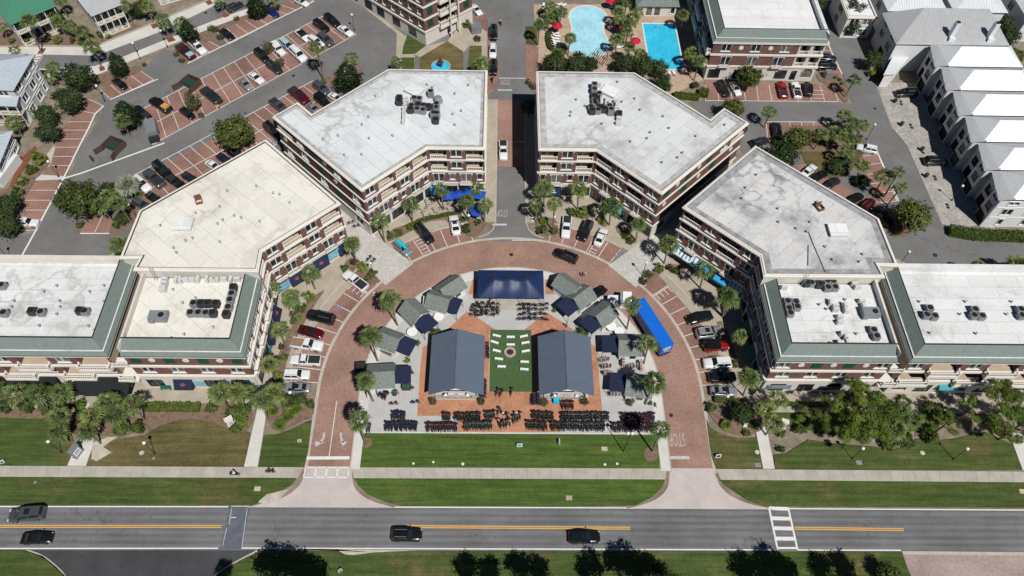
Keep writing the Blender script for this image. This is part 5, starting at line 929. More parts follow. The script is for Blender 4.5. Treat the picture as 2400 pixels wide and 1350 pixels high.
def car_meshes(k):
    if k in CARM: return CARM[k]
    d = CARK[k]; L, W_, H = d['L'], d['W'] / 2, d['H']; m = MB(); secs = []
    for xf, zs, wf in d['st']:
        w_ = W_ * wf; half = [(w_ * .93, .24), (w_, .48), (w_ * .995, zs * .82), (w_ * .93, zs), (w_ * .55, zs + .035)]
        secs.append([(xf * L, y, z) for y, z in half] + [(xf * L, 0, zs + .05)] + [(xf * L, -y, z) for y, z in half[::-1]])
    n = len(secs[0])
    m.v = [p for s in secs for p in s]
    for i in range(len(secs) - 1):
        for j in range(n - 1): m.f.append((i * n + j, i * n + j + 1, (i + 1) * n + j + 1, (i + 1) * n + j)); m.m.append(0)
    m.f.append(tuple(range(n - 1, -1, -1))); m.m.append(0); b = (len(secs) - 1) * n; m.f.append(tuple(b + j for j in range(n))); m.m.append(0)
    out = {'body': m.mesh('body_' + k, 'paint_white', True)}
    def zat(x):
        st = d['st']
        for a, b in zip(st, st[1:]):
            if a[0] <= x <= b[0]: t = (x - a[0]) / (b[0] - a[0]); return a[1] + (b[1] - a[1]) * t
        return st[-1][1]
    b0, b1, t0, t1 = d['cab']; wb, wt = W_ * .93, W_ * .74
    if k == 'jeep': wt = W_ * .86
    Bq = [(b0 * L, wb * (.92 if k != 'pickup' else 1), zat(b0 + .02) - .02), (b1 * L, wb, zat(b1) - .01)]; Tq = [(t0 * L, wt * .94, H - .03), (t1 * L, wt * .97, H - .02)]
    mid = (t0 * .5 + t1 * .5) * L
    c = MB(); Rr = [(Bq[0][0], -Bq[0][1], Bq[0][2]), (Bq[1][0], -Bq[1][1], Bq[1][2]), (Bq[1][0], Bq[1][1], Bq[1][2]), (Bq[0][0], Bq[0][1], Bq[0][2])]
    T = [(Tq[0][0], -Tq[0][1], Tq[0][2]), (Tq[1][0], -Tq[1][1], Tq[1][2]), (Tq[1][0], Tq[1][1], Tq[1][2]), (Tq[0][0], Tq[0][1], Tq[0][2])]
    sides = [(Rr[0], Rr[1], T[1], T[0]), (Rr[1], Rr[2], T[2], T[1]), (Rr[2], Rr[3], T[3], T[2]), (Rr[3], Rr[0], T[0], T[3])]
    for s in sides: c.face(s)
    M1, M2 = (mid, -wt, H), (mid, wt, H); c.face([T[0], M1, M2, T[3]]); c.face([M1, T[1], T[2], M2])
    c.face([T[0], T[1], M1]); c.face([T[2], T[3], M2])
    out['cabin'] = c.mesh('cabin_' + k, 'paint_white')
    def inset(q, u0, u1, v0, v1):
        q = [Vector(p) for p in q]; f = lambda u, v: (q[0] * (1 - u) + q[1] * u) * (1 - v) + (q[3] * (1 - u) + q[2] * u) * v; nrm = (q[1] - q[0]).cross(q[3] - q[0]).normalized() * .012
        return [tuple(f(u, v) + nrm) for u, v in ((u0, v0), (u1, v0), (u1, v1), (u0, v1))]
    out['windshield'] = MB().face(inset(sides[1], .05, .95, .06, .95)).mesh('windshield', 'auto_glass'); out['rear_window'] = MB().face(inset(sides[3], .07, .93, .3 if k in ('suv', 'bigsuv', 'van') else .1, .92)).mesh('rear_window', 'auto_glass')
    out['side_window'] = [MB().face(inset(sides[0], .06, .48, .18, .9)).face(inset(sides[0], .52, .93, .18, .9)).mesh('side_window', 'auto_glass'), MB().face(inset(sides[2], .07, .48, .18, .9)).face(inset(sides[2], .52, .94, .18, .9)).mesh('side_window', 'auto_glass')]
    wh = MB(); r = .34 if k in ('sedan', 'suv', 'van') else .39; wh.tube((0, -.11, 0), (0, .11, 0), r, n=14); wh.mi = 1; wh.tube((0, -.125, 0), (0, .125, 0), r * .62, n=10); out['wheel'] = wh.mesh('wheel', ['tyre', 'rim']); out['r'] = r
    z = d['st'][-2][1]; out['headlight'] = MB().box((0, 0, 0), (.16, .34, .13)).mesh('headlight', 'lamp_clear'); out['taillight'] = MB().box((0, 0, 0), (.08, .26, .2)).mesh('taillight', 'lamp_red'); out['mirror'] = MB().box((0, 0, 0), (.12, .22, .15)).mesh('mirror', 'paint_black')
    CARM[k] = out; return out
NCAR = [0]
def car(kind, colour, nose, tail, extra='', near=None, desc=None, z=0.0, roofcol=None):
    d = CARK[kind]; cm = car_meshes(kind); a, b = Vector(G(nose, .75)[0]), Vector(G(tail, .75)[0]); v = a - b; c = (a + b) / 2; L = d['L']; s = max(.93, min(1.07, v.length / L)); rz = math.atan2(v.y, v.x)
    t = thing('pickup_truck' if kind == 'pickup' else 'parked_car', desc or ('%s %s' % (PAINTNAME.get(colour, colour), d['nm'])), 'pickup' if kind == 'pickup' else 'car', (c.x, c.y, z), rz, near, sc=s)
    P_ = MATS['paint_' + colour]
    o = ob('body', cm['body'], t); paintover(o, P_); o = ob('cabin', cm['cabin'], t); paintover(o, MATS['paint_' + (roofcol or colour)])
    ob('windshield', cm['windshield'], t); ob('rear_window', cm['rear_window'], t); [ob('side_window', m, t) for m in cm['side_window']]
    for x in (-.31, .31):
        for y in (-1, 1): ob('wheel', cm['wheel'], t, (x * L, y * (d['W'] / 2 - .1), cm['r']))
    for y in (-1, 1):
        ob('headlight', cm['headlight'], t, (L * .465, y * d['W'] * .36, d['st'][-2][1] - .02)); ob('taillight', cm['taillight'], t, (-L * .492, y * d['W'] * .38, .85)); ob('mirror', cm['mirror'], t, (L * .15, y * (d['W'] / 2 + .06), 1.05))
    if kind == 'pickup':
        m = MB().box((-.3 * L, 0, 1.17), (.37 * L, 1.6, .03)); ob('bed_cover', m.mesh('bed_cover', 'bed_tan' if 'tan' in extra else 'bed_black'), t)
        for y in (-.9, .9): ob('bed_rail', MB().box((-.3 * L, y, 1.14), (.38 * L, .14, .1)).mesh('bed_rail', P_), t)
        if 'load' in extra: ob('cargo_box', MB().box((-.33 * L, 0, 1.4), (1.3, 1.3, .45)).mesh('cargo_box', MATS['orange_box']), t)
    if kind in ('suv', 'bigsuv') and 'bare' not in extra:
        for y in (-.55, .55): ob('roof_rail', MB().box((-.18 * L, y, d['H'] + .03), (.4 * L, .05, .05)).mesh('roof_rail', 'metal_grey'), t)
    if 'sun' in extra: ob('sunroof', MB().box(((d['cab'][2] + d['cab'][3]) / 2 * L + .35, 0, d['H'] - .0), (.75, .85, .03)).mesh('sunroof', 'auto_glass'), t)
    if 'board' in extra:
        m = MB(); P8 = [(-1.5, -.1), (-1.3, -.3), (0, -.38), (1.2, -.28), (1.6, 0), (1.2, .28), (0, .38), (-1.3, .3), (-1.5, .1)]; m.prism(P8, 1.85, 1.93, True); sb = tag(m.build('surfboard', 'surf_blue', loc=(c.x, c.y, 0)), 'turquoise paddleboard strapped on the grey-green SUV', 'board', ''); sb.rotation_euler[2] = rz
    if 'hood' in extra: ob('hood_panel', MB().box((.33 * L, 0, 1.165), (.26 * L, 1.5, .03)).mesh('hood_panel', MATS['paint_paleblue']), t)
    if 'shade' in extra: pass
    if 'spare' in extra: w_ = ob('spare_wheel', cm['wheel'], t, (-.53 * L, 0, 1.0), math.pi / 2)
    return t
M('orange_box', (.60, .30, .10), .2, 3, .8); M('surf_blue', (.01, .50, .68), .06, 3, .4)
for ln in '''sedan black a2165,350 2055,275
pickup maroon a1795,535 1660,425 hood
pickup white a1900,490 1780,385
sedan black a1165,810 1060,735
pickup black a1405,920 1575,1030 load
sedan black a1795,1090 1685,1005
pickup darkgrey a2045,950 1890,830
sedan silver a2330,822 2232,738
sedan white z614,192 584,171
bigsuv black b105,565 5,470 bare
suv darkgrey a2245,30 2130,85
sedan blue b198,142 98,78
sedan white b468,35 375,-10
bigsuv black b765,235 650,150 bare
bigsuv black b665,280 550,200 bare
sedan white b492,372 378,278 roofblack
suv white b618,428 498,350
suv grey b712,418 588,322
sedan white b890,322 772,245
van paleblue b335,458 240,375
jeep white b262,512 150,412
bigsuv white b460,568 328,448
suv darkgrey b228,668 112,582
pickup maroon b485,955 320,825
pickup grey b285,1045 145,930
suv grey b670,865 548,772
jeep black b685,988 562,895
sedan white b800,942 690,875
sedan silver b588,1048 485,965
bigsuv black b236,1285 90,1155
suv black b270,1215 195,1130
sedan white b2080,118 2015,52
suv black b2208,365 2212,245
suv white b2203,530 2206,418
suv black b2207,690 2212,565
pickup white f2303,112 2300,-20
bigsuv black c1998,888 1925,765
sedan white c2110,872 2050,770
pickup darkgrey d335,215 510,225
suv navy d615,540 492,530
suv black d640,615 445,612
pickup red d118,765 150,900
pickup white d245,765 280,900
jeep black d362,768 376,885
suv black d1180,868 1395,862
bigsuv black d72,1140 92,1285
sedan grey d640,1215 665,1150
suv white h855,15 985,45
sedan white h420,200 350,262
sedan black h530,255 430,310
sedan darkgrey h645,320 555,380
sedan black h860,465 770,520
suv maroon h965,520 890,585
pickup black h1000,600 1130,725
suv black h1685,150 1435,150
suv blue h2110,1140 2240,1138
suv darkgrey c2382,1290 2230,1345
suv maroon c2170,1170 2100,1270
suv white e335,722 165,712
suv white e1392,425 1242,300
pickup grey e1350,235 1512,380
bigsuv black e1585,305 1450,170
pickup black e1715,400 1580,300
sedan black e1490,535 1375,450
suv grey e1380,590 1265,515
sedan darkgrey e1828,340 1712,268
sedan white e2040,228 1935,155
sedan navy e2140,165 2042,95
suv black e2240,118 2145,55
suv teal f1430,1015 1295,895 board
bigsuv black f1630,900 1500,745
sedan white f1832,650 1868,830 sun
pickup white f822,1185 1018,1335
pickup white g497,855 516,668
suv black g645,880 722,712
sedan white g862,772 792,932
bigsuv black g398,985 605,1072
bigsuv black j478,218 730,280
sedan maroon j622,412 398,358 sun
pickup white j622,525 328,485 tan
pickup white j312,645 602,655
suv white j500,785 258,785
sedan silver j252,908 506,908 sun
pickup navy j965,925 972,668
sedan black k1622,282 1866,225
suv silver k1965,375 1705,412 sun
jeep red k2012,512 1785,525 spare
suv white k1780,682 2040,675
sedan black k2090,800 1825,812
sedan silver k2100,942 1845,935 sun
sedan black k745,60 830,0
van grey m78,790 415,755 sun
sedan black m482,990 198,1002 sun
suv black n1545,968 1258,968
sedan black o822,985 526,990 sun'''.split('\n'):
    w4 = ln.split(); g = {'m': 'driving on the main road', 'n': 'driving on the main road', 'o': 'driving on the main road'}.get(w4[2][0])
    if w4[2].startswith('g398'): g = 'driving round the brick ring'
    if w4[2].startswith('j9'): g = 'parked beside the lowest left hut'
    car(w4[0], w4[1], w4[2], w4[2][0] + w4[3] if not w4[3][0].isalpha() else w4[3], w4[4] if len(w4) > 4 else '', near=g, roofcol='black' if (w4[1] == 'red' and w4[0] == 'jeep') or 'roofblack' in ln else None)
# articulated lorry on the ring
M('cond_lid', (.02, .05, .04), .2, 3, .7); M('lorry_side', (.08, .09, .12), .6, .8, .5); M('lorry_blue', (.008, .14, .62), .06, 2, .4); a, c = Vector(G("k1175,90", 3.6)[0]), Vector(G("k1450,520", 3.6)[0]); d = a - c; L = d.length; rz = math.atan2(d.y, d.x); cc = (a + c) / 2
t = thing('semi_trailer', 'long bright blue box trailer of the lorry on the brick ring', 'trailer', (cc.x, cc.y, 0), rz, ''); MB().box((0, 0, 2.45), (L, 2.5, 2.6)).build('cargo_box', 'lorry_blue', t); MB().box((0, 0, 1.05), (L - .6, 1.0, .2)).build('chassis', 'iron', t)
for x in (-L / 2 + .9, -L / 2 + 2.1):
    for y in (-1.05, 1.05): MB().tube((x, y - .15, .5), (x, y + .15, .5), .5, n=14).build('wheel', 'tyre', t)
for i in range(12): MB().box((-L / 2 + .6 + i * (L - 1.2) / 11, 0, 3.77), (.05, 2.46, .03)).build('roof_bow', 'lorry_blue', t)
for y in (-1.26, 1.26): MB().box((0, y, 2.2), (L - .4, .02, 1.1)).build('side_graphic', 'lorry_side', t)
MB().box((L / 2 + .1, 0, 2.3), (.25, 2.2, 2.0)).build('front_frame', 'cond_lid', t)
dr = MB().box((-L / 2 - .03, 0, 2.4), (.05, 2.3, 2.3)).build('rear_door', 'lorry_blue', t); mk_ = marks(t, (0, 0, 2.9), 1.7, .8, 6, 'sign_white'); mk_.location = (-L / 2 - .07, 0, 0); mk_.rotation_euler[2] = -math.pi / 2; MB().box((-L / 2 - .06, -.1, 1.9), (.03, 1.1, .5)).build('rear_graphic', 'sand', t); MB().box((-L / 2 - .1, 0, .75), (.1, 2.3, .18)).build('bumper', 'iron', t)
for y in (-1.0, 1.0): MB().box((-L / 2 - .06, y, .95), (.06, .2, .16)).build('taillight', 'lamp_red', t)
a, c = Vector(G("k935,95", 2.0)[0]), Vector(G("k1120,75", 2.0)[0]); d = a - c; rz = math.atan2(d.y, d.x) - .25; cc = (a + c) / 2
t = thing('truck_tractor', 'white bonneted truck tractor turned against its blue trailer', 'truck', (cc.x, cc.y, 0), rz, '')
m = MB(); m.prism([(.4, -1.05), (2.2, -.85), (2.75, -.7), (2.75, .7), (2.2, .85), (.4, 1.05)], .6, 1.75, True); m.build('bonnet', 'hut_white', t); MB().prism([(-1.6, -1.2), (.4, -1.2), (.4, 1.2), (-1.6, 1.2)], .6, 2.7, True).build('cab', 'hut_white', t); MB().prism([(-1.6, -1.1), (.1, -1.0), (.1, 1.0), (-1.6, 1.1)], 2.7, 3.2).build('roof_fairing', 'hut_white', t)
MB().face([(.42, -1.05, 1.8), (.42, 1.05, 1.8), (.38, 1.0, 2.62), (.38, -1.0, 2.62)]).build('windshield', 'auto_glass', t); MB().box((-2.7, 0, .85), (2.4, .9, .25)).build('chassis', 'iron', t)
for x in (1.9, -2.3, -3.3):
    for y in (-1.0, 1.0): MB().tube((x, y - .16, .5), (x, y + .16, .5), .5, n=14).build('wheel', 'tyre', t)
for y in (-.6, .6): MB().tube((-1.75, y * 1.9, .6), (-1.75, y * 1.9, 3.3), .09).build('exhaust_stack', 'rim', t)
for y in (-1, 1): MB().box((2.7, y * .75, 1.1), (.1, .25, .2)).build('headlight', 'lamp_clear', t)
# enclosed trailer in the lot, with its tow car
a, c = Vector(G("a1385,1100", 2.2)[0]), Vector(G("a1410,1240", 2.2)[0]); d = a - c; rz = math.atan2(d.y, d.x); cc = (a + c) / 2
t = thing('cargo_trailer', 'grey box trailer with ribbed roof and open ramp in the lot', 'trailer', (cc.x, cc.y, 0), rz, ''); MB().box((0, 0, 1.35), (4.6, 2.2, 2.0)).build('cargo_box', 'metal_grey', t); MB().box((-2.9, 0, .9), (1.2, 2.1, .8)).build('ramp', 'bed_black', t)
for i in range(6): MB().box((-2 + i * .8, 0, 2.38), (.06, 2.2, .05)).build('roof_rib', 'rim', t)
for y in (-1.1, 1.1): MB().tube((-.4, y - .1, .35), (-.4, y + .1, .35), .35, n=12).build('wheel', 'tyre', t)
car('pickup', 'black', "a1265,1000", "a1370,1090", near='towing the grey box trailer')
# dumpster pens
for s, a0, nm in (("a1780,800", -.5, 'upper lot by the olive tree'), ("e1070,30", -.42, 'lot behind the cream-roofed building')):
    p = G(s)[0]; t = thing('dumpster_pen', 'brown fenced dumpster pen', 'enclosure', (*p, 0), a0, 'in the ' + nm)
    for x, y, w_, l_ in ((0, 1.7, 3.6, .1), (-1.8, 0, .1, 3.3), (1.8, 0, .1, 3.3)):
        MB().box((x, y, .8), (w_, l_, 1.6)).build('fence_panel', 'bronze', t)
    for sx in (-1, 1): g = MB().box((-sx * .85, 0, .8), (1.7, .07, 1.5)).build('gate', 'bronze', t); g.location = (sx * 1.8, -1.72, 0); g.rotation_euler[2] = sx * 1.9
    q = thing('dumpster', 'green metal dumpster inside its fenced pen', 'dumpster', (*p, 0), a0, 'in the ' + nm); MB().prism([(-1.3, -.9), (1.3, -.9), (1.3, .9), (-1.3, .9)], .15, 1.25, True).build('bin', 'shutter_green', q); [MB().box((sx * .64, 0, 1.32), (1.2, 1.7, .08)).build('lid', 'cond_lid', q) for sx in (-1, 1)]
# ---------------------------------------------------------------- vegetation
leaf_mat('palm_leaf', (.075, .12, .035), (.20, .245, .08)); leaf_mat('palm_silver', (.22, .25, .19), (.30, .33, .25)); leaf_mat('palm_dead', (.17, .13, .08), (.22, .17, .10)); leaf_mat('oak_leaf', (.05, .075, .018), (.13, .15, .035)); leaf_mat('magnolia_leaf', (.012, .026, .010), (.035, .055, .02), .4); leaf_mat('dark_leaf', (.028, .05, .016), (.06, .09, .028)); leaf_mat('pine_leaf', (.08, .13, .02), (.19, .26, .045)); leaf_mat('shrub_leaf', (.05, .085, .018), (.10, .14, .03)); leaf_mat('lime_leaf', (.10, .16, .02), (.18, .24, .04)); leaf_mat('red_leaf', (.05, .022, .018), (.10, .045, .03)); leaf_mat('hedge_leaf', (.055, .085, .015), (.09, .125, .025)); leaf_mat('olive_leaf', (.075, .08, .035), (.12, .125, .06))
M('palm_trunk', (.20, .155, .115), .35, 3, .95, fine=10, obj=True); M('bark', (.10, .075, .055), .35, 4, .95, obj=True)
def frond_crown(seed, n=46, r=2.0, droop=.55, dead=7):
    """costapalmate fans on stalks, spread into a globe with gaps, and a few dead fans hanging below"""
    rg = random.Random(seed); m = MB()
    for i in range(n + dead):
        de = i >= n; m.mi = 1 if de else 0
        el = rg.uniform(-.95, -.5) if de else math.asin(max(-1, min(1, -.42 + 1.38 * (i + .5) / n + rg.uniform(-.08, .08)))); az = i * 2.39996 + rg.uniform(-.35, .35); L = r * rg.uniform(.8, 1.15) * (1 - .1 * abs(el))
        if de: L *= .75
        d = Vector((math.cos(az) * math.cos(el), math.sin(az) * math.cos(el), math.sin(el))); side = d.cross(Vector((0, 0, 1))).normalized() if abs(d.z) < .97 else Vector((1, 0, 0)); up = side.cross(d); tw = rg.uniform(-.5, .5); side, up = side * math.cos(tw) + up * math.sin(tw), up * math.cos(tw) - side * math.sin(tw)
        base = d * (L * .45); w_ = .022; m.face([side * w_, base + side * w_, base - side * w_, -side * w_]); k = 7
        for j in range(k):
            a = (j / (k - 1) - .5) * 2.2 + rg.uniform(-.08, .08); l = L * .62 * (1 - .12 * abs(a) ** 1.5) * rg.uniform(.85, 1.12); e = d * math.cos(a) + side * math.sin(a)
            tip = base + e * l - Vector((0, 0, 1)) * (droop * l * l * .5) + up * (.12 * abs(a)); md = base + e * (l * .5) - Vector((0, 0, .03)) + up * (.08 * abs(a)); wd = e.cross(up).normalized() * (.095 * l)
            m.face([base, md - wd, tip, md + wd])
    return m.mesh('fronds', ['palm_leaf', 'palm_dead'])
PALM = [frond_crown(s, n, 2.0, dr, de) for s, n, dr, de in ((1, 27, .5, 3), (2, 23, .7, 5), (3, 31, .42, 2), (4, 25, .6, 4), (5, 20, .55, 3), (6, 29, .8, 6))]; SILV = frond_crown(9, 44, 2.4, .35, 0).copy(); SILV.materials[0] = MATS['palm_silver']
LOWP = frond_crown(12, 30, 1.1, .35, 0).copy(); LOWP.materials[0] = MATS['lime_leaf']
def trunk_mesh():
    m = MB(); pr = [(.24, 0), (.17, .05), (.15, .3), (.16, .6), (.15, .85), (.21, .95), (.1, 1.02)]; m.lathe((0, 0, 0), pr, 9); return m.mesh('trunk', 'palm_trunk', True)
TRK = trunk_mesh()
def palm(s, h=None, desc='palm', sc=None, near=None, crown=None):
    """s: crown centre, optional foot"""
    q = px(s); rg = random.Random(s)
    if len(q) > 1:
        f = site(*q[1], .1); best = min(range(20, 130), key=lambda k: (uv((f.x, f.y, k / 10))[1] - q[0][1]) ** 2); h = best / 10; top = site(*q[0], h)
    else: h = h or 4.6; top = site(*q[0], h); f = Vector((top.x + rg.uniform(-.2, .2), top.y + rg.uniform(-.2, .2), .1))
    sc = sc or rg.uniform(.82, 1.18); t = thing('palm_tree', desc, 'palm', (f.x, f.y, .05), 0, near)
    v = Vector((top.x - f.x, top.y - f.y, 0)); v = v * min(1, .16 * h / max(.01, v.length)); tr = ob('trunk', TRK, t, None, 0, (1, 1, h)); d = Vector((v.x, v.y, h)); tr.rotation_euler = d.to_track_quat('Z', 'Y').to_euler()
    me = crown or PALM[rg.randrange(6)]; ob('crown', me, t, (v.x, v.y, h), rg.uniform(0, 6.28), sc)
for ln in '''i150,965 310,1095
i365,955 530,1090
i570,955 715,1085
i-60,930
i550,1175 660,1290
i535,1310
i865,1165 965,1290
i1000,1045 1160,1180
i1235,1055 1345,1210
i1085,1150 1225,1280
i820,1320
i2045,965 2125,1105
i2200,950 2288,1112
j165,955 260,1120
j60,1020 110,1200
j120,690 195,865
j220,375 285,560
j320,70 370,215
j-80,960
f500,1190 548,1335
f890,920 932,1085
f1160,700 1197,900
f1440,540 1456,712
f1725,420 1742,605
f1960,520 1985,700
f2060,390 2065,500
f2130,550 2125,712
f120,1340
g300,400 296,570
g225,555 228,720
g395,540 382,800
g620,410 608,600
g925,565 905,745
g1180,735 1150,890
g1460,915 1415,1100
g1790,1165 1750,1330
k1120,135 1066,360
k1270,500 1226,680
k1322,855 1240,1058
k1385,1300 o1305,190
k1830,50 1960,250
k2020,85 1972,250
k2130,425 2080,560
k2205,820 2150,980
k2345,1110
l95,1020
l60,1240
l1260,1050
l1350,1200
l1180,1290
l1000,1280
j1240,85 1315,325
j1065,425 1130,655
j1015,840 1088,1030
j960,1225 n1020,130
a560,10
a275,190 385,490
a500,140
a640,230 735,365
a540,200 620,345
a745,285 850,405
a850,430 945,620
a1160,55 1250,245
a1365,60 1425,210
a1510,185 1578,345
a140,475
a485,620 545,730
a470,700 535,800
a130,1150 205,1262
a1140,1130
a2040,-10 2078,120
a20,255 70,360
b562,445 630,745
b890,535
b1310,585
b2092,595
c360,60
c455,120
c255,225 240,420
c345,165
c540,355 520,512
c1065,25
c1170,115
c990,115
c1060,225
c1120,170
c970,365 965,512
c1090,450
c1075,300
c1590,140 1572,300
c1670,495
c1740,575 1692,750
c420,500
c1200,505
c1000,180
d800,745 715,900
d710,1085
d785,1155
d885,1165
d20,1045
d500,1250
d340,1245
d615,1235
d745,1290
h740,50
h855,195 825,340
h1070,300 990,465
h1210,255 1080,480
h1232,400 1112,560
h2310,1115
h1965,1130
e1100,540 1225,725
e930,560 1062,720
e1100,925
e990,480
z2395,620
z640,-5
z425,55'''.split('\n'): palm(ln)
palm("e1185,375", 3.2, 'silvery fan palm', 1.15, crown=SILV)
# leaf clumps for broadleaf crowns and bushes
def clump_mesh(seed, n, size, shape, mat, tris=1):
    """leaf-sized faces thrown round many small clumps inside a rough volume, denser at the skin"""
    rg = random.Random(seed); m = MB(); C_ = []
    nc = max(10, n // 26)
    while len(C_) < nc:
        p = Vector((rg.uniform(-1, 1), rg.uniform(-1, 1), rg.uniform(-1, 1)))
        if .25 < p.length < 1: C_.append(p.normalized() * (rg.uniform(.45, .95)) if rg.random() < .8 else p)
    for i in range(n):
        c = C_[rg.randrange(nc)]; p = c + Vector((rg.gauss(0, .13), rg.gauss(0, .13), rg.gauss(0, .11))); q = Vector(shape(p))
        d = (p.normalized() + Vector((rg.gauss(0, .55), rg.gauss(0, .55), rg.gauss(.25, .55)))).normalized(); u = d.orthogonal().normalized(); v = d.cross(u); a = rg.uniform(0, 6.28); u, v = u * math.cos(a) + v * math.sin(a), v * math.cos(a) - u * math.sin(a); s = size * rg.uniform(.6, 1.4)
        m.face([q - u * s, q + v * s * .55, q + u * s, q - v * s * .55])
    return m.mesh('leaves', mat)
SPH = lambda p: (p.x, p.y, p.z * .8); CONE = lambda p: (p.x * (1 - .62 * max(0, p.z + .2)), p.y * (1 - .62 * max(0, p.z + .2)), p.z * 1.25); FLAT = lambda p: (p.x, p.y, p.z * .5)
CR_ = {'oak': [clump_mesh(s, 3400, .085, SPH, 'oak_leaf') for s in (21, 22)], 'magnolia': [clump_mesh(s, 3200, .085, CONE, 'magnolia_leaf') for s in (31, 32)], 'dark': [clump_mesh(s, 2800, .085, SPH, 'dark_leaf') for s in (41, 42)], 'pine': [clump_mesh(s, 1700, .085, FLAT, 'pine_leaf') for s in (51, 52, 53)], 'olive': [clump_mesh(61, 1500, .075, SPH, 'olive_leaf')],
       'shrub': [clump_mesh(s, 620, .14, SPH, 'shrub_leaf') for s in (71, 72)], 'lime': [clump_mesh(81, 600, .14, SPH, 'lime_leaf')], 'red': [clump_mesh(91, 480, .14, SPH, 'red_leaf')], 'hedge': [clump_mesh(95, 900, .12, SPH, 'hedge_leaf')]}
def limbs(seed, n=6):
    rg = random.Random(seed); m = MB(); m.tube((0, 0, 0), (0, 0, .55), .07, .05, 7)
    for i in range(n): a = 6.28 * i / n + rg.random(); e = rg.uniform(.25, .9); m.tube((0, 0, .4 + .12 * rg.random()), (math.cos(a) * .6 * math.cos(e), math.sin(a) * .6 * math.cos(e), .55 + .55 * math.sin(e)), .032, .01, 5, False)
    return m.mesh('limbs', 'bark', True)
LIMB = [limbs(1), limbs(2, 8)]
def tree(s, r, kind, desc, h=None, near=None, flat=1.0):
    """s: crown centre; r: crown radius in metres; h: height of crown centre"""
    h = h or r * 1.25 + .6; q = px(s)[0]; p = site(*q, h); rg = random.Random(s); t = thing('tree', desc, 'tree', (p.x, p.y, 0), rg.uniform(0, 6.28), near)
    ob('trunk', LIMB[rg.randrange(2)], t, None, 0, (r * 1.1, r * 1.1, h)); L = CR_[kind]; ob('crown', L[rg.randrange(len(L))], t, (0, 0, h), 0, (r, r * rg.uniform(.88, 1.05), r * flat))
for s, r, k, d in (("a1085,590", 2.6, 'magnolia', 'dark conical magnolia'), ("a1750,285", 2.4, 'magnolia', 'dark conical magnolia'), ("a720,700", 3.4, 'dark', 'bushy dark green tree'), ("a620,920", 3.0, 'dark', 'bushy dark green tree'), ("a420,1070", 2.4, 'dark', 'bushy dark green tree'), ("a430,1220", 2.4, 'dark', 'bushy dark green tree'), ("a1170,1050", 2.9, 'magnolia', 'dark conical magnolia'), ("a1780,930", 2.1, 'olive', 'thin olive tree'), ("a2180,1220", 3.9, 'oak', 'round yellow-green oak'), ("b845,710", 3.4, 'magnolia', 'dark conical magnolia'), ("b100,430", 1.5, 'olive', 'thin olive tree'), ("b215,570", 1.2, 'olive', 'thin olive tree'), ("e735,495", 4.2, 'oak', 'big round yellow-green oak'), ("e1000,420", 1.8, 'dark', 'bushy dark green tree'), ("c2215,710", 2.9, 'oak', 'round green oak'), ("c400,585", 2.9, 'dark', 'spreading dark tree'), ("c600,590", 3.0, 'dark', 'spreading dark tree'), ("c720,600", 2.2, 'dark', 'spreading dark tree'), ("c1050,580", 2.4, 'dark', 'spreading dark tree'), ("c1240,600", 2.6, 'dark', 'spreading dark tree'), ("c1370,620", 2.2, 'dark', 'spreading dark tree'), ("c1400,750", 2.2, 'dark', 'spreading dark tree'), ("d800,230", 2.2, 'dark', 'bushy dark green tree'), ("d800,90", 3.2, 'dark', 'bushy dark green tree'), ("d990,550", 2.2, 'dark', 'bushy dark green tree'), ("d2180,200", 2.6, 'dark', 'bushy dark green tree'), ("d2240,330", 2.6, 'dark', 'bushy dark green tree'), ("d2300,520", 2.2, 'oak', 'bushy green tree'), ("h1330,645", 3.6, 'oak', 'round loose green tree'), ("c2060,1000", 2.4, 'oak', 'round loose green tree'), ("h130,80", 3.4, 'dark', 'bushy dark green tree'), ("d280,1290", 2.8, 'oak', 'round loose green tree'), ("e60,560", 2.4, 'dark', 'bushy dark green tree'), ("e60,740", 2.4, 'dark', 'bushy dark green tree'), ("k2150,1150", 1.9, 'dark', 'round dark clipped tree'), ("z1240,250", 2.0, 'dark', 'dark street tree'), ("d440,20", 2.6, 'dark', 'bushy dark green tree'), ("a2360,60", 2.2, 'magnolia', 'dark conical magnolia'), ("a1270,90", 1.8, 'dark', 'bushy dark green tree'), ("b20,60", 2.4, 'magnolia', 'dark conical magnolia'), ("c1000,30", 1.6, 'dark', 'spreading dark tree'), ("d1830,-30", 3, 'dark', 'bushy dark green tree')): tree(s, r, k, d, flat=.95)
def pine(s, r, h, desc, n=4):
    q = px(s)[0]; p = site(*q, h); rg = random.Random(s); t = thing('pine_tree', desc, 'pine', (p.x, p.y, 0), 0); MB().tube((0, 0, 0), (.3, 0, h + 1), .2, .06, 8).build('trunk', 'bark', t)
    for i in range(n):
        a = i * 2.4 + rg.uniform(-.5, .5); dr = r * math.sqrt((i + .4) / n) * rg.uniform(.8, 1.1); z = h + 1.8 - 3.4 * dr / r + rg.uniform(-.9, .9); e = (math.cos(a) * dr, math.sin(a) * dr, z); MB().tube((.15, 0, max(.5, z - 1.5)), e, .06, .015, 5).build('limb', 'bark', t); ob('crown', CR_['pine'][rg.randrange(3)], t, e, rg.random() * 6, (r * rg.uniform(.17, .3), r * rg.uniform(.17, .3), r * rg.uniform(.2, .32)))
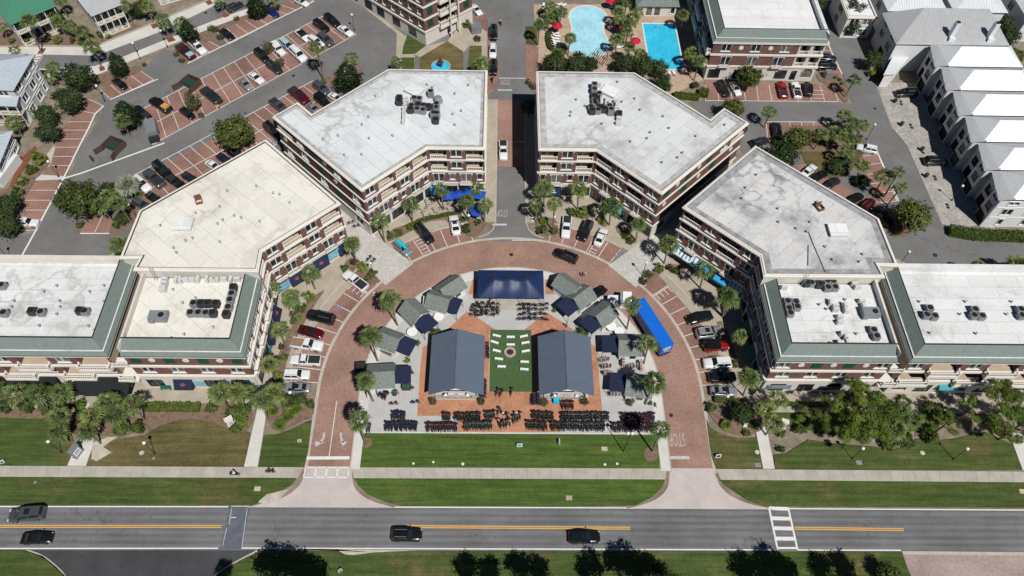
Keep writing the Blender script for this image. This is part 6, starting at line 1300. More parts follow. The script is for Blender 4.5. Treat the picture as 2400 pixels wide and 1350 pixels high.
pine("l900,1090", 5.2, 7.5, 'tall bright green pine', 22); pine("l720,1240", 3.4, 5.5, 'bright green pine', 13); pine("l1010,1290", 3.4, 5.5, 'bright green pine', 12); pine("l2230,1060", 4.8, 7.5, 'tall bright green pine', 18); pine("l2340,1250", 3.8, 6.5, 'bright green pine', 13); pine("l430,1190", 2.6, 2.6, 'low dark pine', 9); pine("l1650,1240", 2.8, 4, 'low dark pine', 9); pine("l1850,1120", 2.6, 6, 'slender pine', 6); pine("l620,1000", 2.0, 8, 'slender pine', 5)
# trees south of the road: only their tops and shadows reach the picture
for s, r in (("z640,1392", 2.9), ("z690,1410", 2.7), ("z740,1422", 2.4), ("z1150,1408", 2.0), ("z1210,1414", 2.0), ("z1290,1404", 2.0), ("z1345,1410", 1.9), ("z1480,1404", 2.3), ("z1560,1388", 2.7), ("z1610,1408", 2.2), ("z1890,1408", 2.4), ("z1950,1396", 2.7), ("z2000,1414", 2.0), ("z2090,1408", 2.0), ("z2150,1402", 2.1), ("z505,1420", 1.5)): tree(s, r, 'dark', 'dark tree top', 12, 'rising below the main road')
tree("z1545,1338", 1.6, 'dark', 'dark leafy tree top', 3, 'rising below the main road'); tree("z2085,1345", 1.7, 'oak', 'green leafy tree top', 2.5, 'rising below the main road')
def bush(s, r, kind, desc, h=None, near=None):
    q = px(s)[0]; h = h or r * .75; p = site(*q, h); rg = random.Random(s); t = thing('bush', desc, 'bush', (p.x, p.y, .05), rg.uniform(0, 6), near); L = CR_[kind]; ob('foliage', L[rg.randrange(len(L))], t, (0, 0, h), 0, (r, r, r * .85)); MB().tube((0, 0, 0), (0, 0, h), .07).build('stem', 'bark', t)
for s, r, k in (("i45,1085", 1.5, 'shrub'), ("i230,1085", 1.6, 'shrub'), ("i440,1090", 1.5, 'shrub'), ("i610,1075", 1.4, 'shrub'), ("i750,1065", 1.2, 'lime'), ("i1120,1285", 1.5, 'shrub'), ("i1270,1285", 1.4, 'shrub'), ("i1970,1090", 1.3, 'shrub'), ("i2170,1120", 1.6, 'shrub'), ("i2280,1100", 1.4, 'shrub'), ("i2250,1220", 1.3, 'lime'), ("i2200,1280", 1.2, 'shrub'), ("i740,1150", 1.0, 'shrub'), ("i650,1250", 1.3, 'red'), ("j250,620", .9, 'shrub'), ("j215,800", 1.0, 'lime'), ("j420,150", 1.3, 'shrub'), ("j480,60", 1.3, 'lime'), ("j335,225", .7, 'red'), ("j340,280", .9, 'shrub'), ("j400,250", .9, 'lime'), ("j240,525", .7, 'red'), ("j505,1070", .9, 'shrub'), ("j290,1030", 1.4, 'shrub'), ("j420,1020", 1.2, 'shrub'), ("j360,1040", 1.2, 'shrub'),
                ("f820,1150", 1.0, 'shrub'), ("f910,1090", .8, 'red'), ("f1000,1130", 1.2, 'lime'), ("f1090,1180", 1.0, 'shrub'), ("f1040,1230", .9, 'shrub'), ("f1240,840", .9, 'shrub'), ("f1320,810", 1.0, 'lime'), ("f1440,760", .9, 'lime'), ("f1930,680", .9, 'shrub'), ("f1960,780", 1.2, 'shrub'), ("f2060,720", .9, 'shrub'), ("g300,700", 1.0, 'lime'), ("g270,790", 1.3, 'shrub'), ("g390,790", 1.0, 'shrub'), ("g560,610", 1.1, 'shrub'), ("g650,620", 1.4, 'lime'), ("g830,700", 1.0, 'lime'), ("g1060,850", .9, 'shrub'), ("g1110,890", .9, 'shrub'), ("g1365,1140", 1.1, 'lime'), ("g1270,1200", 1.0, 'olive'), ("g1230,1260", .9, 'shrub'), ("g1470,1140", .8, 'red'), ("g1520,1165", .8, 'shrub'),
                ("j1670,400", 1.1, 'hedge'), ("k655,400", 1.2, 'hedge'), ("j1640,1030", .8, 'olive'), ("j2090,1030", .8, 'olive'), ("k290,1040", .9, 'olive'), ("k675,1030", .9, 'olive'), ("j1510,490", .6, 'lime'), ("j1400,650", .6, 'lime'), ("j1455,765", .4, 'shrub'), ("j1450,905", .4, 'shrub'), ("j2030,180", .6, 'lime'), ("k400,190", .6, 'lime'), ("k330,1250", .1, 'shrub'), ("k1285,1050", .5, 'shrub'), ("k1100,1030", 1.0, 'olive'), ("k1190,1010", .6, 'red'), ("k1860,1095", 1.1, 'shrub'), ("k2250,1260", 1.0, 'shrub'), ("k2180,1320", .8, 'shrub'), ("k2080,690", .9, 'shrub'), ("l300,1290", 1.2, 'shrub'), ("l120,1330", .9, 'shrub'), ("p1150,100", 1.6, 'shrub'), ("p1280,80", 1.6, 'hedge'), ("p1500,50", 1.5, 'shrub'), ("p115,170", .8, 'shrub'), ("l1500,1100", 1.6, 'hedge'), ("l1600,1110", 1.4, 'hedge'), ("l1200,1100", 1.4, 'hedge'),
                ("a105,375", .9, 'shrub'), ("a245,385", 1.0, 'lime'), ("a430,360", 1.0, 'shrub'), ("a540,365", 1.2, 'lime'), ("a665,375", .9, 'shrub'), ("a755,390", 1.0, 'shrub'), ("a930,320", 1.1, 'shrub'), ("a1010,340", .8, 'lime'), ("a1160,235", .8, 'shrub'), ("a2000,270", 1.0, 'olive'), ("a2050,340", 1.0, 'olive'), ("a1960,260", .9, 'olive'), ("a2200,170", .8, 'olive'), ("a1640,500", .8, 'olive'), ("a1690,560", .8, 'olive'), ("a1340,600", .6, 'olive'), ("a1310,40", 1.6, 'shrub'), ("a1230,110", 1.2, 'shrub'), ("a720,900", 1.2, 'shrub'), ("a1870,1070", .8, 'olive'), ("e350,130", 1.6, 'lime'), ("e290,230", 1.4, 'shrub'), ("e200,330", 1.2, 'lime'), ("e320,90", 1.0, 'lime'), ("e170,430", 1.4, 'shrub'), ("e740,740", .9, 'shrub'), ("e1140,680", 1.5, 'dark'), ("e1080,750", .9, 'shrub'), ("e1130,1020", 1.2, 'dark'), ("b1960,220", 1.2, 'lime'), ("b2060,360", 1.0, 'red'), ("b620,760", .9, 'shrub'), ("d980,680", 1.4, 'lime'), ("d1040,700", 1.2, 'shrub'), ("d630,720", .5, 'olive'), ("d670,740", .5, 'olive'), ("d690,775", .5, 'olive'), ("d470,60", 1.4, 'shrub'), ("c420,120", 1.4, 'dark'), ("c280,100", 1.2, 'lime'), ("c460,460", 1.4, 'dark'), ("c1180,520", 1.2, 'shrub'), ("c1450,800", 1.3, 'shrub'), ("c970,520", 1.1, 'dark'), ("c1700,790", 1.0, 'dark'), ("c200,800", 1.0, 'olive'), ("c160,760", .8, 'shrub'), ("d820,1290", 1.5, 'shrub'), ("d560,1300", 1.8, 'dark'), ("h640,200", 2.0, 'dark'), ("h700,160", 1.8, 'dark'), ("h860,330", 1.5, 'dark'), ("h1200,800", 1.0, 'olive')): bush(s, r, k, {'shrub': 'leafy green bush', 'lime': 'bright lime-green bush', 'red': 'reddish-brown bush', 'hedge': 'clipped round green bush', 'olive': 'dull olive bush', 'dark': 'dark green bush'}[k])
for s in ("j160,1120", "j330,1130", "j290,1180", "j220,1260", "g300,710", "k1990,1250", "j370,1110"):   # low spiky plants
    q = px(s)[0]; p = site(*q, .5); t = thing('spiky_plant', 'low spiky plant', 'plant', (p.x, p.y, .1)); ob('fronds', LOWP, t, (0, 0, .45), random.random() * 6)
def hedge(s, wd, ht, desc, n=None, near=''):
    P_ = G(s, ht / 2); m = MB(); rg = random.Random(s); t = None
    for a, c in zip(P_, P_[1:]):
        L = math.dist(a, c); u = ((c[0] - a[0]) / L, (c[1] - a[1]) / L)
        for i in range(int(L * wd * ht * 75)):
            t_ = rg.random() * L; o_ = rg.uniform(-.5, .5) * wd; z = rg.random() ** .5 * ht * (1 - .25 * abs(o_ / wd)); q = Vector((a[0] + u[0] * t_ - u[1] * o_, a[1] + u[1] * t_ + u[0] * o_, .05 + z)); d = Vector((rg.gauss(0, .6), rg.gauss(0, .6), rg.gauss(.5, .6))).normalized(); e = d.orthogonal().normalized(); f = d.cross(e); k = rg.uniform(.1, .22); m.face([q - e * k, q + f * k * .6, q + e * k, q - f * k * .6])
        ribbon(m, [a, c], wd * .8, ht * .8, h=ht * .8)
    tag(m.build('hedge', 'hedge_leaf' if 'clipped' in desc else 'shrub_leaf'), desc, 'hedge', near)
hedge("h1690,790 1900,830 2382,850", 2.6, 1.7, 'long dark hedge before the row houses'); hedge("c340,300 335,360 350,430 380,460", 1.2, 1.2, 'curved clipped hedge beside the kidney pool'); hedge("c1510,880 1740,905", 1.6, 1.4, 'clipped hedge behind the white-roofed block corner'); hedge("c1740,850 1830,870", 2.2, 1.6, 'short clipped hedge by the lap pool corner'); hedge("i1350,1085 1860,1090", 1.8, .9, 'straight clipped hedge below the orange-logo awnings'); hedge("f1400,760 1550,690 1750,650 1900,620", .8, .8, 'curved clipped hedge along the cafe terrace'); hedge("l-60,1060 300,1060 900,1060", .8, .7, 'low hedge along the right front terrace'); hedge("k1880,1020 2150,1040", 1.0, .9, 'low clipped hedge at the foot of the right parking row'); hedge("j230,1000 400,1010", 1.0, .8, 'low clipped hedge at the foot of the left parking row')
# planting beds (mulch) with kerbs
for s in ("i-240,1110 640,1110 660,1160 500,1200 -240,1180", "i560,1130 1320,1160 1340,1350 560,1350", "i1350,1060 1900,1060 2350,1010 2330,1330 2150,1300 1950,1215 1700,1195 1500,1250 1340,1340", "j90,1000 520,1000 545,1040 535,1180 400,1220 200,1340 70,1180", "j160,700 330,330 450,130 560,40 660,-20 540,140 380,440 300,600 240,900 140,880", "f790,1160 860,1040 960,1060 1160,1240 1120,1290 1050,1290 900,1240", "f1210,900 1230,800 1390,740 1560,680 1900,600 1930,700 1900,780 1780,690 1550,720 1400,830 1260,890", "f1930,700 2130,640 2180,700 2050,850 1940,850", "g200,760 290,660 430,690 425,850 310,830", "g500,660 700,530 740,660 700,690 560,670", "g780,720 850,640 900,740 860,770", "g930,780 1050,740 1170,900 1130,920", "g1190,1260 1330,1130 1400,1110 1420,1160 1330,1250 1240,1310", "g1430,1170 1480,1090 1620,1160 1560,1220", "k1035,1000 1310,1000 1310,1095 1040,1090", "k1800,1060 1850,1020 2220,1000 2382,1200 2300,1340 2000,1340 1850,1180", "k1880,300 1970,280 2100,650 2120,760 2040,600", "e670,830 700,700 790,700 740,800", "e1010,810 1060,700 1180,520 1290,560 1310,620 1240,770 1080,820", "a850,700 980,680 1290,600 1330,660 1100,740 940,820", "a1600,420 1700,390 2050,200 2382,90 2382,140 2050,270 1930,350 2100,400 2040,430 1910,360 1750,590 1700,590", "a-100,300 380,280 500,320 1000,350 1240,210 1290,250 880,440 500,430 -100,410", "b590,740 690,690 1000,600 980,700 800,850 660,780", "d440,670 620,660 720,760 760,930 700,960 620,800 480,760", "h1120,700 1180,640 1320,790 1290,850 1130,860", "d0,1180 640,1160 950,1330 h900,0 870,60 950,300 600,60 0,60", "e-100,440 200,370 330,90 420,60 480,180 300,330 100,760 -100,800"):
    slab('planting_bed', smooth_poly(G(s, .11), 1, True), .115 if s[0] in 'fgijk' else .06, 'mulch')
for s in ("a380,450 430,450 400,500 345,500", "a890,440 935,460 930,490 880,495", "a920,620 970,615 980,650 930,665", "a1400,230 1450,215 1485,245 1425,270", "a1540,350 1600,335 1640,375 1570,395", "a1900,10 1960,0 1985,30 1940,50", "a2055,130 2100,120 2140,145 2090,165"): slab('tree_pit', G(s, .1), .106, 'red_mulch')
slab('sidewalk_tree_bed', SP("n985,80 1030,60 1085,80 1085,120 1040,160 990,150", .1), .108, 'mulch'); slab('sidewalk_tree_bed', SP("o1230,190 1260,150 1330,145 1370,180 1370,250 1300,290 1240,270", .1), .108, 'mulch')
# ---------------------------------------------------------------- rooftop equipment
M('cond_dark', (.055, .06, .066), .2, 3, .6, .2, obj=True); M('cond_grey', (.26, .275, .29), .15, 3, .6, .2, obj=True); M('cond_white', (.60, .61, .60), .1, 3, .6, obj=True); M('fan_black', (.012, .012, .013), .1, 5, .7); M('rust', (.20, .09, .05), .3, 3, .9)
UNIT = {}
def unit(kind, s, z, near):
    p = G(s, z + .4)[0]; rg = random.Random(s)
    if kind in 'cdg':
        mat = {'c': 'cond_grey', 'd': 'cond_dark', 'g': 'cond_grey'}[kind]; t = thing('condenser', {'c': 'grey condenser with top fan', 'd': 'dark condenser with top fan', 'g': 'tall grey twin-fan unit'}[kind], 'air conditioner', (*p, z - .2), rg.uniform(-.1, .1), near); h = (1.05, 1.15, 1.6)[('c', 'd', 'g').index(kind)]
        def mk():
            a = .62; P8 = [(-a, -a + .15), (-a + .15, -a), (a - .15, -a), (a, -a + .15), (a, a - .15), (a - .15, a), (-a + .15, a), (-a, a - .15)]; m = MB(); m.prism(P8, .12, h)
            for i in range(5): m.ring(offset(ccw(P8), .02), P8, .2 + i * .15, .27 + i * .15)
            return m.mesh('cabinet', mat)
        ob('cabinet', cached(('cab', kind), mk), t); ob('fan_grille', cached(('fan', kind), lambda: MB().lathe((0, 0, h), [(.5, .0), (.5, .03), (.38, .015), (.14, .015), (.12, .05), (.02, .06)], 14).mesh('fan_grille', 'fan_black')), t)
    elif kind == 'w':
        t = thing('split_unit', 'slim white split unit', 'air conditioner', (*p, z - .2), rg.uniform(-.15, .15) + (.0 if rg.random() < .7 else 1.5), near); ob('cabinet', cached('wcab', lambda: MB().box((0, 0, .6), (1.05, .5, .95)).box((-.35, 0, .08), (.08, .5, .14)).box((.35, 0, .08), (.08, .5, .14)).mesh('cabinet', 'cond_white')), t)
        o = ob('fan_grille', cached('wfan', lambda: MB().tube((-.12, -.2, .55), (-.12, -.225, .55), .3, n=14).mesh('fan_grille', 'cond_dark')), t)
    elif kind == 'v':
        t = thing('roof_vent', 'small metal roof vent', 'vent', (*p, z - .2), 0, near); ob('pipe', cached('vp', lambda: MB().tube((0, 0, 0), (0, 0, .42), .14, n=8).mesh('pipe', 'cond_grey')), t); ob('cap', cached('vc', lambda: MB().lathe((0, 0, .4), [(.2, 0), (.22, .1), (.05, .2)], 8).mesh('cap', 'metal_grey')), t)
    elif kind == 'h':
        t = thing('roof_hatch', 'large white curbed roof hatch', 'roof hatch', (*p, z - .2), -.6 if 'rear' in near else 0, near); ob('curb', cached('hc', lambda: MB().box((0, 0, .3), (3.2, 2.6, .6)).mesh('curb', 'cond_white')), t); ob('lid', cached('hl', lambda: MB().box((0, 0, .68), (3.4, 2.8, .14)).mesh('lid', 'roof_bright')), t)
    elif kind == 'k':
        t = thing('packaged_unit', 'big boxy packaged air handler', 'air conditioner', (*p, z - .2), 0, near); ob('cabinet', cached('kc', lambda: MB().box((0, 0, .75), (2.9, 1.7, 1.2)).box((-1.0, -.95, .6), (.9, .25, .8)).mesh('cabinet', 'cond_grey')), t); ob('fan_grille', cached('kf', lambda: MB().lathe((.6, 0, 1.34), [(.5, 0), (.5, .05), (.1, .02)], 14).mesh('fan_grille', 'fan_black')), t)
    elif kind == 'b':
        t = thing('roof_box', 'open rusty brown roof box', 'roof hatch', (*p, z - .2), .4, near); MB().ring([(-.6, -.6), (.6, -.6), (.6, .6), (-.6, .6)], [(-.5, -.5), (.5, -.5), (.5, .5), (-.5, .5)], 0, .6).build('curb', 'rust', t); MB().box((0, .7, .8), (1.2, .06, .9)).build('lid', 'rust', t)
    elif kind == 'f':
        t = thing('exhaust_fan', 'wide round mushroom exhaust fan', 'exhaust fan', (*p, z - .2), 0, near); MB().lathe((0, 0, 0), [(1.0, 0), (1.0, .15), (.7, .3), (.65, .7), (.85, .75), (.8, 1.0), (.5, 1.15), (.02, 1.2)], 16).build('hood', 'cond_grey', t)
    elif kind == 'p':
        t = thing('pipe_run', 'white insulated duct', 'duct', (*p, z - .2), 0, near); MB().tube((0, -.7, .6), (0, .7, .6), .16, n=8).build('duct', 'cond_white', t); MB().box((0, -.5, .25), (.1, .1, .5)).box((0, .5, .25), (.1, .1, .5)).build('stand', 'metal_grey', t)
NA, NB, NC, ND = 'on the left rear white roof', 'on the right rear white roof', 'on the cream roof', 'on the stained grey roof'
NE, NFr, NGr, NH = 'in the lower left roof well', 'on the far left roof', 'in the lower right roof well', 'on the far right roof'
for z, near, txt in ((14.2, NA, '''d q375,630 365,720 640,910 830,800 1080,840 1260,1170
w q530,640 525,710 510,790 500,880 480,975 475,1085 470,1180
c q670,820 805,905 960,815 950,930 740,640 860,655
g q1140,530 1280,830 1275,920 1210,1050 1290,1060
p q680,640 660,720 835,640 800,720 940,640 930,730
f q1310,650
h q740,420
v b1110,880 1590,775 1975,780 1045,1075 985,1145 1050,1275 760,1250 1270,1250 620,1285 1850,860 1830,1050 1910,1020 1850,1150 f980,75 820,80 b1640,800'''),
 (14.2, NB, '''d r550,490 500,840 790,800 1150,910 700,760 620,540
c r555,600 570,660 470,745 640,725 640,825 665,425 920,725
g r545,250 545,370 950,860
w r1090,590 1095,685 1105,775 1110,850 1150,1015 1140,1125 650,185
p r705,520 825,560 715,660 820,660 915,640
h r930,340
v r600,120 330,680 c600,915 550,1030 545,1065 1025,935 1195,1010 1465,1180 1290,1220 1260,1275 840,1140 1145,905 1410,1070 1105,1305 1715,1255 g1590,60 1545,105 1400,150 c985,750 1985,1150'''),
 (14.2, NC, '''h e1700,730
b e1845,510
v e2040,560 2175,645 2240,665 2070,685 2020,720 1720,880 1785,855 1610,945 1635,990 2110,415 1815,620 1485,738 f0,370 155,435 215,448 310,525 e2040,890 f30,700'''),
 (14.2, ND, '''h h655,790
b h490,575
v h100,580 105,705 270,765 370,795 540,935 610,1055 400,705 890,1005 860,1075 g2180,385 2145,485 2280,265 h460,520'''),
 (12.0, NE, '''w s350,260 550,270 620,270 710,270 830,270 930,260 1090,255 1190,270 1250,265 1390,260 1510,265 1620,260 340,325 320,405 310,445
d s985,690 1110,690 1250,695 1200,860 1555,410 1430,880
c s860,690 805,855 945,855 1075,860 1530,520 1500,630 1470,760
k s240,920
v s880,570 650,655 675,1210 1190,1085 450,1275 480,425'''),
 (12.0, NFr, '''d i300,200 745,195
c i385,208 795,200 e20,1310 i40,215
v i120,92 100,148 545,92 550,148 960,97 355,322 815,327 870,365 400,5 825,5 e520,1300 960,1298 i520,215'''),
 (12.0, NGr, '''c t320,550 455,560 340,665 480,640 365,745 715,240 980,215 1075,220 990,320 1110,315 1750,1030 1800,1130
d t850,265 640,240
w t1440,255 1490,310 1560,540 1590,635 1120,615 1280,615 1130,680 1290,685 1200,805 1200,890 1250,1085 1290,1145 1200,1230 1310,1200 270,310 1040,560
k t1700,740
v t990,655 870,580 1300,497 1490,1068 1060,1222 1160,1225 1330,715'''),
 (12.0, NH, '''c l1500,172 1470,235 1545,245 1920,185 1910,240 1985,245 2345,185 2355,240
v l1420,98 1850,98 2280,98 1375,215 1800,215 2235,215 1520,390 1950,395''')):
    for ln in txt.split('\n'):
        k, *L = ln.split(); zl = ''
        for s in L:
            if s[0].isalpha(): zl = s[0]; s = s[1:]
            unit(k, zl + s, z, near)
for s, z0, z1, nm in (("e1440,1110", 12, 15, 'steel roof ladder below the cream roof'), ("t640,180", 12, 15, 'steel roof ladder below the stained grey roof')):
    p = G(s, 14)[0]; t = thing('roof_ladder', nm, 'ladder', (p[0], 74.6, 11.8), 0, ''); [MB().tube((x, -.5, 0), (x, 0, 3.3), .03, n=5).build('rail', 'metal_grey', t) for x in (-.25, .25)]; [MB().tube((-.25, -.5 + .5 * i / 9, .3 + i * .33), (.25, -.5 + .5 * i / 9, .3 + i * .33), .02, n=4).build('rung', 'metal_grey', t) for i in range(9)]
CAB = MB(); 
for s in ("h370,790 420,920 490,1080 530,1180", "h375,930 372,1120"): ribbon(CAB, G(s, 14.1), .12, 14.12, h=.1)
tag(CAB.build('roof_cable', 'dark_trim'), 'black cables running over the stained grey roof', 'cable', '')
# ---------------------------------------------------------------- bicycles
def bike_mesh(name, col):
    m = MB()
    for x in (-.52, .52):   # wheels
        m.mi = 0; n = 12; r0, r1 = .34, .29
        for i in range(n):
            a, b = 2 * math.pi * i / n, 2 * math.pi * (i + 1) / n; P_ = lambda r, t, y: (x + r * math.cos(t), y, .34 + r * math.sin(t))
            for y0, y1, ra, rb in ((-.035, -.035, r1, r0), (.035, .035, r0, r1), (-.035, .035, r0, r0)): m.face([P_(ra, a, y0), P_(ra, b, y0), P_(rb, b, y1), P_(rb, a, y1)])
    m.mi = 1
    for a, b in (((-.52, 0, .34), (-.1, 0, .3)), ((-.1, 0, .3), (.38, 0, .78)), ((-.1, 0, .3), (-.2, 0, .82)), ((-.2, 0, .7), (.38, 0, .78)), ((-.52, 0, .34), (-.2, 0, .7)), ((.52, 0, .34), (.34, 0, .95))): m.tube(a, b, .036, n=4, caps=False)
    m.mi = 2; m.box((-.24, 0, .88), (.3, .24, .1)); m.box((.56, 0, .86), (.28, .34, .24)); m.tube((.28, -.3, 1.02), (.34, 0, .96), .02, n=4); m.tube((.34, 0, .96), (.28, .3, 1.02), .02, n=4); m.mi = 0; m.tube((-.1, -.09, .3), (-.1, .09, .3), .1, n=8); m.box((-.55, 0, .72), (.3, .14, .03)); m.mi = 1; m.box((-.5, 0, .7), (.5, .05, .03))
    return m.mesh('bicycle_' + name, ['tyre', M('bike_' + name, col, .1, 4, .4, obj=True), 'bed_black'])
BK = {k: bike_mesh(k, c) for k, c in dict(blue=(.02, .05, .20), crimson=(.30, .02, .06), black=(.03, .032, .035), teal=(.12, .32, .30), silver=(.35, .37, .38), pink=(.5, .10, .18), red=(.45, .03, .04)).items()}
BN = dict(crimson='crimson', pink='pink', teal='pale teal')
def bike(x, y, rz, col, near, z=.13): return tag(ob('bicycle', BK[col], None, (x, y, z), rz), (BN.get(col, col)) + ' bicycle', 'bicycle', near)
for s, n, col, near, rows in (("j1262,1165 1395,1165", 9, 'blue', 'in the short upper rack row at left', 1), ("j1195,1265 1505,1265", 21, 'blue', 'in the long lower rack row at left', 1), ("j1580,1275 1880,1275", 20, 'crimson', 'in the lower rack row below the left pavilion', 1), ("j1735,1180 1815,1180", 6, 'crimson', 'in the upper rack row below the left pavilion', 1), ("j1845,1178 2090,1178", 17, 'black', 'in the upper rack row below the left pavilion', 1), ("j2125,1163 2225,1163", 7, 'teal', 'in the upper rack row near the centre', 1), ("j1932,1262 2200,1258", 18, 'teal', 'in the lower rack row near the centre', 1), ("k5,1210 85,1170", 5, 'silver', 'standing beside the central group', 1), ("k185,1165 390,1175", 14, 'black', 'in the upper rack row below the right pavilion', 1), ("k450,1180 905,1175", 29, 'black', 'in the long upper rack row below the right pavilion', 1), ("k130,1258 325,1265", 13, 'black', 'in the lower rack row below the right pavilion', 1), ("k360,1265 865,1270", 32, 'black', 'in the long lower rack row below the right pavilion', 1), ("k1015,1190 1330,1185", 20, 'crimson', 'in the upper rack row at right', 1), ("k925,1275 1315,1275", 25, 'crimson', 'in the lower rack row at right', 1)):
    a, b = (Vector(p) for p in G(s, .5))
    for i in range(n): p = a + (b - a) * ((i + .5) / n); bike(p.x + random.uniform(-.05, .05), p.y + random.uniform(-.12, .12), math.pi / 2 + random.uniform(-.12, .12) + (math.pi if random.random() < .12 else 0), col, near)
for s0, near in (("j2030,130 2230,230", 'parked left before the blue tent'), ("k90,140 300,270", 'parked right before the blue tent')):
    a, b = (Vector(p) for p in G(s0, .5))
    for i in range(4):
        for j in range(5): bike(a.x + (b.x - a.x) * j / 4 + random.uniform(-.2, .2), a.y + (b.y - a.y) * i / 3 + random.uniform(-.15, .15), .15 + random.uniform(-.3, .3) + (math.pi if random.random() < .4 else 0), 'silver' if random.random() < .25 else 'black', near)
for s, n, col, near, rz in (("j2130,500 2130,640", 9, 'pink', 'along the left pavilion eave by the turf', 0), ("j2105,830 2100,1000", 9, 'blue', 'along the left pavilion eave by the turf', 0), ("k215,970 215,1070", 7, 'blue', 'beside the right pavilion porch', 0), ("k455,1070 575,1070", 8, 'red', 'before the right pavilion porch', 1.57), ("j2120,120 2230,90", 1, 'red', 'under the blue tent', 1.2), ("j1150,950 1220,985", 4, 'blue', 'piled by the lowest left hut', .9), ("j1175,970 1225,990", 2, 'red', 'piled by the lowest left hut', 1.2)):
    a, b = (Vector(p) for p in G(s, .5))
    for i in range(n): p = a + (b - a) * ((i + .5) / n); bike(p.x, p.y, rz + random.uniform(-.25, .25), col, near)
for s, rz, col, near in (("j1280,1058", .05, 'red', 'standing alone on the pale paving at left'), ("j1480,1045", .1, 'blue', 'standing alone on the pale paving at left'), ("j2245,950", 1.2, 'black', 'at the lower turf edge'), ("j2282,960", 1.1, 'black', 'at the lower turf edge'), ("k-5,950", 1.4, 'black', 'at the lower turf edge'), ("f880,725", .3, 'red', 'in the left alley'), ("f930,755", .2, 'black', 'in the left alley'), ("f1050,1060", .9, 'black', 'by the left alley mouth'), ("f1085,1085", .8, 'black', 'by the left alley mouth'), ("g1320,1060", 1.0, 'teal', 'by the right alley mouth'), ("f2165,610", 1.3, 'black', 'at the cafe corner'), ("j1040,1290", 1.4, 'blue', 'under the left lawn-corner palm'), ("j1060,1285", 1.5, 'blue', 'under the left lawn-corner palm')): p = G(s, .5)[0]; bike(*p, rz, col, near)
# ---------------------------------------------------------------- people
SK = {}
def person_mesh(pose):
    return cached(('person', pose), lambda: person_mesh_(pose))
def person_mesh_(pose):
    """one continuous skinned figure, 1.74 m tall"""
    J = {'pel': (0, 0, .95, .13), 'spine': (0, 0, 1.2, .125), 'chest': (0, 0, 1.4, .15), 'neck': (0, 0, 1.52, .055), 'head': (.015, 0, 1.62, .095), 'top': (.01, 0, 1.72, .075)}
    E_ = [('pel', 'spine'), ('spine', 'chest'), ('chest', 'neck'), ('neck', 'head'), ('head', 'top')]
    for s, y in (('l', 1), ('r', -1)):
        st = .22 * y if pose == 'walk' else 0
        if pose == 'ride': pts = [('hip', (.02, .1 * y, .93, .1)), ('knee', (.38, .12 * y, .72 + .12 * y, .065)), ('ank', (.12, .11 * y, .34 + .14 * y, .045)), ('toe', (.26, .11 * y, .30 + .14 * y, .035))]; arm = [('sho', (.12, .19 * y, 1.4, .06)), ('elb', (.34, .26 * y, 1.2, .042)), ('wri', (.54, .24 * y, 1.06, .034)), ('han', (.6, .24 * y, 1.04, .038))]
        else: pts = [('hip', (0, .1 * y, .9, .1)), ('knee', (.04 + st * .6, .1 * y, .5, .065)), ('ank', (st * .9 - .02, .1 * y, .09, .045)), ('toe', (st * .9 + .14, .11 * y, .045, .036))]; arm = [('sho', (0, .19 * y, 1.42, .06)), ('elb', (-st * .35, .25 * y, 1.14, .042)), ('wri', (-st * .6 + .08, .26 * y, .9, .034)), ('han', (-st * .65 + .1, .26 * y, .82, .038))]
        pr = 'pel'
        for n_, v in pts: J[s + n_] = v; E_.append((pr, s + n_)); pr = s + n_
        pr = 'chest'
        for n_, v in arm: J[s + n_] = v; E_.append((pr, s + n_)); pr = s + n_
    if pose == 'ride':
        for k, dx in (('spine', .05), ('chest', .14), ('neck', .2), ('head', .25), ('top', .26)): x, y, z, r = J[k]; J[k] = (x + dx, y, z, r)
    K = list(J); me = bpy.data.meshes.new('person_' + pose); me.from_pydata([J[k][:3] for k in K], [(K.index(a), K.index(b)) for a, b in E_], [])
    o = bpy.data.objects.new('tmp', me); COL.objects.link(o); md = o.modifiers.new('s', 'SKIN'); md.use_smooth_shade = True; sv = me.skin_vertices[0].data
    for i, k in enumerate(K): sv[i].radius = (J[k][3],) * 2; sv[i].use_root = k == 'pel'
    sd = o.modifiers.new('d', 'SUBSURF'); sd.levels = 1; dg = bpy.context.evaluated_depsgraph_get(); dg.update(); r = bpy.data.meshes.new_from_object(o.evaluated_get(dg)); bpy.data.objects.remove(o); r.name = 'body'
    return r
M('skin', (.50, .30, .22), .05, 3, .6); M('hair', (.06, .035, .02), .2, 5, .7)
def dress(pose, top, low, key):
    if key in SK: return SK[key]
    m = person_mesh(pose).copy(); m.materials.clear()
    for n_ in (top, low, 'skin', 'hair', 'bed_black'): m.materials.append(MATS[n_])
    for p in m.polygons:
        c = p.center; a = abs(c.y) > .215 and c.z < 1.2
        p.material_index = 3 if c.z > 1.66 else 2 if c.z > 1.5 or a else 0 if c.z > .93 else 4 if c.z < .08 and pose != 'ride' else 1 if c.z > .45 else 2
    SK[key] = m; return m
for n_, c_ in (('cl_white', (.75, .75, .73)), ('cl_black', (.02, .02, .022)), ('cl_yellow', (.70, .75, .05)), ('cl_navy', (.02, .03, .09)), ('cl_pink', (.75, .32, .28)), ('cl_teal', (.10, .40, .38)), ('cl_grey', (.2, .2, .21))): M(n_, c_, .08, 6, .9, obj=True)
def person(s, top, low, rz, desc, pose='walk', near='', z=None):
    zz = {'c': .1}.get(s[0], .13 if s[0] in 'jk' else .02) if z is None else z; p = G(s, zz + .8)[0]; return tag(ob('person', dress(pose, 'cl_' + top, 'cl_' + low, pose + top + low), None, (*p, zz), rz), desc, 'person', near)
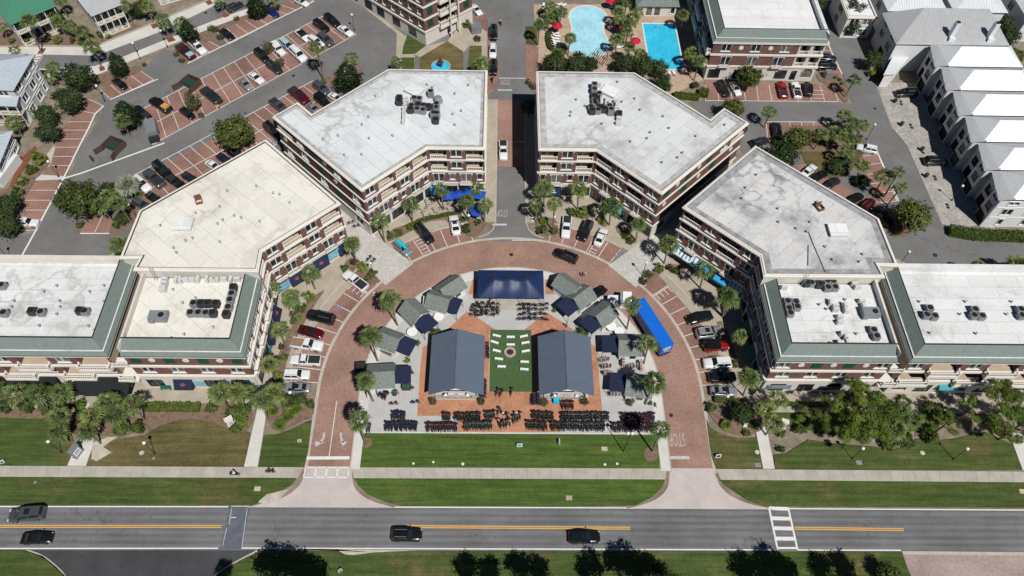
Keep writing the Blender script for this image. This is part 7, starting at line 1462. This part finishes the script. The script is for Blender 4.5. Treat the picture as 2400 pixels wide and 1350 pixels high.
person("g658,1205", 'black', 'cl'[:0] + 'black', 2.8, 'person in black walking across the brick ring'); person("g682,1200", 'white', 'pink', 2.8, 'person in white walking across the brick ring'); person("a2032,995", 'yellow', 'black', .8, 'worker in yellow vest and black trousers in the lot')
for s, t_, l_, d_ in (("j2270,1110", 'black', 'black', 'person in black at the rental crowd, uppermost'), ("j2300,1150", 'white', 'black', 'person in white shirt among the central bicycles'), ("j2335,1160", 'black', 'grey', 'person in black beside the white shirt among bicycles'), ("j2255,1215", 'pink', 'black', 'person in pink among the central bicycles'), ("j2300,1230", 'black', 'navy', 'person in black with navy trousers among the central bicycles'), ("j2350,1225", 'teal', 'grey', 'person in teal among the central bicycles'), ("k40,1150", 'white', 'navy', 'person in white beside the silver bicycles'), ("k508,328", 'teal', 'black', 'person in teal by the second right hut canopy'), ("j1318,955", 'grey', 'black', 'person in grey beside the lowest left hut'), ("f1235,815", 'navy', 'white', 'person in navy on the cafe side walk')): person(s, t_, l_, random.uniform(0, 6), d_)
for s in ("j2262,1235", "j2285,1255", "j2310,1250", "j2335,1245", "j2360,1230", "j2345,1180", "j2258,1130"): p = G(s, .5)[0]; bike(*p, 1.57 + random.uniform(-.3, .3), random.choice(('black', 'silver')), 'held by the central rental crowd')
for s, rz, t_, d_ in (("m2180,400", math.pi, 'white', 'cyclist in white on the main pavement'), ("n130,375", 0, 'black', 'cyclist in black on the main pavement'), ("e850,125", -.9, 'navy', 'cyclist in navy in the lot by the big oak'), ("b2275,205", -1.3, 'pink', 'cyclist in pink on the street by the fountain'), ("b2200,740", 1.5, 'black', 'cyclist in black beside the left white-roofed block')):
    p = G(s, .7)[0]; zz = .12 if s[0] in 'mn' else .02; bike(*p, rz, 'black', 'under the ' + d_, zz); tag(ob('person', dress('ride', 'cl_' + t_, 'cl_black', 'ride' + t_), None, (p[0] - .2 * math.cos(rz), p[1] - .2 * math.sin(rz), zz + .02), rz), d_, 'person', '')
for s, d_ in (("c1345,262", 'swimmer in the lap pool'), ("c600,495", 'bather at the near rim of the kidney pool'), ("c630,500", 'bather in white at the near rim of the kidney pool')): person(s, 'pink' if 'white' not in d_ else 'white', 'pink', 1, d_, z=-.75 if 'swim' in d_ else .1)
# ---------------------------------------------------------------- lamps, signs, small things
lamp0 = None
M('globe', (.72, .73, .72), .04, 5, .4, obj=True)
def lamp(s, h=None, near=None):
    global lamp0
    p = G(s)[0]
    if lamp0 is None:
        lamp0 = thing('street_lamp', 'black street lamp with white globe', 'street lamp', (*p, .05), 0, near); MB().lathe((0, 0, 0), [(.2, 0), (.2, .15), (.12, .3), (.06, .5), (.05, 4.0), (.1, 4.05), (.13, 4.15), (.12, 4.3)], 10).build('pole', 'iron', lamp0); MB().lathe((0, 0, 4.3), [(.14, 0), (.26, .12), (.31, .3), (.26, .46), (.12, .56), (.02, .6)], 12).build('globe', 'globe', lamp0, True)
    else: copy_tree(lamp0, (*p, .05), 0, None if not h else h / 4.9, 'black street lamp with white globe', 'street lamp', near)
for s in ("m575,200", "m1440,212", "p780,260", "p1722,264", "j372,1062", "f1985,790", "f1095,1230", "g1212,1222", "h1215,1122", "a978,945", "a1558,435", "a1305,550", "e547,295", "e1280,690", "b855,860", "b918,285", "d915,1300", "k1945,1095", "m-40,1000", "z2230,470", "g380,800", "e100,1075"): lamp(s)
p = G("o1035,195")[0]; t = thing('light_mast', 'tall dark twin-headed light mast on the central lawn', 'light mast', (*p, .1), 0, ''); MB().tube((0, 0, 0), (0, 0, 7.6), .1, .06, 8).build('pole', 'iron', t)
for x in (-.35, .35): MB().lathe((x, 0, 7.4), [(.12, 0), (.3, .25), (.3, .45), (.1, .6)], 10).build('lamp_head', 'globe', t, True)
def monument(s, nm, mat, w_=1.2, h=2.0, rz=0.0, txt=None):
    p = G(s)[0]; t = thing('sign_monument', nm, 'sign', (*p, .1), rz, ''); MB().box((0, 0, .12), (w_ + .3, .9, .24)).build('base', mat, t); MB().box((0, 0, h / 2 + .1), (w_, .6, h)).build('body', mat, t); MB().box((0, 0, h + .2), (w_ + .25, .85, .2)).build('cap', mat, t); q = MB().box((0, -.34, h * .55), (w_ * .75, .06, h * .6)).build('panel', 'sign_white', t); MB().box((0, -.38, h * .7), (w_ * .5, .03, .18)).box((0, -.38, h * .45), (w_ * .6, .03, .1)).build('lettering_bars', 'dark_trim', t)
monument("i2160,1250", 'cream stone sign pillar by the left garden path', 'stucco', 1.1, 2.0, .6); monument("l125,1270", 'cream stone sign pillar by the right garden path', 'stucco', 1.0, 1.9, -.3); monument("m735,215", 'grey directory sign on the far left path', 'metal_grey', 1.6, 2.0, 1.2)
M('sign_teal', (.03, .38, .36), .1, 3, .6)
def board(s, nm, mat, rz, w_=.7, h=.9):
    p = G(s)[0]; t = thing('yard_sign', nm, 'sign', (*p, .1), rz, '')
    for k in (-1, 1): o = MB().box((0, 0, h / 2), (w_, .03, h)).build('panel', 'sign_white', t); o.location = (0, k * .22, .05); o.rotation_euler[0] = k * .25; q = MB().box((0, k * .03, h / 2), (w_ * .7, .02, h * .6)).build('print', mat, t); q.location = o.location; q.rotation_euler = o.rotation_euler
board("o70,140", 'white-framed teal sandwich board on the central lawn', 'sign_teal', 0, .9, .9); board("o435,115", 'open blue sandwich board on the central lawn', 'poster_blue', 1.5, .9, 1.0); board("o1912,240", 'white dark-centred board on the lawn by the right exit', 'dark_trim', .1, .9, .9); board("n410,95", 'small white board on the lawn by the left exit', 'sign_red', .2, .6, .6); board("m30,292", 'small white board at the left frame edge', 'dark_trim', .4, .7, .6); board("n785,1300", 'small white sign below the main road', 'dark_trim', .6, .6, .6); board("g195,700", 'white-framed board at the kerb by the right palms', 'dark_trim', .2, .7, .9); board("j1105,45", 'white board by the left kerb', 'dark_trim', .2, .6, .7); board("k1335,1080", 'white accessible-parking board by the right exit pavement', 'poster_blue', 1.4, .7, .8); board("k2165,1265", 'white utility board in the right bed', 'sign_white', 0, .7, 1.0)
for s, r, mat, nm, d_ in (("f2375,1020", .4, 'iron', 'manhole_cover', 'round iron manhole cover'), ("a1915,120", .4, 'iron', 'manhole_cover', 'round iron manhole cover'), ("h1555,1025", .45, 'iron', 'manhole_cover', 'round iron manhole cover'), ("b350,705", .4, 'iron', 'manhole_cover', 'round iron manhole cover'), ("d705,270", .35, 'iron', 'manhole_cover', 'round iron manhole cover'), ("d995,1010", .35, 'iron', 'manhole_cover', 'round iron manhole cover'), ("k1480,1165", .35, 'iron', 'manhole_cover', 'round iron manhole cover'), ("m1320,207", .4, 'sand', 'access_cover', 'pale round utility cap'), ("p1435,207", .4, 'sand', 'access_cover', 'pale round utility cap'), ("o2280,200", .4, 'sand', 'access_cover', 'pale round utility cap'), ("m1432,257", .28, 'cond_grey', 'access_cover', 'pale round utility cap'), ("m330,480", .25, 'cond_grey', 'access_cover', 'pale round utility cap'), ("n1465,305", .2, 'globe', 'ground_light', 'small white ground light'), ("n1650,292", .2, 'globe', 'ground_light', 'small white ground light'), ("n1925,310", .25, 'globe', 'ground_light', 'small white ground light'), ("o865,315", .22, 'globe', 'ground_light', 'small white ground light'), ("o978,308", .22, 'globe', 'ground_light', 'small white ground light')):
    p = G(s)[0]; z = .02 if nm == 'manhole_cover' else .1; o = MB().lathe((0, 0, 0), [(r, 0), (r, .03), (r * .55, .035), (r * .5, .02), (.02, .02)], 14).build(nm, mat, loc=(*p, z)); tag(o, d_, 'cover' if 'light' not in nm else 'light')
for s, nm, mat in (("n15,540", 'tan plate set in the left verge', 'sand'), ("o530,625", 'wooden hatch set in the middle verge', 'stone'), ("o860,170", 'tan plate set in the central lawn', 'sand'), ("p845,297", 'grey plate set in the right lawn', 'cond_grey'), ("p2365,565", 'tan plate set in the right verge', 'sand'), ("o2285,320", 'grey plate by the right garden path', 'cond_grey')): p = G(s)[0]; tag(MB().box((0, 0, 0), (1.0, .75, .06)).build('utility_plate', mat, loc=(*p, .13)), nm, 'cover', '')
M('chair_grey', (.30, .28, .25), .1, 4, .7)
tb = None
for s in ("f1540,590", "f1605,545", "f1580,655", "f1680,618", "f1800,590", "f2070,682", "f1800,520", "f2065,500", "f1900,530", "i720,880", "i690,900"):
    p = G(s, .5)[0]
    t = thing('cafe_table', 'small pale cafe table', 'table', (*p, .11), random.random(), 'on the cafe terrace' if s[0] == 'f' else None); ob('top', cached('tt', lambda: MB().box((0, 0, .74), (.9, .9, .05)).mesh('top', 'tan_concrete')), t); ob('leg', cached('tl', lambda: MB().tube((0, 0, 0), (0, 0, .74), .05).mesh('leg', 'iron')), t)
    for k in range(3):
        a = k * 2.1 + random.random(); c = thing('cafe_chair', 'dark cafe chair', 'chair', (p[0] + .85 * math.cos(a), p[1] + .85 * math.sin(a), .11), a, 'on the cafe terrace' if s[0] == 'f' else None); ob('seat', cached('cs', lambda: MB().box((0, 0, .44), (.42, .42, .04)).mesh('seat', 'chair_grey')), c); ob('backrest', cached('cb', lambda: MB().box((.2, 0, .68), (.04, .42, .42)).mesh('backrest', 'chair_grey')), c); ob('legs_frame', cached('cl', lambda: MB().box((-.18, -.18, .22), (.03, .03, .44)).box((.18, -.18, .22), (.03, .03, .44)).box((.18, .18, .22), (.03, .03, .44)).box((-.18, .18, .22), (.03, .03, .44)).mesh('legs_frame', 'iron')), c)
def rack(s, cols, near, rz=0.0):
    p = G(s, .9)[0]; t = thing('clothes_rack', 'rack of colourful clothes', 'clothes rack', (*p, .13), rz, near); MB().tube((-.9, 0, 1.5), (.9, 0, 1.5), .025, n=5).build('rail', 'metal_grey', t)
    for x in (-.9, .9): MB().tube((x, 0, 0), (x, 0, 1.5), .025, n=5).build('upright', 'metal_grey', t)
    for i in range(9): MB().prism([(-.03, -.24), (.03, -.24), (.03, .24), (-.03, .24)], .55, 1.48, True).build('garment', 'cl_' + cols[i % len(cols)], t, loc=(-.8 + i * .2, 0, 0))
for s, c_, rz in (("k865,650", ('white', 'grey', 'pink', 'teal'), .3), ("k880,712", ('pink', 'black', 'white'), .2), ("k895,775", ('pink', 'white', 'pink'), .1), ("k1035,670", ('pink', 'white', 'grey'), 1.5), ("k1110,620", ('pink', 'white', 'black'), 0), ("k1125,712", ('white', 'black', 'white'), .2), ("k1200,705", ('pink', 'white'), 1.6), ("k960,970", ('white', 'grey', 'pink'), .1), ("k1015,968", ('white', 'white', 'grey'), .1)): rack(s, c_, 'beside the right market huts', rz)
def gbench(s, rz, nm):
    p = G(s, .4)[0]; t = thing('bench', nm, 'bench', (*p, .11), rz, ''); MB().box((0, 0, .45), (1.9, .5, .06)).build('seat', 'door_green', t); MB().box((0, .24, .75), (1.9, .06, .5)).build('backrest', 'door_green', t); [MB().box((x, 0, .22), (.08, .45, .44)).build('leg', 'iron', t) for x in (-.8, .8)]
gbench("i1545,915", 0, 'green bench below the first orange-logo awning'); gbench("j142,530", 1.4, 'green bench beside the second palm of the left shops'); gbench("g978,668", -.65, 'long green bench before the right white-roofed block'); gbench("f560,1230", .75, 'green bench behind the palm by the orange-logo shops')
for s, nm in (("j1400,910", 'pair of dark green bins by the lowest left canopy'), ("j1290,960", 'dark bin by the lowest left hut')): p = G(s, .4)[0]; t = thing('litter_bin', nm, 'bin', (*p, .13), 0, ''); MB().box((0, 0, .55), (1.5 if 'pair' in nm else .7, .8, 1.1)).build('body', 'cond_dark', t); [MB().lathe((x, 0, 1.1), [(.3, 0), (.28, .06), (.02, .1)], 10).build('lid', 'door_green', t) for x in ((-.38, .38) if 'pair' in nm else (0,))]
t = thing('bin_screen', 'open dark screen round a bin beside the lowest left hut', 'screen', (*G("j1080,960")[0], .13), .2, ''); MB().box((0, .8, .8), (1.8, .08, 1.6)).build('panel', 'cond_dark', t); MB().box((-.9, 0, .8), (.08, 1.6, 1.6)).build('panel', 'cond_dark', t); MB().box((.9, 0, .8), (.08, 1.6, 1.6)).build('panel', 'cond_dark', t)
t = thing('storage_chest', 'grey plastic chest beside the third left hut', 'chest', (*G("j1220,575", .4)[0], .13), -.45, ''); MB().box((0, 0, .4), (2.2, .9, .8)).build('body', 'cond_grey', t); MB().box((0, 0, .84), (2.3, 1.0, .1)).build('lid', 'cond_dark', t)
t = thing('ice_box', 'bright blue box before the right pavilion', 'box', (*G("k410,1035", .5)[0], .14), 0, ''); MB().box((0, 0, .5), (.9, .7, 1.0)).build('body', 'surf_blue', t); MB().box((0, 0, 1.03), (.95, .75, .08)).build('lid', 'surf_blue', t)
t = thing('utility_cabinet', 'pale green transformer cabinet on the service road island', 'cabinet', (*G("d545,720")[0], .05), .1, ''); MB().box((0, 0, .95), (1.5, 1.3, 1.8)).build('body', 'metal_grey', t); MB().box((0, -.67, .95), (1.3, .04, 1.5)).build('door', 'slate', t)
t = thing('generator_box', 'large pale green air unit beside the porch of the top brick building', 'cabinet', (*G("b2050,300")[0], .1), .3, ''); MB().box((0, 0, 1), (2.4, 1.8, 2)).build('body', 'metal_grey', t); [MB().box((-.8 + i * .4, -.92, 1), (.1, .05, 1.6)).build('louver', 'slate', t) for i in range(5)]
for s in ("d1180,945", "d1240,1160", "h1470,290", "h1430,45"): p = G(s, .3)[0]; t = thing('trash_can', 'dark wheeled trash can', 'bin', (*p, .02), .4, 'on the row house drive'); MB().prism([(-.3, -.3), (.3, -.3), (.35, .35), (-.35, .35)], .1, 1.0).build('body', 'cond_dark', t); MB().box((0, 0, 1.04), (.75, .75, .07)).build('lid', 'shutter_green', t)
for s in ("d1235,945", "d1240,970", "d1325,1162", "d1338,1188", "h1548,292", "h1558,318", "h1665,553", "h1675,580", "h1430,48", "h1442,72"): p = G(s)[0]; tag(MB().lathe((0, 0, 0), [(.38, 0), (.38, .03), (.02, .04)], 14).build('drain_cover', 'iron', loc=(*p, .015)), 'dark round cover', 'cover', 'in the cobbled drive')
# ---------------------------------------------------------------- labels: look + landmark, and an ordinal where several agree
ORD = 'first second third fourth fifth sixth seventh eighth ninth tenth eleventh twelfth thirteenth fourteenth fifteenth sixteenth seventeenth eighteenth nineteenth twentieth'.split()
def nth(i):
    if i < 20: return ORD[i]
    t, u = divmod(i + 1, 10); w_ = {2: 'twenty', 3: 'thirty', 4: 'forty', 5: 'fifty'}[t]
    return ({2: 'twentieth', 3: 'thirtieth', 4: 'fortieth', 5: 'fiftieth'}[t]) if u == 0 else w_ + '-' + ORD[u - 1]
LAND = []
def landmarks(txt):
    for ln in txt.strip().split('\n'):
        s, ph = ln.split('|'); u, v = px(s.strip())[0]; LAND.append((u, v, ph.strip()))
landmarks('''
z60,990|below the black awnings at far left
z300,960|by the black awning
z540,940|by the left stone sign
z660,940|at the foot of the left parking row
z660,700|beside the cream-roofed shops
z870,900|beside the left market huts
z850,1010|at the lawn corner by the left exit
z950,700|behind the left market huts
z1000,520|by the blue cafe parasols
z1340,520|before the right rear block's shops
z1470,800|beside the right market huts
z1540,1020|at the lawn corner by the right exit
z1640,640|before the striped awnings
z1730,760|along the shaded shops at right
z1800,960|below the blue-grey shop sign
z1960,1000|in the pine garden at right
z2250,980|in the far right garden
z480,430|behind the cream-roofed building
z230,450|by the big round oak
z60,420|beside the left-edge cottage
z130,250|by the blue-roofed house
z60,60|before the green-roofed house
z230,60|before the porch house
z400,60|along the residential street
z300,180|on the islands of the upper lot
z480,190|amid the middle lot bays
z660,130|amid the upper lot bays
z760,150|by the lot-end magnolia
z980,130|by the fountain lawn
z1150,90|along the fountain street
z1290,60|by the kidney pool entrance
z1320,130|near the kidney pool
z1460,80|between the two pools
z1620,100|beyond the lap pool
z1560,190|at the lap pool corner
z1760,170|before the poolside brick building
z1960,190|on the service road island
z1950,290|in the service road palm grove
z2080,440|beside the service road bend
z2300,560|by the row house hedge
z2120,120|by the grey-roofed house
z1900,20|at the head of the service road
z950,1340|below the main road
z1200,850|on the artificial turf
z1200,720|before the blue tent
''')
def finish_labels():
    seen = {}
    bpy.context.view_layer.update()
    rec = []
    for o, d, near, cat, group in PEND:
        u, v = uv(o.matrix_world.translation)
        if near is None: near = min(LAND, key=lambda L: (L[0] - u) ** 2 + (L[1] - v) ** 2)[2]
        seen.setdefault((d, near), []).append((u, v, o, cat, group))
    for (d, near), L in seen.items():
        lab = (d + ' ' + near).strip()
        du = max(x[0] for x in L) - min(x[0] for x in L); dv = max(x[1] for x in L) - min(x[1] for x in L)
        k = 0 if du >= dv else 1; L.sort(key=lambda x: x[k])
        for i, x in enumerate(L):
            o = x[2]; del o['_d']
            if len(L) == 1: o['label'] = lab
            elif len(L) == 2: o['label'] = lab + ', ' + (('left', 'right')[i] if k == 0 else ('upper', 'lower')[i]) + ' of two'
            else: o['label'] = lab + ', ' + nth(i) + (' from the left' if k == 0 else ' from the top')
            if x[4]: o['group'] = x[4]
            elif len(L) > 1: o['group'] = lab
finish_labels()
